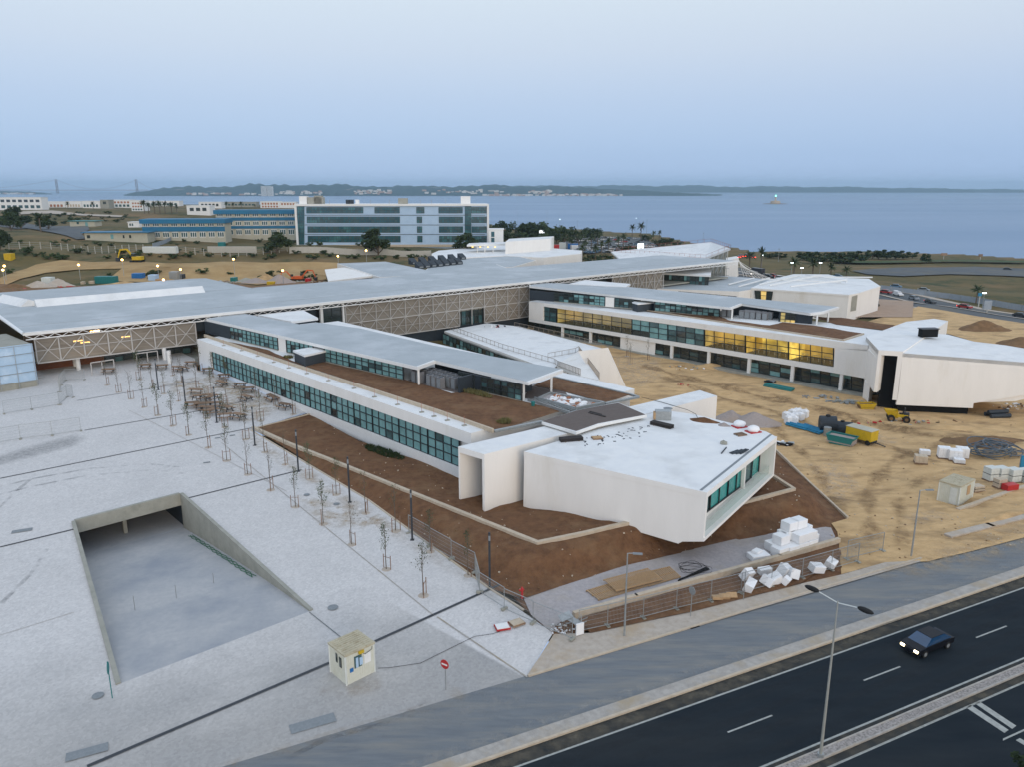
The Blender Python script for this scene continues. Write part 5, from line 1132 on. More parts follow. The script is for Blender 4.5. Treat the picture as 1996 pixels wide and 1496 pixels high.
# coastal road with traffic, right
CR = [(1440, 536), (1500, 546), (1600, 562), (1720, 577), (1850, 600), (1996, 624), (2200, 655)]
def roadstrip(name, ctr, w0, w1, m, dz, kind='structure'):
    pts = [on_(x, y) for x, y in ctr]; mb = MB(); prev = None; P_ = densify(pts, 6, False)
    for i, p in enumerate(P_):
        d = (P_[min(i + 1, len(P_) - 1)] - P_[max(i - 1, 0)]); d.z = 0; d.normalize(); s_ = Vector((-d.y, d.x, 0)); a = p + s_ * w0; b = p + s_ * w1
        for q in (a, b): q.z = float(H(np.array([q.x]), np.array([q.y]))[0]) + dz
        if prev: mb.quad(prev[1], b, a, prev[0])
        prev = (a, b)
    return tag(mb.build(name, M[m], origin=(0, 0, 0)), kind=kind)
roadstrip('coast_road', CR, 13, .6, 'greyroad', .30); roadstrip('coast_road', CR, -1, -12, 'greyroad', .30); roadstrip('median', CR, .6, -1, 'walk', .5); roadstrip('footway', CR, 16, 13, 'walk', .4); roadstrip('footway', CR, -12, -15, 'walk', .38)
roadstrip('coast_road', [(1440, 536), (1405, 515), (1400, 505)], 13, -6, 'greyroad', .28)
drape('parking_lot', [(1660, 529), (1750, 523), (1900, 521), (2100, 527), (2100, 545), (1960, 539), (1850, 536), (1760, 540), (1690, 536)], 'greyroad', .5, 8)
drape('parking_lot', [(1080, 478), (1130, 462), (1260, 464), (1290, 482), (1270, 494), (1150, 496), (1090, 490)], 'greyroad', .5, 8)
M['court'] = mat('terracotta_court', (.42, .30, .215), (.35, .25, .18), .5, .9, pos=True)
drape('yard_court', [(1663, 612), (1715, 600), (1712, 586), (1780, 590), (1778, 622), (1660, 622)], 'court', .6)
drape('sand_field', [(1690, 630), (1790, 600), (1960, 628), (2100, 650), (2300, 740), (1996, 700), (1850, 655), (1740, 640)], 'sand', .5)
# ------------------------------------------------------------------ buildings behind the hall
def flatblock(name, label, top, zt, z0, m='plaster', roof='wroof', cat='building', inner=None):
    pq = [P(x, y, zt) for x, y in top]; c_ = sum(pq, Vector()) / len(pq); t = thing(name, label, cat, (c_.x, c_.y, z0))
    slab(t, 'wall', pq, z0, zt - .05, m); slab(t, 'roof', [q + (c_ - q).normalized() * .5 for q in pq], zt - .06, zt + .02, roof); return t, pq, c_
t, pq, _ = flatblock('rear_building', 'low white building with grey roof and a row of roof units behind the hall', [(657, 513), (750, 509.5), (829, 526), (968, 514.5), (1003, 502), (850, 500), (1003, 521), (740, 545)][:3] + [(968, 514.5), (1000, 526), (740, 540)], 9.9, 3, 'plaster', 'groof')
slab(t, 'porch', [P(x, y, 9.6) for x, y in ((633, 525), (671, 521), (735, 536), (640, 548))], 9.1, 9.6, 'plaster')
a, b = P(637, 527, 9.0), P(700, 538, 9.0); glaze(t, a, b, b - up * 3, a - up * 3, 12, 1, 4, ('pan3', 'pan2'), seed=4, off=.2)
t, pq, _ = flatblock('rear_building', 'flat grey roof between rear building and lattice hall, with dark roof units', [(829, 526.5), (850, 507), (1003, 498), (1045, 507), (1000, 520)], 9.6, 3, 'plaster', 'groof')
t, pq, _ = flatblock('rear_building', 'long pale low building with a yellow lit window behind the roof units', [(841, 494), (855, 488), (985, 476), (1135, 488), (1133, 494), (1060, 502), (985, 498), (845, 505)], 9.8, 2, 'plaster', 'wroof')
a = V(856, 500, (a.x, 262), (0, 262)); mb = MB(); q0, q1 = P(849, 500, 9.2), P(863, 505, 9.2)
vwall(t, 'lit_window', [q0, q1, q1 - up * 1.6, q0 - up * 1.6], 'room1', .1) if False else None
t2 = t
t, pq, c_ = flatblock('auditorium_box', 'tall blank white box rising behind the middle of the hall', [(985, 471), (1073, 465), (1080, 460), (992, 465)], 14.6, 3)
q0, q1, q2 = P(910, 477, 13.0), P(985, 474.5, 13.0), P(990, 471, 13); mb = MB(); slab(t2, 'canopy', [q0, q1, q2, P(915, 473.5, 13)], 12.3, 13.0, 'wroof')
for px in (930, 945, 961):
    q = P(px, 478, 12.6); mb = MB(); mb.bar((q.x, q.y + 1, 6), (q.x, q.y + 1, 12.3), .35); mb.build('column', M['white'], t2)
for px in (921, 936, 951, 965):
    q = P(px, 481, 12.2); mb = MB(); mb.box((q.x, q.y + .5, 12.15), (.7, .5, .25)); mb.build('ceiling_lamp', M['lampy'], t2)
# roof units: a row of dark tilted casings
ru = thing('roof_unit', 'dark slanted ventilation unit in the row on the rear roof', 'roof unit', (0, 0, 0), group='slanted units on the rear roof')
mb = MB(); mb.prism([(-1.1, -1.3), (1.1, -1.3), (1.1, 1.3), (-1.1, 1.3)], 0, [.9, .9, 2.1, 2.1]); mb.build('casing', M['navy'], ru, origin=(0, 0, 0)); mb = MB(); mb.box((0, -1.32, .5), (1.4, .06, .5)); mb.build('grille', M['hole'], ru, origin=(0, 0, 0))
scatter_spots(ru, [(P(818 + k * 12.5, 523 - k * 1.4, 9.65), .6, 1, None) for k in range(7)] + [(P(790 + k * 19, 517 - k * 1.8, 9.9) if k < 1 else P(786 + k * 19, 517 - k * 2, 9.65), .6, 1, None) for k in range(1, 7)])
# auditorium with a long sloping white roof and edge rails
t = thing('auditorium', 'white building with a long railed wedge roof behind the hall', 'building', P(1300, 500, 3))
ridge_ = [(1191, 490, 8.2), (1386, 471.5, 14.2), (1424, 484, 13.8), (1376, 503, 9.6), (1210, 507, 7.2)]
rq = [P(*a) for a in ridge_]; mb = MB(); mb.prism([xy(q) for q in rq], [q.z - .6 for q in rq], [q.z for q in rq]); mb.build('roof', M['wroof'], t)
mb = MB(); cc = sum(rq, Vector()) / 5; mb.prism([xy(q.lerp(cc, .06)) for q in rq], -2, [q.z - .65 for q in rq]); mb.build('wall', M['concrete'], t)
M['rustr'] = mat('rust_red_rail', (.42, .16, .12), None, 2, .7)
railing(t, [rq[0], rq[1], rq[2], rq[3]], 1.3, 3, 'rustr', False); railing(t, [rq[0] + Vector((2, -4, .1)), rq[3].lerp(rq[0], .4), rq[3]], 1.2, 3, 'rustr', False)
mb = MB(); o = rq[2]
for k in range(5):
    p_ = rq[2].lerp(rq[3], .1 + k * .18); mb.bar(p_ - up * .5, Vector((p_.x, p_.y, 1)), .18)
    mb.bar(p_ - up * .5, Vector((p_.x - 3, p_.y - 2, 5)), .12)
for z in (4, 6.5, 9): mb.bar(Vector((rq[2].x, rq[2].y, z)), Vector((rq[3].x, rq[3].y, z)), .12)
mb.build('scaffold', M['steel'], t)
t, pq, _ = flatblock('gable_block', 'blank white tapering block by the traffic road behind the hall end', [(1345, 518), (1437, 499.5), (1440, 502), (1400, 512)], 7.2, -2)
q0, q1 = P(1385, 541, -1), P(1439.5, 538, -1); a = V(1437, 499.5, q0, q1); b = V(1340, 515, q0, q1)
vwall(t, 'front_wall', [b, a, q1, q0, V(1340, 541, q0, q1)], 'plaster', 1)
mb = MB()
for k in range(9):
    f = k / 8; p_ = q1 + Vector((2 + f * 9, -1 - f * 6, 0)); mb.bar(a + Vector((.3 + f, f * -1, -.5 - f * 3.5)), p_, .18)
for z in (.2, .5, .75): mb.bar(a.lerp(q1, z), (q1 + Vector((11, -7, 0))).lerp(a, .0 if z > .7 else .1) if False else q1 + Vector((3 + 8 * z, -1 - 5 * z, 4 - 4 * z)), .15)
mb.build('strut', M['white'], t)
# third wing: small dark pavilion, low ribbon block and angular block
t = thing('roof_pavilion', 'small dark glazed pavilion with white roof at the right end of the hall', 'building', P(1330, 548, 5))
pq = [P(x, y, 8.3) for x, y in ((1286, 531), (1386, 536), (1386, 525), (1362, 519), (1330, 518))]
slab(t, 'roof', pq, 7.7, 8.3, 'wroof', 'white'); q0, q1 = pq[0].lerp(pq[1], .02) + Vector((0, .6, -.6)), pq[1] + Vector((-.6, .8, -.6)); q2 = pq[2] + Vector((-.6, 0, -.6))
glaze(t, q0, q1, q1 - up * 3.2, q0 - up * 3.2, 16, 2, 4, PG, wts=(1, 3, 6), seed=5); glaze(t, q1, q2, q2 - up * 3.2, q1 - up * 3.2, 5, 2, 5, ('pan1', 'pan2'), seed=6)
vwall(t, 'back_wall', [q0 + Vector((0, 1, 0)), q1 + Vector((0, 1, 0)), q1 + Vector((0, 1, -3.4)), q0 + Vector((0, 1, -3.4))], 'navy', .3)
t = thing('research_wing', 'third white wing, low, with a single dark window ribbon behind the far pavilion', 'building', P(1380, 570, 0))
pq = [P(x, y, 5.0) for x, y in ((1240, 562), (1320, 557), (1386, 545), (1470, 541), (1560, 548), (1463, 562), (1437, 566), (1300, 566))]
W3 = [(1288, 566), (1435, 578)]; a3, b3 = P(1250, 561, 5.0), P(1440, 568, 5.0)
pq = [a3, b3, P(1470, 563, 5.0), P(1520, 545, 5.0), P(1400, 537, 5.0), P(1290, 548, 5.0)]
slab(t, 'wall', pq, -2, 4.6, 'plaster'); slab(t, 'roof', pq, 4.6, 5.0, 'groof', 'plaster')
q = [V(1322, 567.5, a3, b3), V(1435, 577.5, a3, b3), V(1435, 584, a3, b3), V(1322, 573, a3, b3)]; q = [v + Vector((.05, -.12, 0)) for v in q]; glaze(t, *q, 14, 1, 7, ('room2', 'pan3'), wts=(1, 2), seed=7)
t = thing('angular_block', 'third white faceted block, low and broad, with steel beams strewn on its roof', 'building', P(1600, 590, -1))
z3 = 5.5; T3 = [(1463.5, 561), (1655, 574.5), (1674, 571), (1716.4, 557.5), (1693.5, 543), (1640, 541), (1615, 534.5), (1547, 534), (1500, 545)]
pq = [P(x, y, z3) for x, y in T3]; c3_ = sum(pq, Vector()) / len(pq); slab(t, 'roof', pq, z3 - .5, z3, 'wroof', 'plaster'); slab(t, 'wall', [q.lerp(c3_, .005) for q in pq], -3, z3 - .5, 'plaster')
a, b = pq[0], pq[1]; q = [V(1470, 566, a, b), V(1505, 568, a, b), V(1502, 586, a, b), V(1472, 582, a, b)]; q = [v + Vector((.1, -.3, 0)) for v in q]; glaze(t, *q, 3, 2, 3, ('room3', 'room2', 'pan3'), seed=2)
a, b = pq[1], pq[2]; vwall(t, 'side_opening', [a.lerp(b, .35) - up * .7, a.lerp(b, .9) - up * .5, a.lerp(b, .9) - up * 5, a.lerp(b, .35) - up * 5], 'concrete', .1)
for k, (x0, y0, x1, y1) in enumerate([(1480, 556, 1560, 538), (1500, 558, 1600, 540), (1540, 560, 1650, 553), (1485, 545, 1640, 552), (1570, 537, 1650, 554), (1560, 541, 1700, 548), (1420, 556, 1470, 543), (1440, 560, 1500, 546)]):
    zz_ = 5.6 if x0 > 1450 else 5.1; mb = MB(); mb.bar(P(x0, y0, zz_) + up * .3, P(x1, y1, zz_) + up * (.3 + .5 * (k % 3)), .35); tag(mb.build('steel_beam', M['white']), ['white beam along the left edge of the third block roof', 'white beam crossing above the lit window of the third block', 'long white beam nearest the front edge of the third block roof', 'white beam running flat across the middle of the third block roof', 'white beam pointing down to the right on the third block roof', 'white beam at the back right of the third block roof', 'short white beam left of the third block, on the grey roof', 'white beam between grey roof and third block'][k], 'beam', 'white beams strewn on the rear roofs')
# ------------------------------------------------------------------ blue glazed office building
BA = on_(583, 477); BB = V(949.6, 477, BA, BA + Vector((1, .05, 0)))
M['bpanel'] = mat('pale_blue_panels', (.43, .57, .72), (.38, .52, .68), .35, .6, pos=True); M['oglass'] = mat('office_glass', (.035, .13, .15), (.02, .07, .09), .25, .12, pos=True, c3=(.07, .20, .21), s3=.12, t3=(.5, .6), spec=.9)
off_ = thing('office_building', 'long pale blue office block with four rows of teal windows', 'building', BA.lerp(BB, .5))
def VO(x, y, o=0.0): q = V(x, y, BA, BB); return q + Vector((0, -o, 0))
ztop = VO(700, 399).z; eB = (BB - BA).normalized(); nB = Vector((-eB.y, eB.x, 0))
slab(off_, 'wall', [BA, BB, BB + nB * 16, BA + nB * 16], BA.z - 6, ztop - .3, 'bpanel'); slab(off_, 'roof', [BA - eB * 1 - nB * .8, BB + eB * 1 - nB * .8, BB + nB * 17, BA + nB * 17], ztop - .5, ztop + .4, 'white')
slab(off_, 'frame', [BA - eB * 1 - nB * .7, BA - nB * .7, BA, BA - eB], BA.z - .5, ztop - .5, 'white'); slab(off_, 'frame', [BB - nB * .7, BB + eB - nB * .7, BB + eB, BB], BA.z - .5, ztop - .5, 'white')
slab(off_, 'base_band', [BA - nB * .6, BB - nB * .6, BB, BA], BA.z - 1.2, BA.z - .0, 'stone')
slab(off_, 'basement', [BA + eB * 3 + nB * .4, BB + nB * .4, BB + nB * 9, BA + nB * 9], BA.z - 5, BA.z - 1.25, 'concrete')
Zx = lambda z: 500 + z / 3.992
for (y0, y1, spans) in [(403.5, 415, [(390, 830), (920, 1113), (1245, 1305), (1418, 1603), (1672, 1790)]), (422, 434, [(393, 1115), (1248, 1287), (1420, 1605), (1674, 1790)]), (441, 453, [(398, 1117), (1250, 1288), (1421, 1606), (1675, 1790)]), (459.5, 471.5, [(400, 1120), (1252, 1290), (1422, 1600), (1676, 1790)])]:
    for s0_, s1_ in spans:
        x0, x1 = Zx(s0_), Zx(s1_); nc = max(2, round((x1 - x0) / 5.0)); glaze(off_, VO(x0, y0), VO(x1, y0), VO(x1, y1), VO(x0, y1), nc, 2, 6, ('oglass', 'pan2', 'oglass'), fw=.13, seed=int(s0_), off=.08, heavy=False)
for y9 in (419, 438, 456.5):
    mb = MB(); mb.bar(VO(594, y9, .1), VO(946, y9, .1), .1, .22); mb.build('floor_line', M['dsteel'], off_)
for s0_, s1_ in ((318, 372), (1622, 1670)):
    x0, x1 = Zx(s0_), Zx(s1_); glaze(off_, VO(x0, 402), VO(x1, 402), VO(x1, 476), VO(x0, 476), 3, 10, 3, ('oglass',), fw=.12, seed=3, off=.14, heavy=False)
for x0, x1, y0 in ((581, 596, 382), (597, 628, 384), (898, 917, 382), (775, 793, 386), (610, 625, 381)):
    a, b = VO(x0, 398), VO(x1, 398); a.z = b.z = ztop; h_ = hgt(a + nB * 4, y0); slab(off_, 'plant_room', [a + nB * 3, b + nB * 3, b + nB * 8, a + nB * 8], ztop + .4, ztop + max(1.2, h_), 'white' if x0 in (581, 898) else 'concrete')
for x0 in (674, 682, 693): a = VO(x0, 398); mb = MB(); mb.box((a.x, a.y + 5, ztop + 1.4), (1.6, 2, 2)); mb.build('roof_fan', M['navy' if x0 < 690 else 'white'], off_)
for x0 in (640, 720, 757, 818, 840, 868): a = VO(x0, 398); mb = MB(); mb.bar((a.x, a.y + 3, ztop), (a.x, a.y + 3, ztop + 2.4), .15); mb.build('mast', M['steel'], off_)
t, a, b, n, h_ = box_building('annex', 'small white annex with two teal windows right of the blue office block', 953, 981, 473, 446, 8, 'white', 'white', windows=[(.1, .45, .55, .85, 1, 'oglass'), (.1, .45, .2, .5, 1, 'oglass')], base=on_(953, 480))
# school with blue roofs
M['cream'] = mat('cream_render', (.50, .48, .38), (.43, .41, .33), .3, .85, pos=True); M['blueroof'] = mat('blue_metal_roof', (.02, .17, .30), (.03, .13, .24), .3, .5, pos=True)
def school(name, label, x0, x1, yb, yt, bands, rows, depth, rz):
    a = on_(x0, yb); b = V(x1, yb - (x1 - x0) * .012, a, a + Vector((math.cos(rz), math.sin(rz), 0))); b.z = a.z; e = (b - a).normalized(); n = Vector((-e.y, e.x, 0)); L = (b - a).length; h_ = hgt(a, yt); t = thing(name, label, 'building', a.lerp(b, .5))
    slab(t, 'wall', [a, b, b + n * depth, a + n * depth], a.z - 2, a.z + h_ - .4, 'cream')
    slab(t, 'roof', [a - e * .8 - n * 1.2, b + e * .8 - n * 1.2, b + e * .8 + n * (depth + 1), a - e * .8 + n * (depth + 1)], a.z + h_ - 2.0, a.z + h_, 'blueroof')
    for z0, z1 in bands: slab(t, 'blue_band', [a - n * .35, b - n * .35, b, a], a.z + h_ * z0, a.z + h_ * z1, 'blueroof')
    for z0, z1 in rows:
        k = int(L / 4.2)
        for i in range(k):
            p_ = a + e * (L * (i + .5) / k) - n * .05; mb = MB(); mb.box(p_ + up * h_ * (z0 + z1) / 2, (2.9, .14, h_ * (z1 - z0)), math.atan2(e.y, e.x)); w_ = mb.build('window', M['white'], t)
            mb = MB()
            for j in (-.98, 0, .98): mb.box(p_ - n * .08 + e * j + up * h_ * (z0 + z1) / 2, (.72, .04, h_ * (z1 - z0) * .78), math.atan2(e.y, e.x))
            mb.build('pane', M['pan2'], w_)
    return t
school('school_building', 'lower two-storey cream school wing with blue bands and roof, left of the office block', 280, 440, 466, 427, [(.38, .62)], [(.63, .79), (.08, .36)], 12, .1)
school('school_building', 'taller three-storey cream school wing with blue bands, touching the office block', 424, 577, 461, 409, [(.30, .40), (.60, .72)], [(.42, .58), (.74, .9), (.06, .27)], 12, .12)
t, a, b, n, h_ = box_building('low_building', 'long low cream building with a bright blue roof beside the curving lane', 166, 288, 467, 452, 9, 'cream', 'blueroof', over=1.2, rz=.05, windows=[(.02, .1, .2, .6, 1, 'pan3'), (.4, .47, .1, .7, 1, 'pan1'), (.6, .64, .2, .6, 1, 'pan3'), (.7, .75, .2, .6, 1, 'pan3')])
t, a, b, n, h_ = box_building('gatehouse', 'small cream house with dark teal roof beside the curving lane', 137, 185, 443, 430, 8, 'cream', 'teal', over=.8, windows=[(.26, .4, .5, .85, 1, 'pan2'), (.6, .76, .1, .8, 1, 'pan1')])
t, a, b, n, h_ = box_building('hut', 'small pale hut at the left end of the blue-roofed school', 250, 272, 443, 432, 6, 'white', 'white', windows=[(.1, .5, .3, .7, 2, 'pan2')])
# white houses on the ridge before the sea
hz_ = [(0, 83, 409, 384, 'long white three-storey house with paired windows at far left of the ridge', [(.02, .98, .62, .82, 7, 'pan3'), (.02, .98, .15, .38, 7, 'pan2')], 'white'),
 (88, 128, 404, 392, 'low white terrace next to the long white house on the ridge', [(.05, .9, .1, .5, 5, 'brick')], 'white'), (129, 160, 404, 391.5, 'white terrace with a pinkish lower floor on the ridge', [(.05, .9, .1, .5, 5, 'stone')], 'white'),
 (161, 196, 405, 391, 'white terrace just left of the grey house on the ridge', [(.05, .9, .15, .5, 5, 'pan2')], 'white'), (197, 213, 406, 389, 'grey house standing among the white terraces on the ridge', [(.2, .8, .5, .8, 1, 'pan3')], 'concrete'),
 (214, 256, 404, 389, 'white terrace right of the grey house on the ridge', [(.05, .95, .55, .8, 6, 'brick'), (.05, .95, .1, .4, 5, 'pan2')], 'white'), (257, 281, 411, 390, 'three-storey white block with pink balconies before the palms', [(.05, .9, .65, .8, 4, 'brick'), (.05, .9, .35, .5, 4, 'brick'), (.05, .9, .08, .22, 4, 'pan2')], 'white'),
 (285, 350, 402, 391, 'long low white terrace behind the row of palms', [(.02, .95, .2, .6, 8, 'pan2')], 'white'), (365, 410, 418, 400, 'white house with dark windows just above the school roof', [(.08, .9, .4, .75, 3, 'pan3')], 'white'), (388, 432, 405, 393, 'white house behind the school, right of the palms', [(.08, .9, .3, .7, 5, 'pan3')], 'white'),
 (434, 500, 403, 393, 'long pale terrace seen above the taller school wing', [(.05, .95, .3, .6, 9, 'pan2')], 'concrete'), (508, 545, 405, 392, 'white terrace with brick windows left of the office roof', [(.05, .95, .5, .8, 6, 'brick'), (.05, .95, .1, .35, 6, 'brick')], 'white'), (546, 577, 405, 393, 'white terrace touching the office block on the ridge', [(.05, .95, .5, .8, 5, 'brick')], 'white')]
for x0, x1, yb, yt, lab, wn, m_ in hz_: box_building('house', lab, x0, x1, yb, yt, 12, m_, 'white' if m_ == 'white' else 'concrete', 'house', windows=wn, group='houses on the ridge')
# fences in the field
def fence(pts, h_, label, step=3.0, m='concrete', panel=None, postw=.14, cat='fence', name='fence', group=None):
    q = [on_(x, y) for x, y in pts]; t = thing(name, label, cat, q[0], group=group); d = densify(q, step, False)
    for p_ in d: p_.z = float(H(np.array([p_.x]), np.array([p_.y]))[0])
    if len(d) > 98: d = d[:98]
    for p_ in d: mb = MB(); mb.bar(p_ - up * .3, p_ + up * h_, postw); mb.build('post', M[m], t)
    mb = MB()
    for a, b in zip(d[:-1], d[1:]):
        if panel: mb.add([a + up * .1, b + up * .1, b + up * (h_ - .1), a + up * (h_ - .1)], [(0, 1, 2, 3)])
        else:
            for f in (.3, .6, .9): mb.bar(a + up * h_ * f, b + up * h_ * f, .05)
    mb.build('panel' if panel else 'wire', M[panel or 'steel'], t); return t
M['fpost'] = mat('pale_concrete_post', (.50, .48, .42), None, 3, .8); M['zinc'] = mat('zinc_sheet', (.34, .38, .42), (.28, .32, .36), .6, .6, pos=True)
fence([(18, 485), (120, 487), (280, 490)], 2.6, 'wire fence on pale posts across the dry field at left', 3.1, 'fpost', postw=.2)
fence([(345, 492), (560, 490)], 2.5, 'wire fence on pale posts before the school bank', 3.1, 'fpost', postw=.2)
fence([(565, 494), (720, 497), (840, 500)], 2.6, 'pale slatted fence at the foot of the office block', 2.4, 'fpost', 'fpost', postw=.2)
fence([(298, 482), (345, 462), (500, 458), (575, 456)], 1.9, 'blue grey sheet hoarding running below the school', 4, 'zinc', 'zinc')
fence([(1716, 566), (1850, 583), (1990, 606), (2150, 634)], 2.2, 'grey sheet hoarding along the far side of the traffic road', 4, 'steel', 'zinc')
# trees
tr = bush_proto('broadleaf_tree', 'x', 'tree', 3, 1500, .065, .16, 'leaf', 'round trees in the field')
def treespot(px, yb, yt, lab, wx=1.0, rz=0):
    q = on_(px, yb); h_ = hgt(q, yt); return (q, rz or px * .37, (h_ * wx, h_ * wx, h_), lab)
scatter_spots(tr, [treespot(540, 493, 457, 'round green tree standing before the school fence, left of the office block', 1.6), treespot(738, 499, 452, 'big dark round tree in front of the middle of the office block', 1.3), treespot(911, 492, 458, 'dark round tree in front of the right end of the office block', 1.5),
 treespot(42, 446, 408, 'wide dark tree left of the fan palm by the curving lane', 1.7), treespot(95, 448, 423, 'bushy dark tree behind the fan palm by the lane', 1.6), treespot(0, 487, 452, 'dark tree cut by the left edge above the bridge ramp', 1.2), treespot(22, 450, 418, 'dark tree at far left behind the field', 1.3)])
tr2 = bush_proto('conifer_tree', 'x', 'tree', 9, 700, .06, .2, 'leaf', 'dark trees by the sea')
sp = []
descr = ['dark tree right of the annex', 'tall dark tree by the sea wall', 'broad dark tree above the white screen', 'dark tree behind the lit screen', 'low dark tree beside the car park', 'dark tree over the left of the car park', 'dark tree in the belt by the car park', 'dark tree next to the street lamp']
for k, (px, yb, yt, wx) in enumerate([(963, 462, 432, 1.0), (988, 462, 426, .9), (1012, 466, 432, 1.4), (1035, 466, 430, 1.3), (1052, 468, 428, 1.4), (1072, 470, 434, 1.3), (1085, 474, 440, 1.3), (1000, 474, 448, 1.9), (1040, 476, 450, 2), (1100, 478, 437, 1), (1125, 472, 445, 1.5), (1145, 466, 441, 1.4), (1160, 468, 442, 1.2), (975, 476, 450, 1.6), (1260, 470, 455, 1.8), (1300, 478, 462, 1.8), (1320, 482, 468, 1.5), (1285, 482, 464, 1.6), (1215, 494, 476, 1.8), (1240, 500, 480, 1.5), (1330, 488, 474, 1.6)]):
    sp.append(treespot(px, yb, yt, 'dark tree number %d' % k, wx))
sp = [(a, b, c_, None) for a, b, c_, d in sp]; tr2['label'] = 'dark dense tree in the belt between car park and sea'; scatter_spots(tr2, sp)
tr3 = bush_proto('shore_tree', 'dark bushy tree on the low cliff edge at right, before the sea', 'tree', 14, 700, .07, .12, 'leaf', 'bushy trees on the cliff edge')
sp = []
for k, (px, yb, yt, wx) in enumerate([(1500, 503, 494, 2), (1520, 504, 492, 1.6), (1568, 507, 491, 1.6), (1585, 507, 490, 1.5), (1608, 508, 490, 1.8), (1625, 508, 491, 1.7), (1645, 509, 492, 1.8), (1662, 509, 489, 1.6), (1677, 510, 494, 1.6), (1700, 505, 488, 1.2), (1712, 505, 486, 1.2), (1728, 505, 488, 1.3), (1745, 505, 488, 1.3), (1760, 505, 490, 1.3), (1778, 503, 491, 1.3), (1806, 512, 494, 1.0), (1640, 514, 500, 2.2), (1590, 513, 499, 2.2)]):
    q = treespot(px, yb, yt - 2, None, wx * 1.25); sp.append(q)
scatter_spots(tr3, sp)
pl = palm_proto('palm_tree', 'x', 2, 'palms along the road and the ridge')
sp = [treespot(80, 452, 415, 'stout fan palm beside the curving lane at left', 1.3), treespot(1232, 466, 436, 'left of the tall palms beside the sea wall', .75), treespot(1249, 470, 432, 'tallest palm standing before the sea, near the bright lamps', .75), treespot(1274, 470, 449, 'left palm of the pair right of the tall palms', .9), treespot(1285, 470, 448, 'right palm of the pair right of the tall palms', .9),
 treespot(1483, 528, 481, 'tall slim palm beside the traffic queue', .8), treespot(1460, 525, 489, 'broad bushy palm left of the slim palm by the traffic', 1.2), treespot(1546, 545, 500, 'palm behind the third block, first of three', 1.0), treespot(1583, 545, 503, 'palm behind the third block, middle of three', 1.2), treespot(1618, 548, 512, 'palm behind the third block, lowest of three', 1.1), treespot(1648, 550, 517, 'dry brown palm right of the third block roof', 1.1), treespot(1902, 592, 555, 'lone palm by the blue sign on the traffic road', 1.2)]
scatter_spots(pl, sp)
pl2 = palm_proto('palm_tree', 'palm in the row on the ridge above the school', 5, 'palms on the ridge')
scatter_spots(pl2, [treespot(x, 416, yt, None, 1.1) for x, yt in ((282, 389), (290, 394), (302, 391), (312, 390), (322, 391), (335, 393), (345, 397))] + [treespot(x, 408, yt, None, 1.1) for x, yt in ((441, 392), (455, 394), (471, 392), (497, 397), (133, 392), (182, 392))])
pl3 = palm_proto('palm_tree', 'palm standing among the parked cars of the seaside car park', 6, 'palms in the car park')
scatter_spots(pl3, [treespot(x, yb, yb - 30, None, 1.0) for x, yb in ((1100, 484), (1113, 490), (1128, 482), (1140, 494), (1152, 486), (1165, 480), (1172, 496), (1186, 492), (1205, 488), (1215, 482), (1160, 505), (1135, 505))])
for k in range(60):
    pass
sb = bush_proto('shrub', 'dark green shrub growing in the dry field', 'shrub', 21, 260, .1, .05, 'hgrass', 'shrubs in the dry field')
rg = random.Random(5); sp = []
for k in range(120):
    px = rg.uniform(10, 840); py = rg.choice([rg.uniform(490, 508), rg.uniform(490, 505), rg.uniform(530, 548), rg.uniform(470, 480)])
    if 110 < px < 660 and 508 < py < 530: continue
    q = on_(round(px), round(py)); s_ = rg.uniform(1.0, 2.8); sp.append((q, rg.uniform(0, 6), (s_ * 1.6, s_ * 1.6, s_ * .8), None))
for k in range(60):
    px = rg.uniform(0, 260); py = rg.uniform(415, 440); q = on_(round(px), round(py)); s_ = rg.uniform(1.5, 3.5); sp.append((q, rg.uniform(0, 6), (s_ * 1.8, s_ * 1.8, s_ * .8), None))
for k in range(40):
    px = rg.uniform(1110, 1200); py = rg.uniform(500, 512); q = on_(round(px), round(py)); s_ = rg.uniform(1.0, 2.4); sp.append((q, rg.uniform(0, 6), (s_ * 1.8, s_ * 1.8, s_ * .8), None))
scatter_spots(sb, sp)
# hedge lines in the right field
drape('hedge_strip', [(1625, 511), (1800, 511), (2000, 512), (2000, 515), (1800, 514), (1625, 514)], 'hgrass', 1.2, 8)
# breakwater fort with green beacon
ft = thing('island_fort', 'small rock island with a round fort and green beacon light far out at sea', 'island', P(1511, 397, -25))
q = wloc(ft); mb = MB(); mb.lathe([(0, 1), (26, 2), (44, 1), (58, -2)], 20, c=q); mb.build('rock', M['earth'], ft, smooth=True)
mb = MB(); mb.lathe([(0, 12), (17, 12), (18, 11), (19, 1)], 20, c=q); mb.build('wall', M['stone'], ft); mb = MB(); mb.lathe([(0, 30), (3, 29), (3.5, 12)], 12, c=q); mb.build('tower', M['stone'], ft); mb = MB(); mb.blob((q.x, q.y, q.z + 30), (3.2, 3.2, 4), 1); M['lampg'] = emat('green_beacon', (.1, 1, .5), 6); mb.build('beacon', M['lampg'], ft)
# ------------------------------------------------------------------ objects
ORD = ['first', 'second', 'third', 'fourth', 'fifth', 'sixth', 'seventh', 'eighth', 'ninth', 'tenth', 'eleventh', 'twelfth', 'thirteenth', 'fourteenth', 'fifteenth', 'sixteenth', 'seventeenth', 'eighteenth']
def ordn(i): return ORD[i]
O3 = (0, 0, 0)
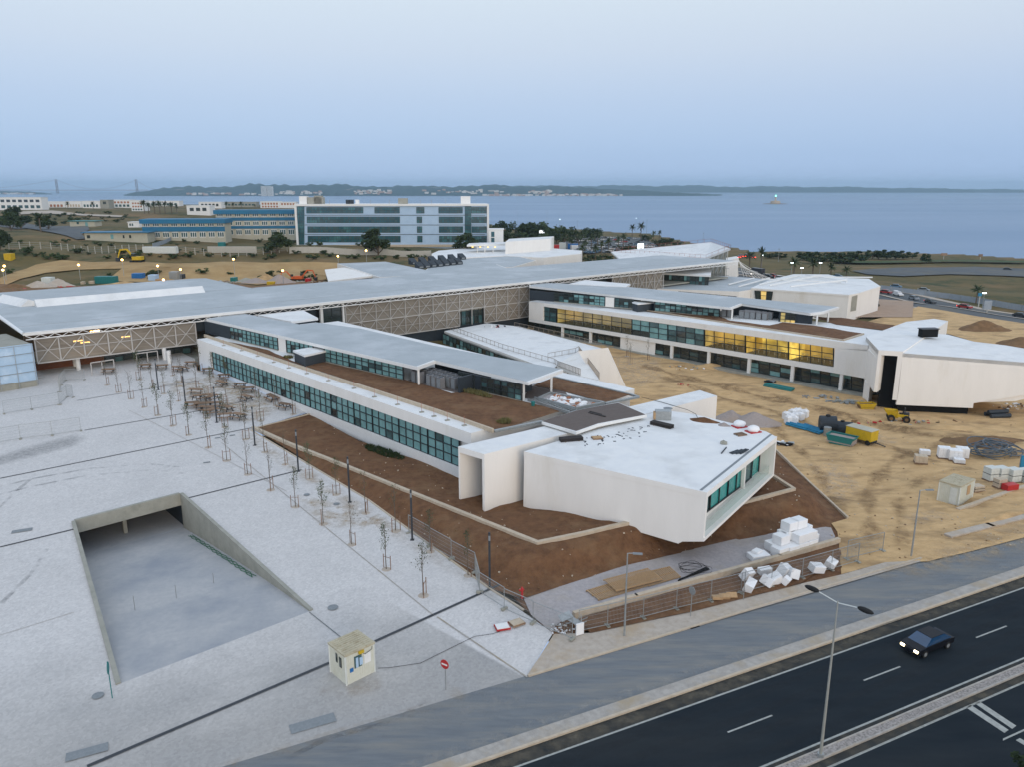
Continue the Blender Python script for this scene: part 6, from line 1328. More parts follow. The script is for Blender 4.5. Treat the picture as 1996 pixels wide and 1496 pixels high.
# saplings with stakes: three variants
def sapling(seed, leaves):
    t = thing('sapling', 'x', 'tree', O3, group='staked saplings on the plaza'); rg = random.Random(seed); mb = MB()
    mb.tube([(0, 0, -.1), (.02, .01, 1.2), (-.02, .03, 2.6), (.03, 0, 3.6), (0, 0, 4.6)], [.05, .04, .03, .02, .008], 6)
    tips = []
    for k in range(15):
        z = 1.9 + k * .17; a = rg.uniform(0, 6.28); L = rg.uniform(.5, 1.1) * (1.25 - abs(z - 2.8) * .3); p0 = Vector((0, 0, z)); p1 = p0 + Vector((math.cos(a) * L * .35, math.sin(a) * L * .35, L * .6)); p2 = p0 + Vector((math.cos(a) * L * .5, math.sin(a) * L * .5, L * 1.1)); mb.tube([p0, p1, p2], [.014, .009, .004], 4); tips += [p1, p2, p0.lerp(p2, .7)]
    mb.build('trunk', M['bark'], t, origin=O3); mb = MB()
    for k in range(leaves):
        p = rg.choice(tips) + Vector((rg.gauss(0, .14), rg.gauss(0, .14), rg.gauss(0, .16))); a = Vector((rg.gauss(0, 1), rg.gauss(0, 1), rg.gauss(0, 1))).normalized() * rg.uniform(.05, .1); b = a.cross(Vector((rg.random(), rg.random(), 1))).normalized() * .05
        mb.quad(p - a, p + b, p + a, p - b)
    if leaves: mb.build('crown', M['leaf2'], t, origin=O3)
    for x, y in ((-.45, -.1), (.42, -.2)):
        mb = MB(); mb.tube([(x, y, -.1), (x, y, 1.45)], .04, 6); mb.build('stake', M['stakew'], t, origin=O3)
    mb = MB(); mb.bar((-.45, -.1, 1.2), (.42, -.2, 1.2), .04); mb.build('tie_bar', M['stakew'], t, origin=O3)
    mb = MB(); mb.lathe([(0, .03), (.4, .025), (.55, -.03)], 10); mb.build('tree_pit', M['earthp'], t, origin=O3); return t
M['stakew'] = mat('stake_wood', (.26, .16, .11), (.19, .12, .08), 3, .85); M['earthp'] = mat('pit_earth', (.48, .42, .35), (.40, .34, .28), 3, 1)
rows = [('front row beside the ramp', [(208.8, 751), (231, 765), (255, 778), (281, 794), (308, 810), (337, 830.5), (368, 848.6), (406, 873), (442, 898.7), (482.7, 925.8), (527.7, 955.8), (575.8, 989), (630, 1022), (685.6, 1062.5), (753, 1110.6), (825, 1161.7)]),
        ('row along the soil bank', [(404, 816), (438, 833.5), (479, 857), (515.7, 882), (556, 906), (604, 935), (655.5, 965), (712.6, 1001), (771, 1035.5), (839, 1076), (912.5, 1122.6)]),
        ('picnic row near the lattice screen', [(272, 740), (297, 755), (320, 768), (348, 782)]), ('row among the picnic tables', [(336.6, 732), (354, 745.6), (383.6, 757.6), (412, 771), (441.5, 788), (473.8, 803), (508, 821)]),
        ('row beside the teal window ribbon', [(389.6, 724), (414, 735), (441, 747), (500, 776), (537, 791), (571.5, 808)])]
vs_ = [sapling(31, 60), sapling(32, 200), sapling(33, 20)]; lists = [[], [], []]; rg = random.Random(4)
for nm, pts in rows:
    for i, (x, y) in enumerate(pts):
        q = PL(x, y); near = (x, y) in ((753, 1110.6), (825, 1161.7), (839, 1076), (912.5, 1122.6))
        lists[1 if near else rg.choice([0, 0, 1, 2])].append((q, rg.uniform(0, 6), rg.uniform(.92, 1.08), 'staked sapling, %s from the hall end in the %s' % (ordn(i), nm)))
for i, (x, y) in enumerate([(1228, 710), (1222, 694), (1262.5, 703)]): lists[0].append((P(x, y, -1), i, 1.0, ['nearest staked sapling in the earth of the courtyard by the tilted slab', 'staked sapling in the courtyard standing before the white lower wall', 'right staked sapling in the courtyard before the lower windows'][i]))
for v_, l_ in zip(vs_, lists): scatter_spots(v_, l_)
# dark lamp columns
t = thing('lamp_column', 'x', 'lamp post', O3, group='dark lamp columns along the plaza'); mb = MB(); mb.tube([(0, 0, -.1), (0, 0, 4.55)], .10, 10); mb.build('pole', M['dsteel'], t, origin=O3)
mb = MB(); mb.tube([(0, 0, 4.57), (0, 0, 5.05)], .095, 10); mb.build('lantern', M['hole'], t, origin=O3); mb = MB(); mb.tube([(0, 0, 5.05), (0, 0, 5.35)], .10, 10); mb.build('cap', M['dsteel'], t, origin=O3); mb = MB(); mb.box((0, 0, .02), (.4, .4, .04)); mb.build('base_plate', M['dsteel'], t, origin=O3)
LP = [(308.8, 760.6), (361.8, 789), (422.7, 824.5), (497, 869), (581.8, 919.8), (682, 980), (803.7, 1053.5), (954.6, 1146.7)]
scatter_spots(t, [(PL(*p), 0, 1, 'slim dark lamp column, %s from the lattice hall' % ordn(i)) for i, p in enumerate(LP)])
# picnic tables
t = thing('picnic_table', 'x', 'picnic table', O3, group='wooden picnic tables near the hall')
mb = MB()
for k in range(5): mb.box((0, -.32 + k * .16, .74), (1.8, .14, .04))
mb.build('table_top', M['wood'], t, origin=O3)
for s_ in (-1, 1):
    mb = MB(); mb.box((0, s_ * .72, .45), (1.8, .26, .04)); mb.build('bench', M['wood'], t, origin=O3)
    mb = MB(); x = s_ * .62
    mb.bar((x, -.55, 0), (x, -.22, .72), .08); mb.bar((x, .55, 0), (x, .22, .72), .08); mb.bar((x, -.82, .40), (x, .82, .40), .08); mb.build('leg_frame', M['dsteel'], t, origin=O3)
PT_ = [(382, 769, .3), (400, 780, .5), (375, 795, .2), (392, 797, .4), (415, 789, .9), (402, 804, .1), (413, 809, .6), (442, 803, -.6), (439, 818, .3), (466, 818, -.5), (432, 753, -.5), (437, 739, .2), (468, 757, .0), (484, 765, .1), (480, 782, -.6), (530, 782, -.7), (555, 798, -.5), (406, 727, .2), (372, 714, .1), (356, 724, -.6), (346, 723, .4), (316, 720, .3), (284, 719, .2), (212, 728, .2), (420, 795, .2), (388, 788, 1.0)]
lab_ = ['wooden picnic table crowded into the jumble by the second and third lamp columns'] * 7 + ['picnic table with grey top right of the third lamp column', 'picnic table under the leafy sapling below the jumble', 'reddish picnic table at the lower right of the group', 'picnic table above the jumble, beside an upturned one', 'picnic table nearest the corner of the window ribbon', 'left of two parallel picnic tables by the window ribbon', 'right of two parallel picnic tables by the window ribbon', 'short brown picnic table below the two parallel ones', 'brown picnic table beside the pale edging by the windows', 'grey picnic table nearest the soil garden corner', 'picnic table against the white end wall of the wing', 'picnic table by the shrub at the wing end', 'picnic table at the right side of the door frames', 'picnic table in the shade under the screen, right', 'picnic table beside the first lamp column', 'reddish picnic table between the two door frames', 'orange picnic table in front of the left door frame', 'wooden picnic table crowded into the jumble by the second and third lamp columns', 'wooden picnic table crowded into the jumble by the second and third lamp columns']
scatter_spots(t, [(PL(x, y) + up * (.55 if i in (4, 25) else 0), a, 1.15, lab_[i], (0, .0 if i % 5 else .12)) for i, (x, y, a) in enumerate(PT_)])
# manhole covers and patches on the plaza
for i, (x, y, w_, l_, lab) in enumerate([(598, 966, .35, .35, 'small round grey cover beside the saplings'), (656, 984, .35, .35, 'second small grey cover, nearer the road'), (649, 1186, .45, .45, 'grey cover right of the ramp wall end'), (191, 1358, .4, .4, 'grey cover left of the green sign'), (43, 1036, .9, .6, 'grey rectangular hatch left of the ramp'), (403, 903, .4, .3, 'grey cover left of the front saplings'), (610, 1412, 1.5, .8, 'long grey metal hatch low in the cobbles'), (170, 1468, 1.2, .7, 'dark grey hatch at the bottom left of the cobbles'), (424, 855, .35, .3, 'small cover near the drain by the picnic tables'), (453, 850, .35, .3, 'small cover right of its twin by the drain')]):
    q = PL(x, y, .045); mb = MB()
    if w_ == l_: mb.lathe([(0, .02), (w_, .02), (w_, 0)], 16, c=q)
    else: mb.box(q, (w_ * 2, l_ * 1.2, .03), R(26))
    tag(mb.build('utility_cover', M['hole']), lab, 'cover', 'utility covers in the paving')
# guard cabin
def cabin(name, label, c0, cl, cr, h_, stain, z, posters=True):
    a, l, r = P(*c0, z), P(*cl, z), P(*cr, z); t = thing(name, label, 'cabin', a.lerp(r, .5)); e = (r - a).normalized(); f = (l - a).normalized(); f = (f - e * f.dot(e)).normalized()
    W_, D_ = (r - a).length, (l - a).length; C8 = lambda u, v, zz: a + e * u + f * v + up * zz
    body = MB(); n = int(W_ / .18)
    body.prism([xy(C8(0, 0, 0)), xy(C8(W_, 0, 0)), xy(C8(W_, D_, 0)), xy(C8(0, D_, 0))], z, z + h_ - .12)
    for k in range(n): body.bar(C8((k + .5) * W_ / n, -.012, .15), C8((k + .5) * W_ / n, -.012, h_ - .2), .06, .025, up=-f)
    n2 = int(D_ / .18)
    for k in range(n2): body.bar(C8(-.012, (k + .5) * D_ / n2, .15), C8(-.012, (k + .5) * D_ / n2, h_ - .2), .06, .025, up=-e)
    body.build('wall', M[stain], t)
    fr = MB()
    for u, v in ((0, 0), (W_, 0), (0, D_), (W_, D_)): fr.bar(C8(u, v, 0), C8(u, v, h_ - .1), .12)
    fr.build('corner_post', M['cabinw'], t); rf = MB(); rf.prism([xy(C8(-.08, -.08, 0)), xy(C8(W_ + .08, -.08, 0)), xy(C8(W_ + .08, D_ + .08, 0)), xy(C8(-.08, D_ + .08, 0))], z + h_ - .14, z + h_)
    for k in range(9): rf.bar(C8(.08, .1 + k * (D_ - .2) / 8, h_ + .015), C8(W_ - .08, .1 + k * (D_ - .2) / 8, h_ + .015), .12, .035)
    rf.build('roof', M['cabinr'], t); return t, C8, W_, D_, e, f
M['cabinw'] = mat('cabin_white', (.66, .68, .64), (.58, .60, .56), 2, .6); M['cabinr'] = mat('cabin_roof', (.52, .47, .34), (.42, .37, .26), .8, .7, c3=(.34, .28, .18), s3=2)
M['cabins'] = mat('cabin_wall_sheet', (.66, .66, .58), (.58, .58, .48), 1.2, .6, c3=(.62, .46, .20), s3=.55, t3=(.56, .78))
t, C8, W_, D_, e, f = cabin('guard_cabin', 'small cream site cabin with ribbed roof standing on the cobbles beside the drain channel', (676, 1338), (645, 1312), (731, 1311), 2.5, 'cabins', .1)
def pane_on(t, p0, ex, u, z, w_, h_, m, nm='window', off=.05, nrm=None, fr=None):
    c_ = p0 + ex * u + up * z + nrm * off; mb = MB(); mb.bar(c_ - ex * w_ / 2, c_ + ex * w_ / 2, h_ if False else .04, h_); o = mb.build(nm, M[m], t); return o
a0 = C8(0, 0, 0)
w_ = pane_on(t, a0, e, W_ * .42, 1.55, .62, .95, 'pan2', nrm=-f, off=.03); pane_on(w_, a0, e, W_ * .38, 1.5, .2, .8, 'bpanel', 'blue_sheet', .06, -f)
pane_on(t, a0, e, W_ * .52, 1.5, .26, .6, 'bpanel', 'notice', .07, -f); pane_on(t, a0, e, W_ * .20, 1.15, .28, .3, 'tealn', 'notice', .07, -f) if 'tealn' in M else pane_on(t, a0, e, W_ * .18, 1.1, .28, .3, 'blue', 'notice', .07, -f)
pane_on(t, a0, e, W_ * .75, 1.5, .55, .8, 'white', 'shutter', .03, -f)
pane_on(t, C8(0, 0, 0), f, D_ * .30, 1.6, .28, .8, 'pan3', 'window', .04, -e); pane_on(t, C8(0, 0, 0), f, D_ * .52, 1.75, .22, .7, 'pan3', 'window', .04, -e)
mb = MB(); mb.box(C8(W_ * .52, -.12, 2.25), (.42, .16, .2), math.atan2(e.y, e.x)); mb.build('floodlight', M['yellow'], t)
mb = MB(); mb.tube([C8(W_, D_ * .1, 2.45), C8(W_ * .9, -.12, 2.1), C8(W_ * .65, -.14, 1.95), C8(W_ * .55, -.12, 2.15)], .02, 5); mb.build('cable', M['rubber'], t)
pts = [PL(737, 1305, .06), PL(760, 1304, .06), PL(820, 1295, .06), PL(880, 1265, .06), PL(925, 1243, .06), PL(960, 1238, .06), PL(975, 1233, .06)]; mb = MB(); mb.tube(pts, .018, 5); tag(mb.build('cable', M['rubber']), 'thin dark cable lying on the cobbles from cabin to pallets', 'cable')
# signs
def disc(c, r, nrm, th=.04, mi=0, mb=None, n=24):
    mb = mb or MB(); nrm = nrm.normalized(); x = nrm.cross(up).normalized(); y = x.cross(nrm)
    vs = [c + nrm * s_ * th / 2 + (x * math.cos(2 * math.pi * j / n) + y * math.sin(2 * math.pi * j / n)) * r for s_ in (-1, 1) for j in range(n)]
    mb.add(vs, [tuple(range(n - 1, -1, -1)), tuple(range(n, 2 * n))] + [(j, (j + 1) % n, n + (j + 1) % n, n + j) for j in range(n)], mi); return mb
b = PL(869, 1346); t = thing('road_sign', 'round red no-entry sign on a thin post in the cobbles', 'sign', b); mb = MB(); mb.tube([b, b + up * 2.45], .035, 8); mb.build('pole', M['steel'], t)
nr = Vector((-.55, -.83, 0)).normalized(); c_ = b + up * 2.12 + nr * .07; s_ = disc(c_, .36, nr).build('sign_disc', M['red'], t); xx = nr.cross(up).normalized(); mb = MB(); mb.bar(c_ + nr * .03 - xx * .25, c_ + nr * .03 + xx * .25, .02, .11); mb.build('white_bar', M['white'], s_)
b = P(1346, 1202, .1); t = thing('road_sign', 'grey back of a round sign on the footway before the planting strip', 'sign', b); mb = MB(); mb.tube([b, b + up * 2.7], .035, 8); mb.build('pole', M['steel'], t); disc(b + up * 2.35, .36, Vector((-.8, -.5, 0))).build('sign_disc', M['steel'], t)
b = P(1449, 1170, .1); t = thing('road_sign', 'narrow arrow-shaped sign back by the foam blocks on the footway', 'sign', b); mb = MB(); mb.tube([b, b + up * 2.6], .03, 8); mb.build('pole', M['steel'], t); mb = MB(); x = Vector((.3, .95, 0)); c_ = b + up * 1.9; mb.add([c_ - x * .35, c_ + x * .35, c_ + up * .9, c_ - x * .35 + Vector((.04, 0, 0)), c_ + x * .35 + Vector((.04, 0, 0)), c_ + up * .9 + Vector((.04, 0, 0))], [(0, 1, 2), (5, 4, 3), (0, 3, 4, 1), (1, 4, 5, 2), (2, 5, 3, 0)]); mb.build('sign_plate', M['hole'], t)
b = PL(219, 1362); t = thing('road_sign', 'green edge-on sign post beside the left ramp wall end', 'sign', b); mb = MB(); mb.tube([b, b + up * 2.9], .035, 8); mb.build('pole', M['teal'], t); disc(b + up * 2.4, .42, Vector((-.98, -.35, 0))).build('sign_disc', M['teal'], t)
b = P(1017.6, 1168, .15); t = thing('hydrant', 'red standpipe hydrant at the foot of the soil bank', 'hydrant', b); mb = MB(); mb.tube([b, b + up * .95], .10, 10); mb.build('pipe', M['red'], t); mb = MB(); mb.tube([b + up * .85 - RD * .28, b + up * .85 + RD * .16], .09, 10); mb.build('outlet', M['red'], t); mb = MB(); mb.tube([b + up * .95, b + up * 1.12], [.13, .06], 10); mb.build('cap', M['red'], t)
# street lamps
M['polec'] = mat('weathered_pole', (.34, .34, .30), (.27, .27, .24), 1, .6)
def street_lamp(b, h_, arm, label, reach=1.2):
    t = thing('street_lamp', label, 'street lamp', b); mb = MB(); mb.tube([b, b + up * h_], [.09, .05], 10); mb.build('pole', M['steel'], t); a = arm.normalized(); mb = MB(); mb.tube([b + up * h_, b + up * (h_ + .05) + a * reach * .5], .035, 8); mb.build('arm', M['steel'], t)
    mb = MB(); mb.bar(b + up * (h_ + .03) + a * reach * .4, b + up * (h_ + .03) + a * (reach * .4 + .75), .26, .09); mb.build('lamp_head', M['hole'], t); return t
street_lamp(P(1217, 1240, .1), 7.2, Vector((.95, -.15, 0)), 'grey street lamp on the footway in front of the timber decking', 1.0)
street_lamp(P(1776, 1086, .05), 6.9, Vector((1, .05, 0)), 'grey street lamp at the sandy yard entrance, arm pointing right', 1.4)
b = P(1599, 1476, .12); t = thing('street_lamp', 'tall pale double-armed street lamp standing on the road median', 'street lamp', b); Hh = 10.9
mb = MB(); mb.tube([b, b + up * 6, b + up * Hh], [.10, .07, .04], 12); mb.build('pole', M['polec'], t); mb = MB(); mb.tube([b, b + up * .25], .2, 10); mb.build('base', M['steel'], t); ar = (-RN * .97 + RD * .25).normalized()
mb = MB(); mb.tube([b + up * (Hh + .1) + ar * 1.25, b + up * (Hh - .1) + ar * .1, b + up * (Hh - .1) - ar * .1, b + up * (Hh + .1) - ar * 1.25], .035, 8); mb.build('arm', M['cabinw'], t)
for s_ in (-1, 1):
    mb = MB(); c0 = b + up * (Hh + .12) + ar * s_ * 1.2
    mb.tube([c0 + ar * s_ * x for x in (0, .12, .35, .65, .85, .95)], [.05, .12, .16, .15, .10, .03], 12); mb.build('lamp_head', M['rubber'], t, smooth=True)
# dark car on the highway
def car_mesh(t, body, glass, L=4.35, W=1.76, Hc=1.42, lights=True, van=False):
    prof = [(-L / 2, .30), (-L / 2 - .0, .62), (-L / 2 + .12, .78), (-L / 2 + .95, .90), (L / 2 - .75, .92), (L / 2 - .06, .84), (L / 2, .6), (L / 2 - .02, .32)]
    def loft(pr, ws):
        mb = MB(); n = len(pr); vs = []
        for sgn, sc in ((-1, 1), (1, 1)):
            for (x, z), w_ in zip(pr, ws): vs.append((x, sgn * w_ / 2, z))
        mb.add(vs, [tuple(range(n)), tuple(range(2 * n - 1, n - 1, -1))] + [(i, n + i, n + (i + 1) % n, (i + 1) % n) for i in range(n)]); return mb
    rb = loft(prof, [W * .9, W * .94, W * .96, W, W, W * .96, W * .92, W * .9]); rb.build('body', M[body], t, origin=O3)
    if van: cp = [(-L / 2 + .7, .9), (-L / 2 + 1.3, Hc + .32), (L / 2 - .25, Hc + .36), (L / 2 - .05, .9)]
    else: cp = [(-L / 2 + .88, .89), (-L / 2 + 1.7, Hc), (L / 2 - 1.25, Hc), (L / 2 - .35, .91)]
    loft(cp, [W * .92, W * .74, W * .74, W * .9]).build('cabin_glass', M[glass], t, origin=O3)
    mb = MB(); x0, x1 = cp[1][0], cp[2][0]; mb.box(((x0 + x1) / 2, 0, cp[1][1] + .015), (x1 - x0 - .05, W * .73, .05)); mb.build('roof', M[body], t, origin=O3)
    for x in (-L / 2 + .82, L / 2 - .85):
        for y in (-1, 1):
            mb = MB(); mb.tube([(x, y * (W / 2 - .2), .31), (x, y * (W / 2 + .01), .31)], .31, 14); w_ = mb.build('wheel', M['rubber'], t, origin=O3); mb = MB(); mb.tube([(x, y * (W / 2 - .0), .31), (x, y * (W / 2 + .02), .31)], .18, 10); mb.build('rim', M['steel'], w_, origin=O3)
    for y in (-1, 1):
        mb = MB(); mb.box((-L / 2 - .01, y * W * .34, .64), (.1, .34, .16)); mb.build('headlight', M['head'] if lights else M['white'], t, origin=O3)
        mb = MB(); mb.box((L / 2 + .0, y * W * .36, .68), (.06, .3, .16)); mb.build('tail_light', M['red'] if lights else M['tail'], t, origin=O3)
M['carblack'] = mat('black_car_paint', (.006, .007, .010), (.008, .009, .014), 1, .5, spec=.25); M['carglassb'] = mat('blue_car_glass', (.01, .05, .12), (.01, .04, .09), 1, .1, spec=1)
q = P(1806, 1264, .01); t = thing('car', 'dark car with lit headlights driving left on the highway', 'car', O3); car_mesh(t, 'carblack', 'carglassb', 4.5, 1.8, 1.38); t.location = q; t.rotation_euler = (0, 0, math.atan2(RD.y, RD.x) + R(1)); t.scale = (.95,) * 3
# small cars for the far road and car park: single meshes
def small_car(col, label, tail=False, head=False, van=False):
    mb = MB(); L, W = 4.3, 1.75; b0 = [(-L / 2, .3), (-L / 2, .75), (-L / 2 + .9, .88), (L / 2, .88), (L / 2, .3)]
    for pr, w_, mi in ((b0, W, 0), ([(-L / 2 + .8, .87), (-L / 2 + 1.5, 1.42), (L / 2 - (1.0 if not van else .1), 1.42 if not van else 1.8), (L / 2 - .2, .87)], W * .84, 1 if not van else 0)):
        n = len(pr); vs = [(x, s_ * w_ / 2, z) for s_ in (-1, 1) for x, z in pr]; mb.add(vs, [tuple(range(n)), tuple(range(2 * n - 1, n - 1, -1))] + [(i, n + i, n + (i + 1) % n, (i + 1) % n) for i in range(n)], mi)
    mb.box((.15, 0, 1.44 if not van else 1.62), (1.9, W * .72, .05), 0, 0)
    for x in (-1.35, 1.35):
        for y in (-.82, .82): mb.tube([(x, y - .08, .32), (x, y + .08, .32)], .32, 10, 2)
    for y in (-.6, .6):
        if tail: mb.box((L / 2 + .02, y, .72), (.12, .5, .24), 0, 3)
        if head: mb.box((-L / 2 - .02, y, .65), (.12, .4, .2), 0, 4)
    return tag(mb.build('car', [M[col], M['pan3'], M['rubber'], M['tail'], M['headdim']], origin=O3), label, 'car')
for nm, c_ in (('car_red', (.40, .03, .03)), ('car_white', (.7, .7, .7)), ('car_grey', (.25, .28, .31)), ('car_dark', (.03, .035, .045)), ('car_blue', (.10, .2, .32))): M[nm] = mat(nm + '_paint', c_, None, 1, .3, spec=.7)
def coast_at(px, off):
    c_ = [on_(x, y) for x, y in CR]; best = None
    for a, b in zip(c_[:-1], c_[1:]):
        for k in range(20):
            p_ = a.lerp(b, k / 20); dep = p_.y * cP - (p_.z - CAMH) * sP; X = 998 + FPX * p_.x / dep
            d = (b - a); d.z = 0; d.normalize(); s_ = Vector((-d.y, d.x, 0)); p2 = p_ + s_ * off; dep = p2.y * cP - (p2.z - CAMH) * sP; X = 998 + FPX * p2.x / dep
            if best is None or abs(X - px) < best[0]: best = (abs(X - px), p2, math.atan2(d.y, d.x))
    p2 = best[1]; p2.z = float(H(np.array([p2.x]), np.array([p2.y]))[0]) + .42; return p2, best[2]
TC = [(1457, 3, 'car_white', 1, 0, 0, 'oncoming car with white headlights beside the white tapering block'), (1466, 6, 'car_white', 0, 1, 0, 'pale car with red tail lamps first in the queue'), (1486, 6, 'car_dark', 0, 1, 0, 'dark car braking behind the black van'), (1499, 4, 'car_dark', 0, 1, 0, 'dark car mid queue, by the palms'), (1508, 7, 'car_red', 0, 1, 0, 'red car mid queue'), (1520, 4, 'car_white', 0, 1, 0, 'white car near the third block roof'), (1538, 7, 'car_blue', 0, 0, 0, 'pale blue car above the third block beams'), (1556, 7, 'car_dark', 0, 0, 0, 'dark car above the third block beams'), (1728, 5, 'car_red', 0, 1, 0, 'red car just right of the third block'),
 (1752, 5, 'car_white', 0, 0, 1, 'white van in the traffic right of the third block'), (1781, 5, 'car_grey', 0, 0, 0, 'silver car behind the white van'), (1812, 5, 'car_dark', 0, 1, 0, 'dark car with bright tail lamps behind the silver car'), (1881, 5, 'car_red', 0, 1, 0, 'dark red car alone near the lone palm'), (1992, 5, 'car_dark', 0, 0, 0, 'dark car at the right edge of the traffic road')]
for px, off, col, hd, tl, vn, lab in TC:
    p_, a_ = coast_at(px, off); o = small_car(col, lab, bool(tl), bool(hd), bool(vn)); o.location = p_; o.rotation_euler = (0, 0, a_ + math.pi); o['group'] = 'cars in the traffic queue'
p_, a_ = coast_at(1478, 6); mb = MB(); mb.box((0, 0, 1.7), (6, 2.3, 2.8)); mb.box((0, 0, .9), (6.2, 2.35, .1)); 
for x in (-2, 2): mb.tube([(x, -1.2, .45), (x, 1.2, .45)], .45, 10)
o = tag(mb.build('van', M['car_dark'], origin=O3), 'tall black van in the traffic queue by the palms', 'van'); o.location = p_; o.rotation_euler = (0, 0, a_)
for px, py, col, lab in ((1746, 562, 'car_blue', 'left of the pale cars parked beyond the hoarding'), (1800, 569, 'car_grey', 'right of the pale cars parked beyond the hoarding'), (1632, 541, 'car_blue', 'pale car just over the third block roof edge'), (1963, 527, 'car_dark', 'dark car alone on the far car park')):
    o = small_car(col, lab); o.location = on_(px, py) + up * .3; o.rotation_euler = (0, 0, 2.6)
pc = [small_car(c_, 'parked car in the seaside car park') for c_ in ('car_white', 'car_grey', 'car_dark', 'car_blue', 'car_red')]; rg = random.Random(9); first = [True] * 5
for r_ in range(9):
    for k in range(13):
        px = 1118 + k * 12 + r_ * 2 - (r_ % 2) * 4 + rg.uniform(-1, 1); py = 463 + r_ * 3.9 + k * .35
        if rg.random() < .2 or px > 1275: continue
        c_ = rg.choices(range(5), [4, 4, 4, 2, 1])[0]; q = on_(round(px * 2) / 2, round(py * 2) / 2) + up * .55; o = pc[c_] if first[c_] else pc[c_].copy()
        if not first[c_]: C.objects.link(o)
        first[c_] = False; o['group'] = 'cars parked in the seaside car park'; o.location = q; o.rotation_euler = (0, 0, .35 + rg.uniform(-.05, .05))
# ------------------------------------------------------------------ loose goods by the road
def foam(c_, sz, rz, lab, tilt=(0, 0), grp='white foam blocks'):
    mb = MB(); mb.box((0, 0, sz[2] / 2), sz); o = mb.build('foam_block', M['foam'], origin=O3); o.location = c_; o.rotation_euler = (tilt[0], tilt[1], rz)
    bv = o.modifiers.new('bevel', 'BEVEL'); bv.width = .025; bv.segments = 1; return tag(o, lab, 'foam block', grp)
base = P(1550, 1072, .13); ra = math.atan2(RD.y, RD.x)
bl_ = [(-2.3, .0, 0), (-1.0, -.1, 0), (.35, .0, 0), (1.7, .1, 0), (2.7, .9, 0), (-2.0, 1.15, 0), (-.7, 1.2, 0), (.6, 1.2, 0), (1.6, 1.35, 0), (.3, .1, .9), (1.6, .2, .9), (-.5, 1.1, .9), (.8, 1.25, .9), (2.1, 1.3, .9), (1.2, 1.2, 1.8), (.0, 1.2, 1.8), (-1.6, .6, .9)]
for i, (a, b, z) in enumerate(bl_): foam(base + RD * a + RN * (b - .2) + up * z, (1.32, 1.15, .88), ra + rnd.uniform(-.12, .12), 'white foam block in the bottom layer of the big stack on the gravel path' if z == 0 else ('white foam block in the second layer of the big stack' if z < 1.2 else 'white foam block on top of the big stack'))
q = P(1478, 1090, .13); foam(q, (1.9, 1.2, .55), ra - .2, 'low flat foam block just left of the big stack on the path'); foam(q + up * .56 + RN * .25, (.9, .7, .25), ra + .3, 'small foam slab lying on the low flat foam block')
for i, (x, y, s_, r_, tl, lab) in enumerate([(1450, 1128, (1.0, .7, 1.1), .6, (.5, .2), 'upper of two tilted foam blocks at the left of the planting strip'), (1458, 1149, (1.2, .8, .9), 1.0, (.35, -.2), 'lower of two tilted foam blocks at the left of the planting strip'), (1490, 1118, (1.3, .6, .55), .3, (.1, .0), 'thin foam block lying behind the strip heap'), (1492, 1141, (.8, 1.1, .8), .9, (.3, .4), 'left block of the foam heap in the strip'), (1512, 1135, (1.1, .9, .8), .2, (.2, -.4), 'middle block of the foam heap in the strip'), (1525, 1121, (1.0, 1.0, 1.0), .5, (.3, .3), 'top block of the foam heap in the strip'), (1528, 1138, (.7, .6, .7), .9, (.5, .1), 'small tilted foam block in front of the strip heap'), (1543, 1128, (.9, 1.0, .9), .1, (-.3, .3), 'right block of the foam heap in the strip'), (1590, 1114, (1.3, .9, .7), .3, (.15, .2), 'left foam block of the pair near the strip end'), (1617, 1105, (.9, .9, .8), .8, (.35, -.2), 'right foam block of the pair near the strip end')]):
    foam(P(x, y, .2), s_, r_, lab, tl)
# timber decking panels
def decking(c4, z, label, n, th=.12):
    a, b, c_, d = [P(x, y, z) for x, y in c4]; t = thing('timber_deck', label, 'decking', a.lerp(c_, .5)); mb = MB()
    for k in range(n): f = (k + .5) / n; mb.bar(a.lerp(b, f), d.lerp(c_, f), (b - a).length / n * .5, .05)
    mb.build('slat', M['plank'], t)
    for p_, q_ in ((a, b), (d, c_), (a.lerp(d, .5), b.lerp(c_, .5))): mb = MB(); mb.bar(p_ - up * .07, q_ - up * .07, .08, .1); mb.build('bearer', M['plank'], t)
M['plank'] = mat('new_timber', (.50, .33, .18), (.40, .26, .14), 4, .8)
decking([(1142, 1152), (1255, 1118), (1277, 1137), (1166, 1170)], .25, 'lower raw timber deck panel on the gravel path', 30)
decking([(1240, 1120), (1306, 1105), (1327, 1124), (1264, 1142)], .27, 'right raw timber deck panel on the gravel path', 18)
decking([(1176, 1131), (1263, 1108), (1291, 1129), (1200, 1152)], .52, 'upper raw timber deck panel laid across the others', 26)
mb = MB()
for k in range(4): mb.bar(P(1322 + k, 1133 - k, .2 + .06 * (k % 2)), P(1376 + k * 2, 1107 + k, .25), .09)
tag(mb.build('beam_bundle', M['rubber']), 'bundle of dark steel sections lying beside the timber decking', 'beams')
mb = MB()
for k in range(5):
    c_ = P(1345 + k * 3, 1108 + k * 2, .2); mb.tube([c_ + Vector((math.cos(a) * (1.1 + .1 * k), math.sin(a) * .8, .1 + .25 * abs(math.sin(a * 1.5 + k)))) for a in [j * .35 for j in range(18)]], .018, 5)
tag(mb.build('cable_coil', M['rubber']), 'loose dark cable coil beyond the timber decking', 'cable')
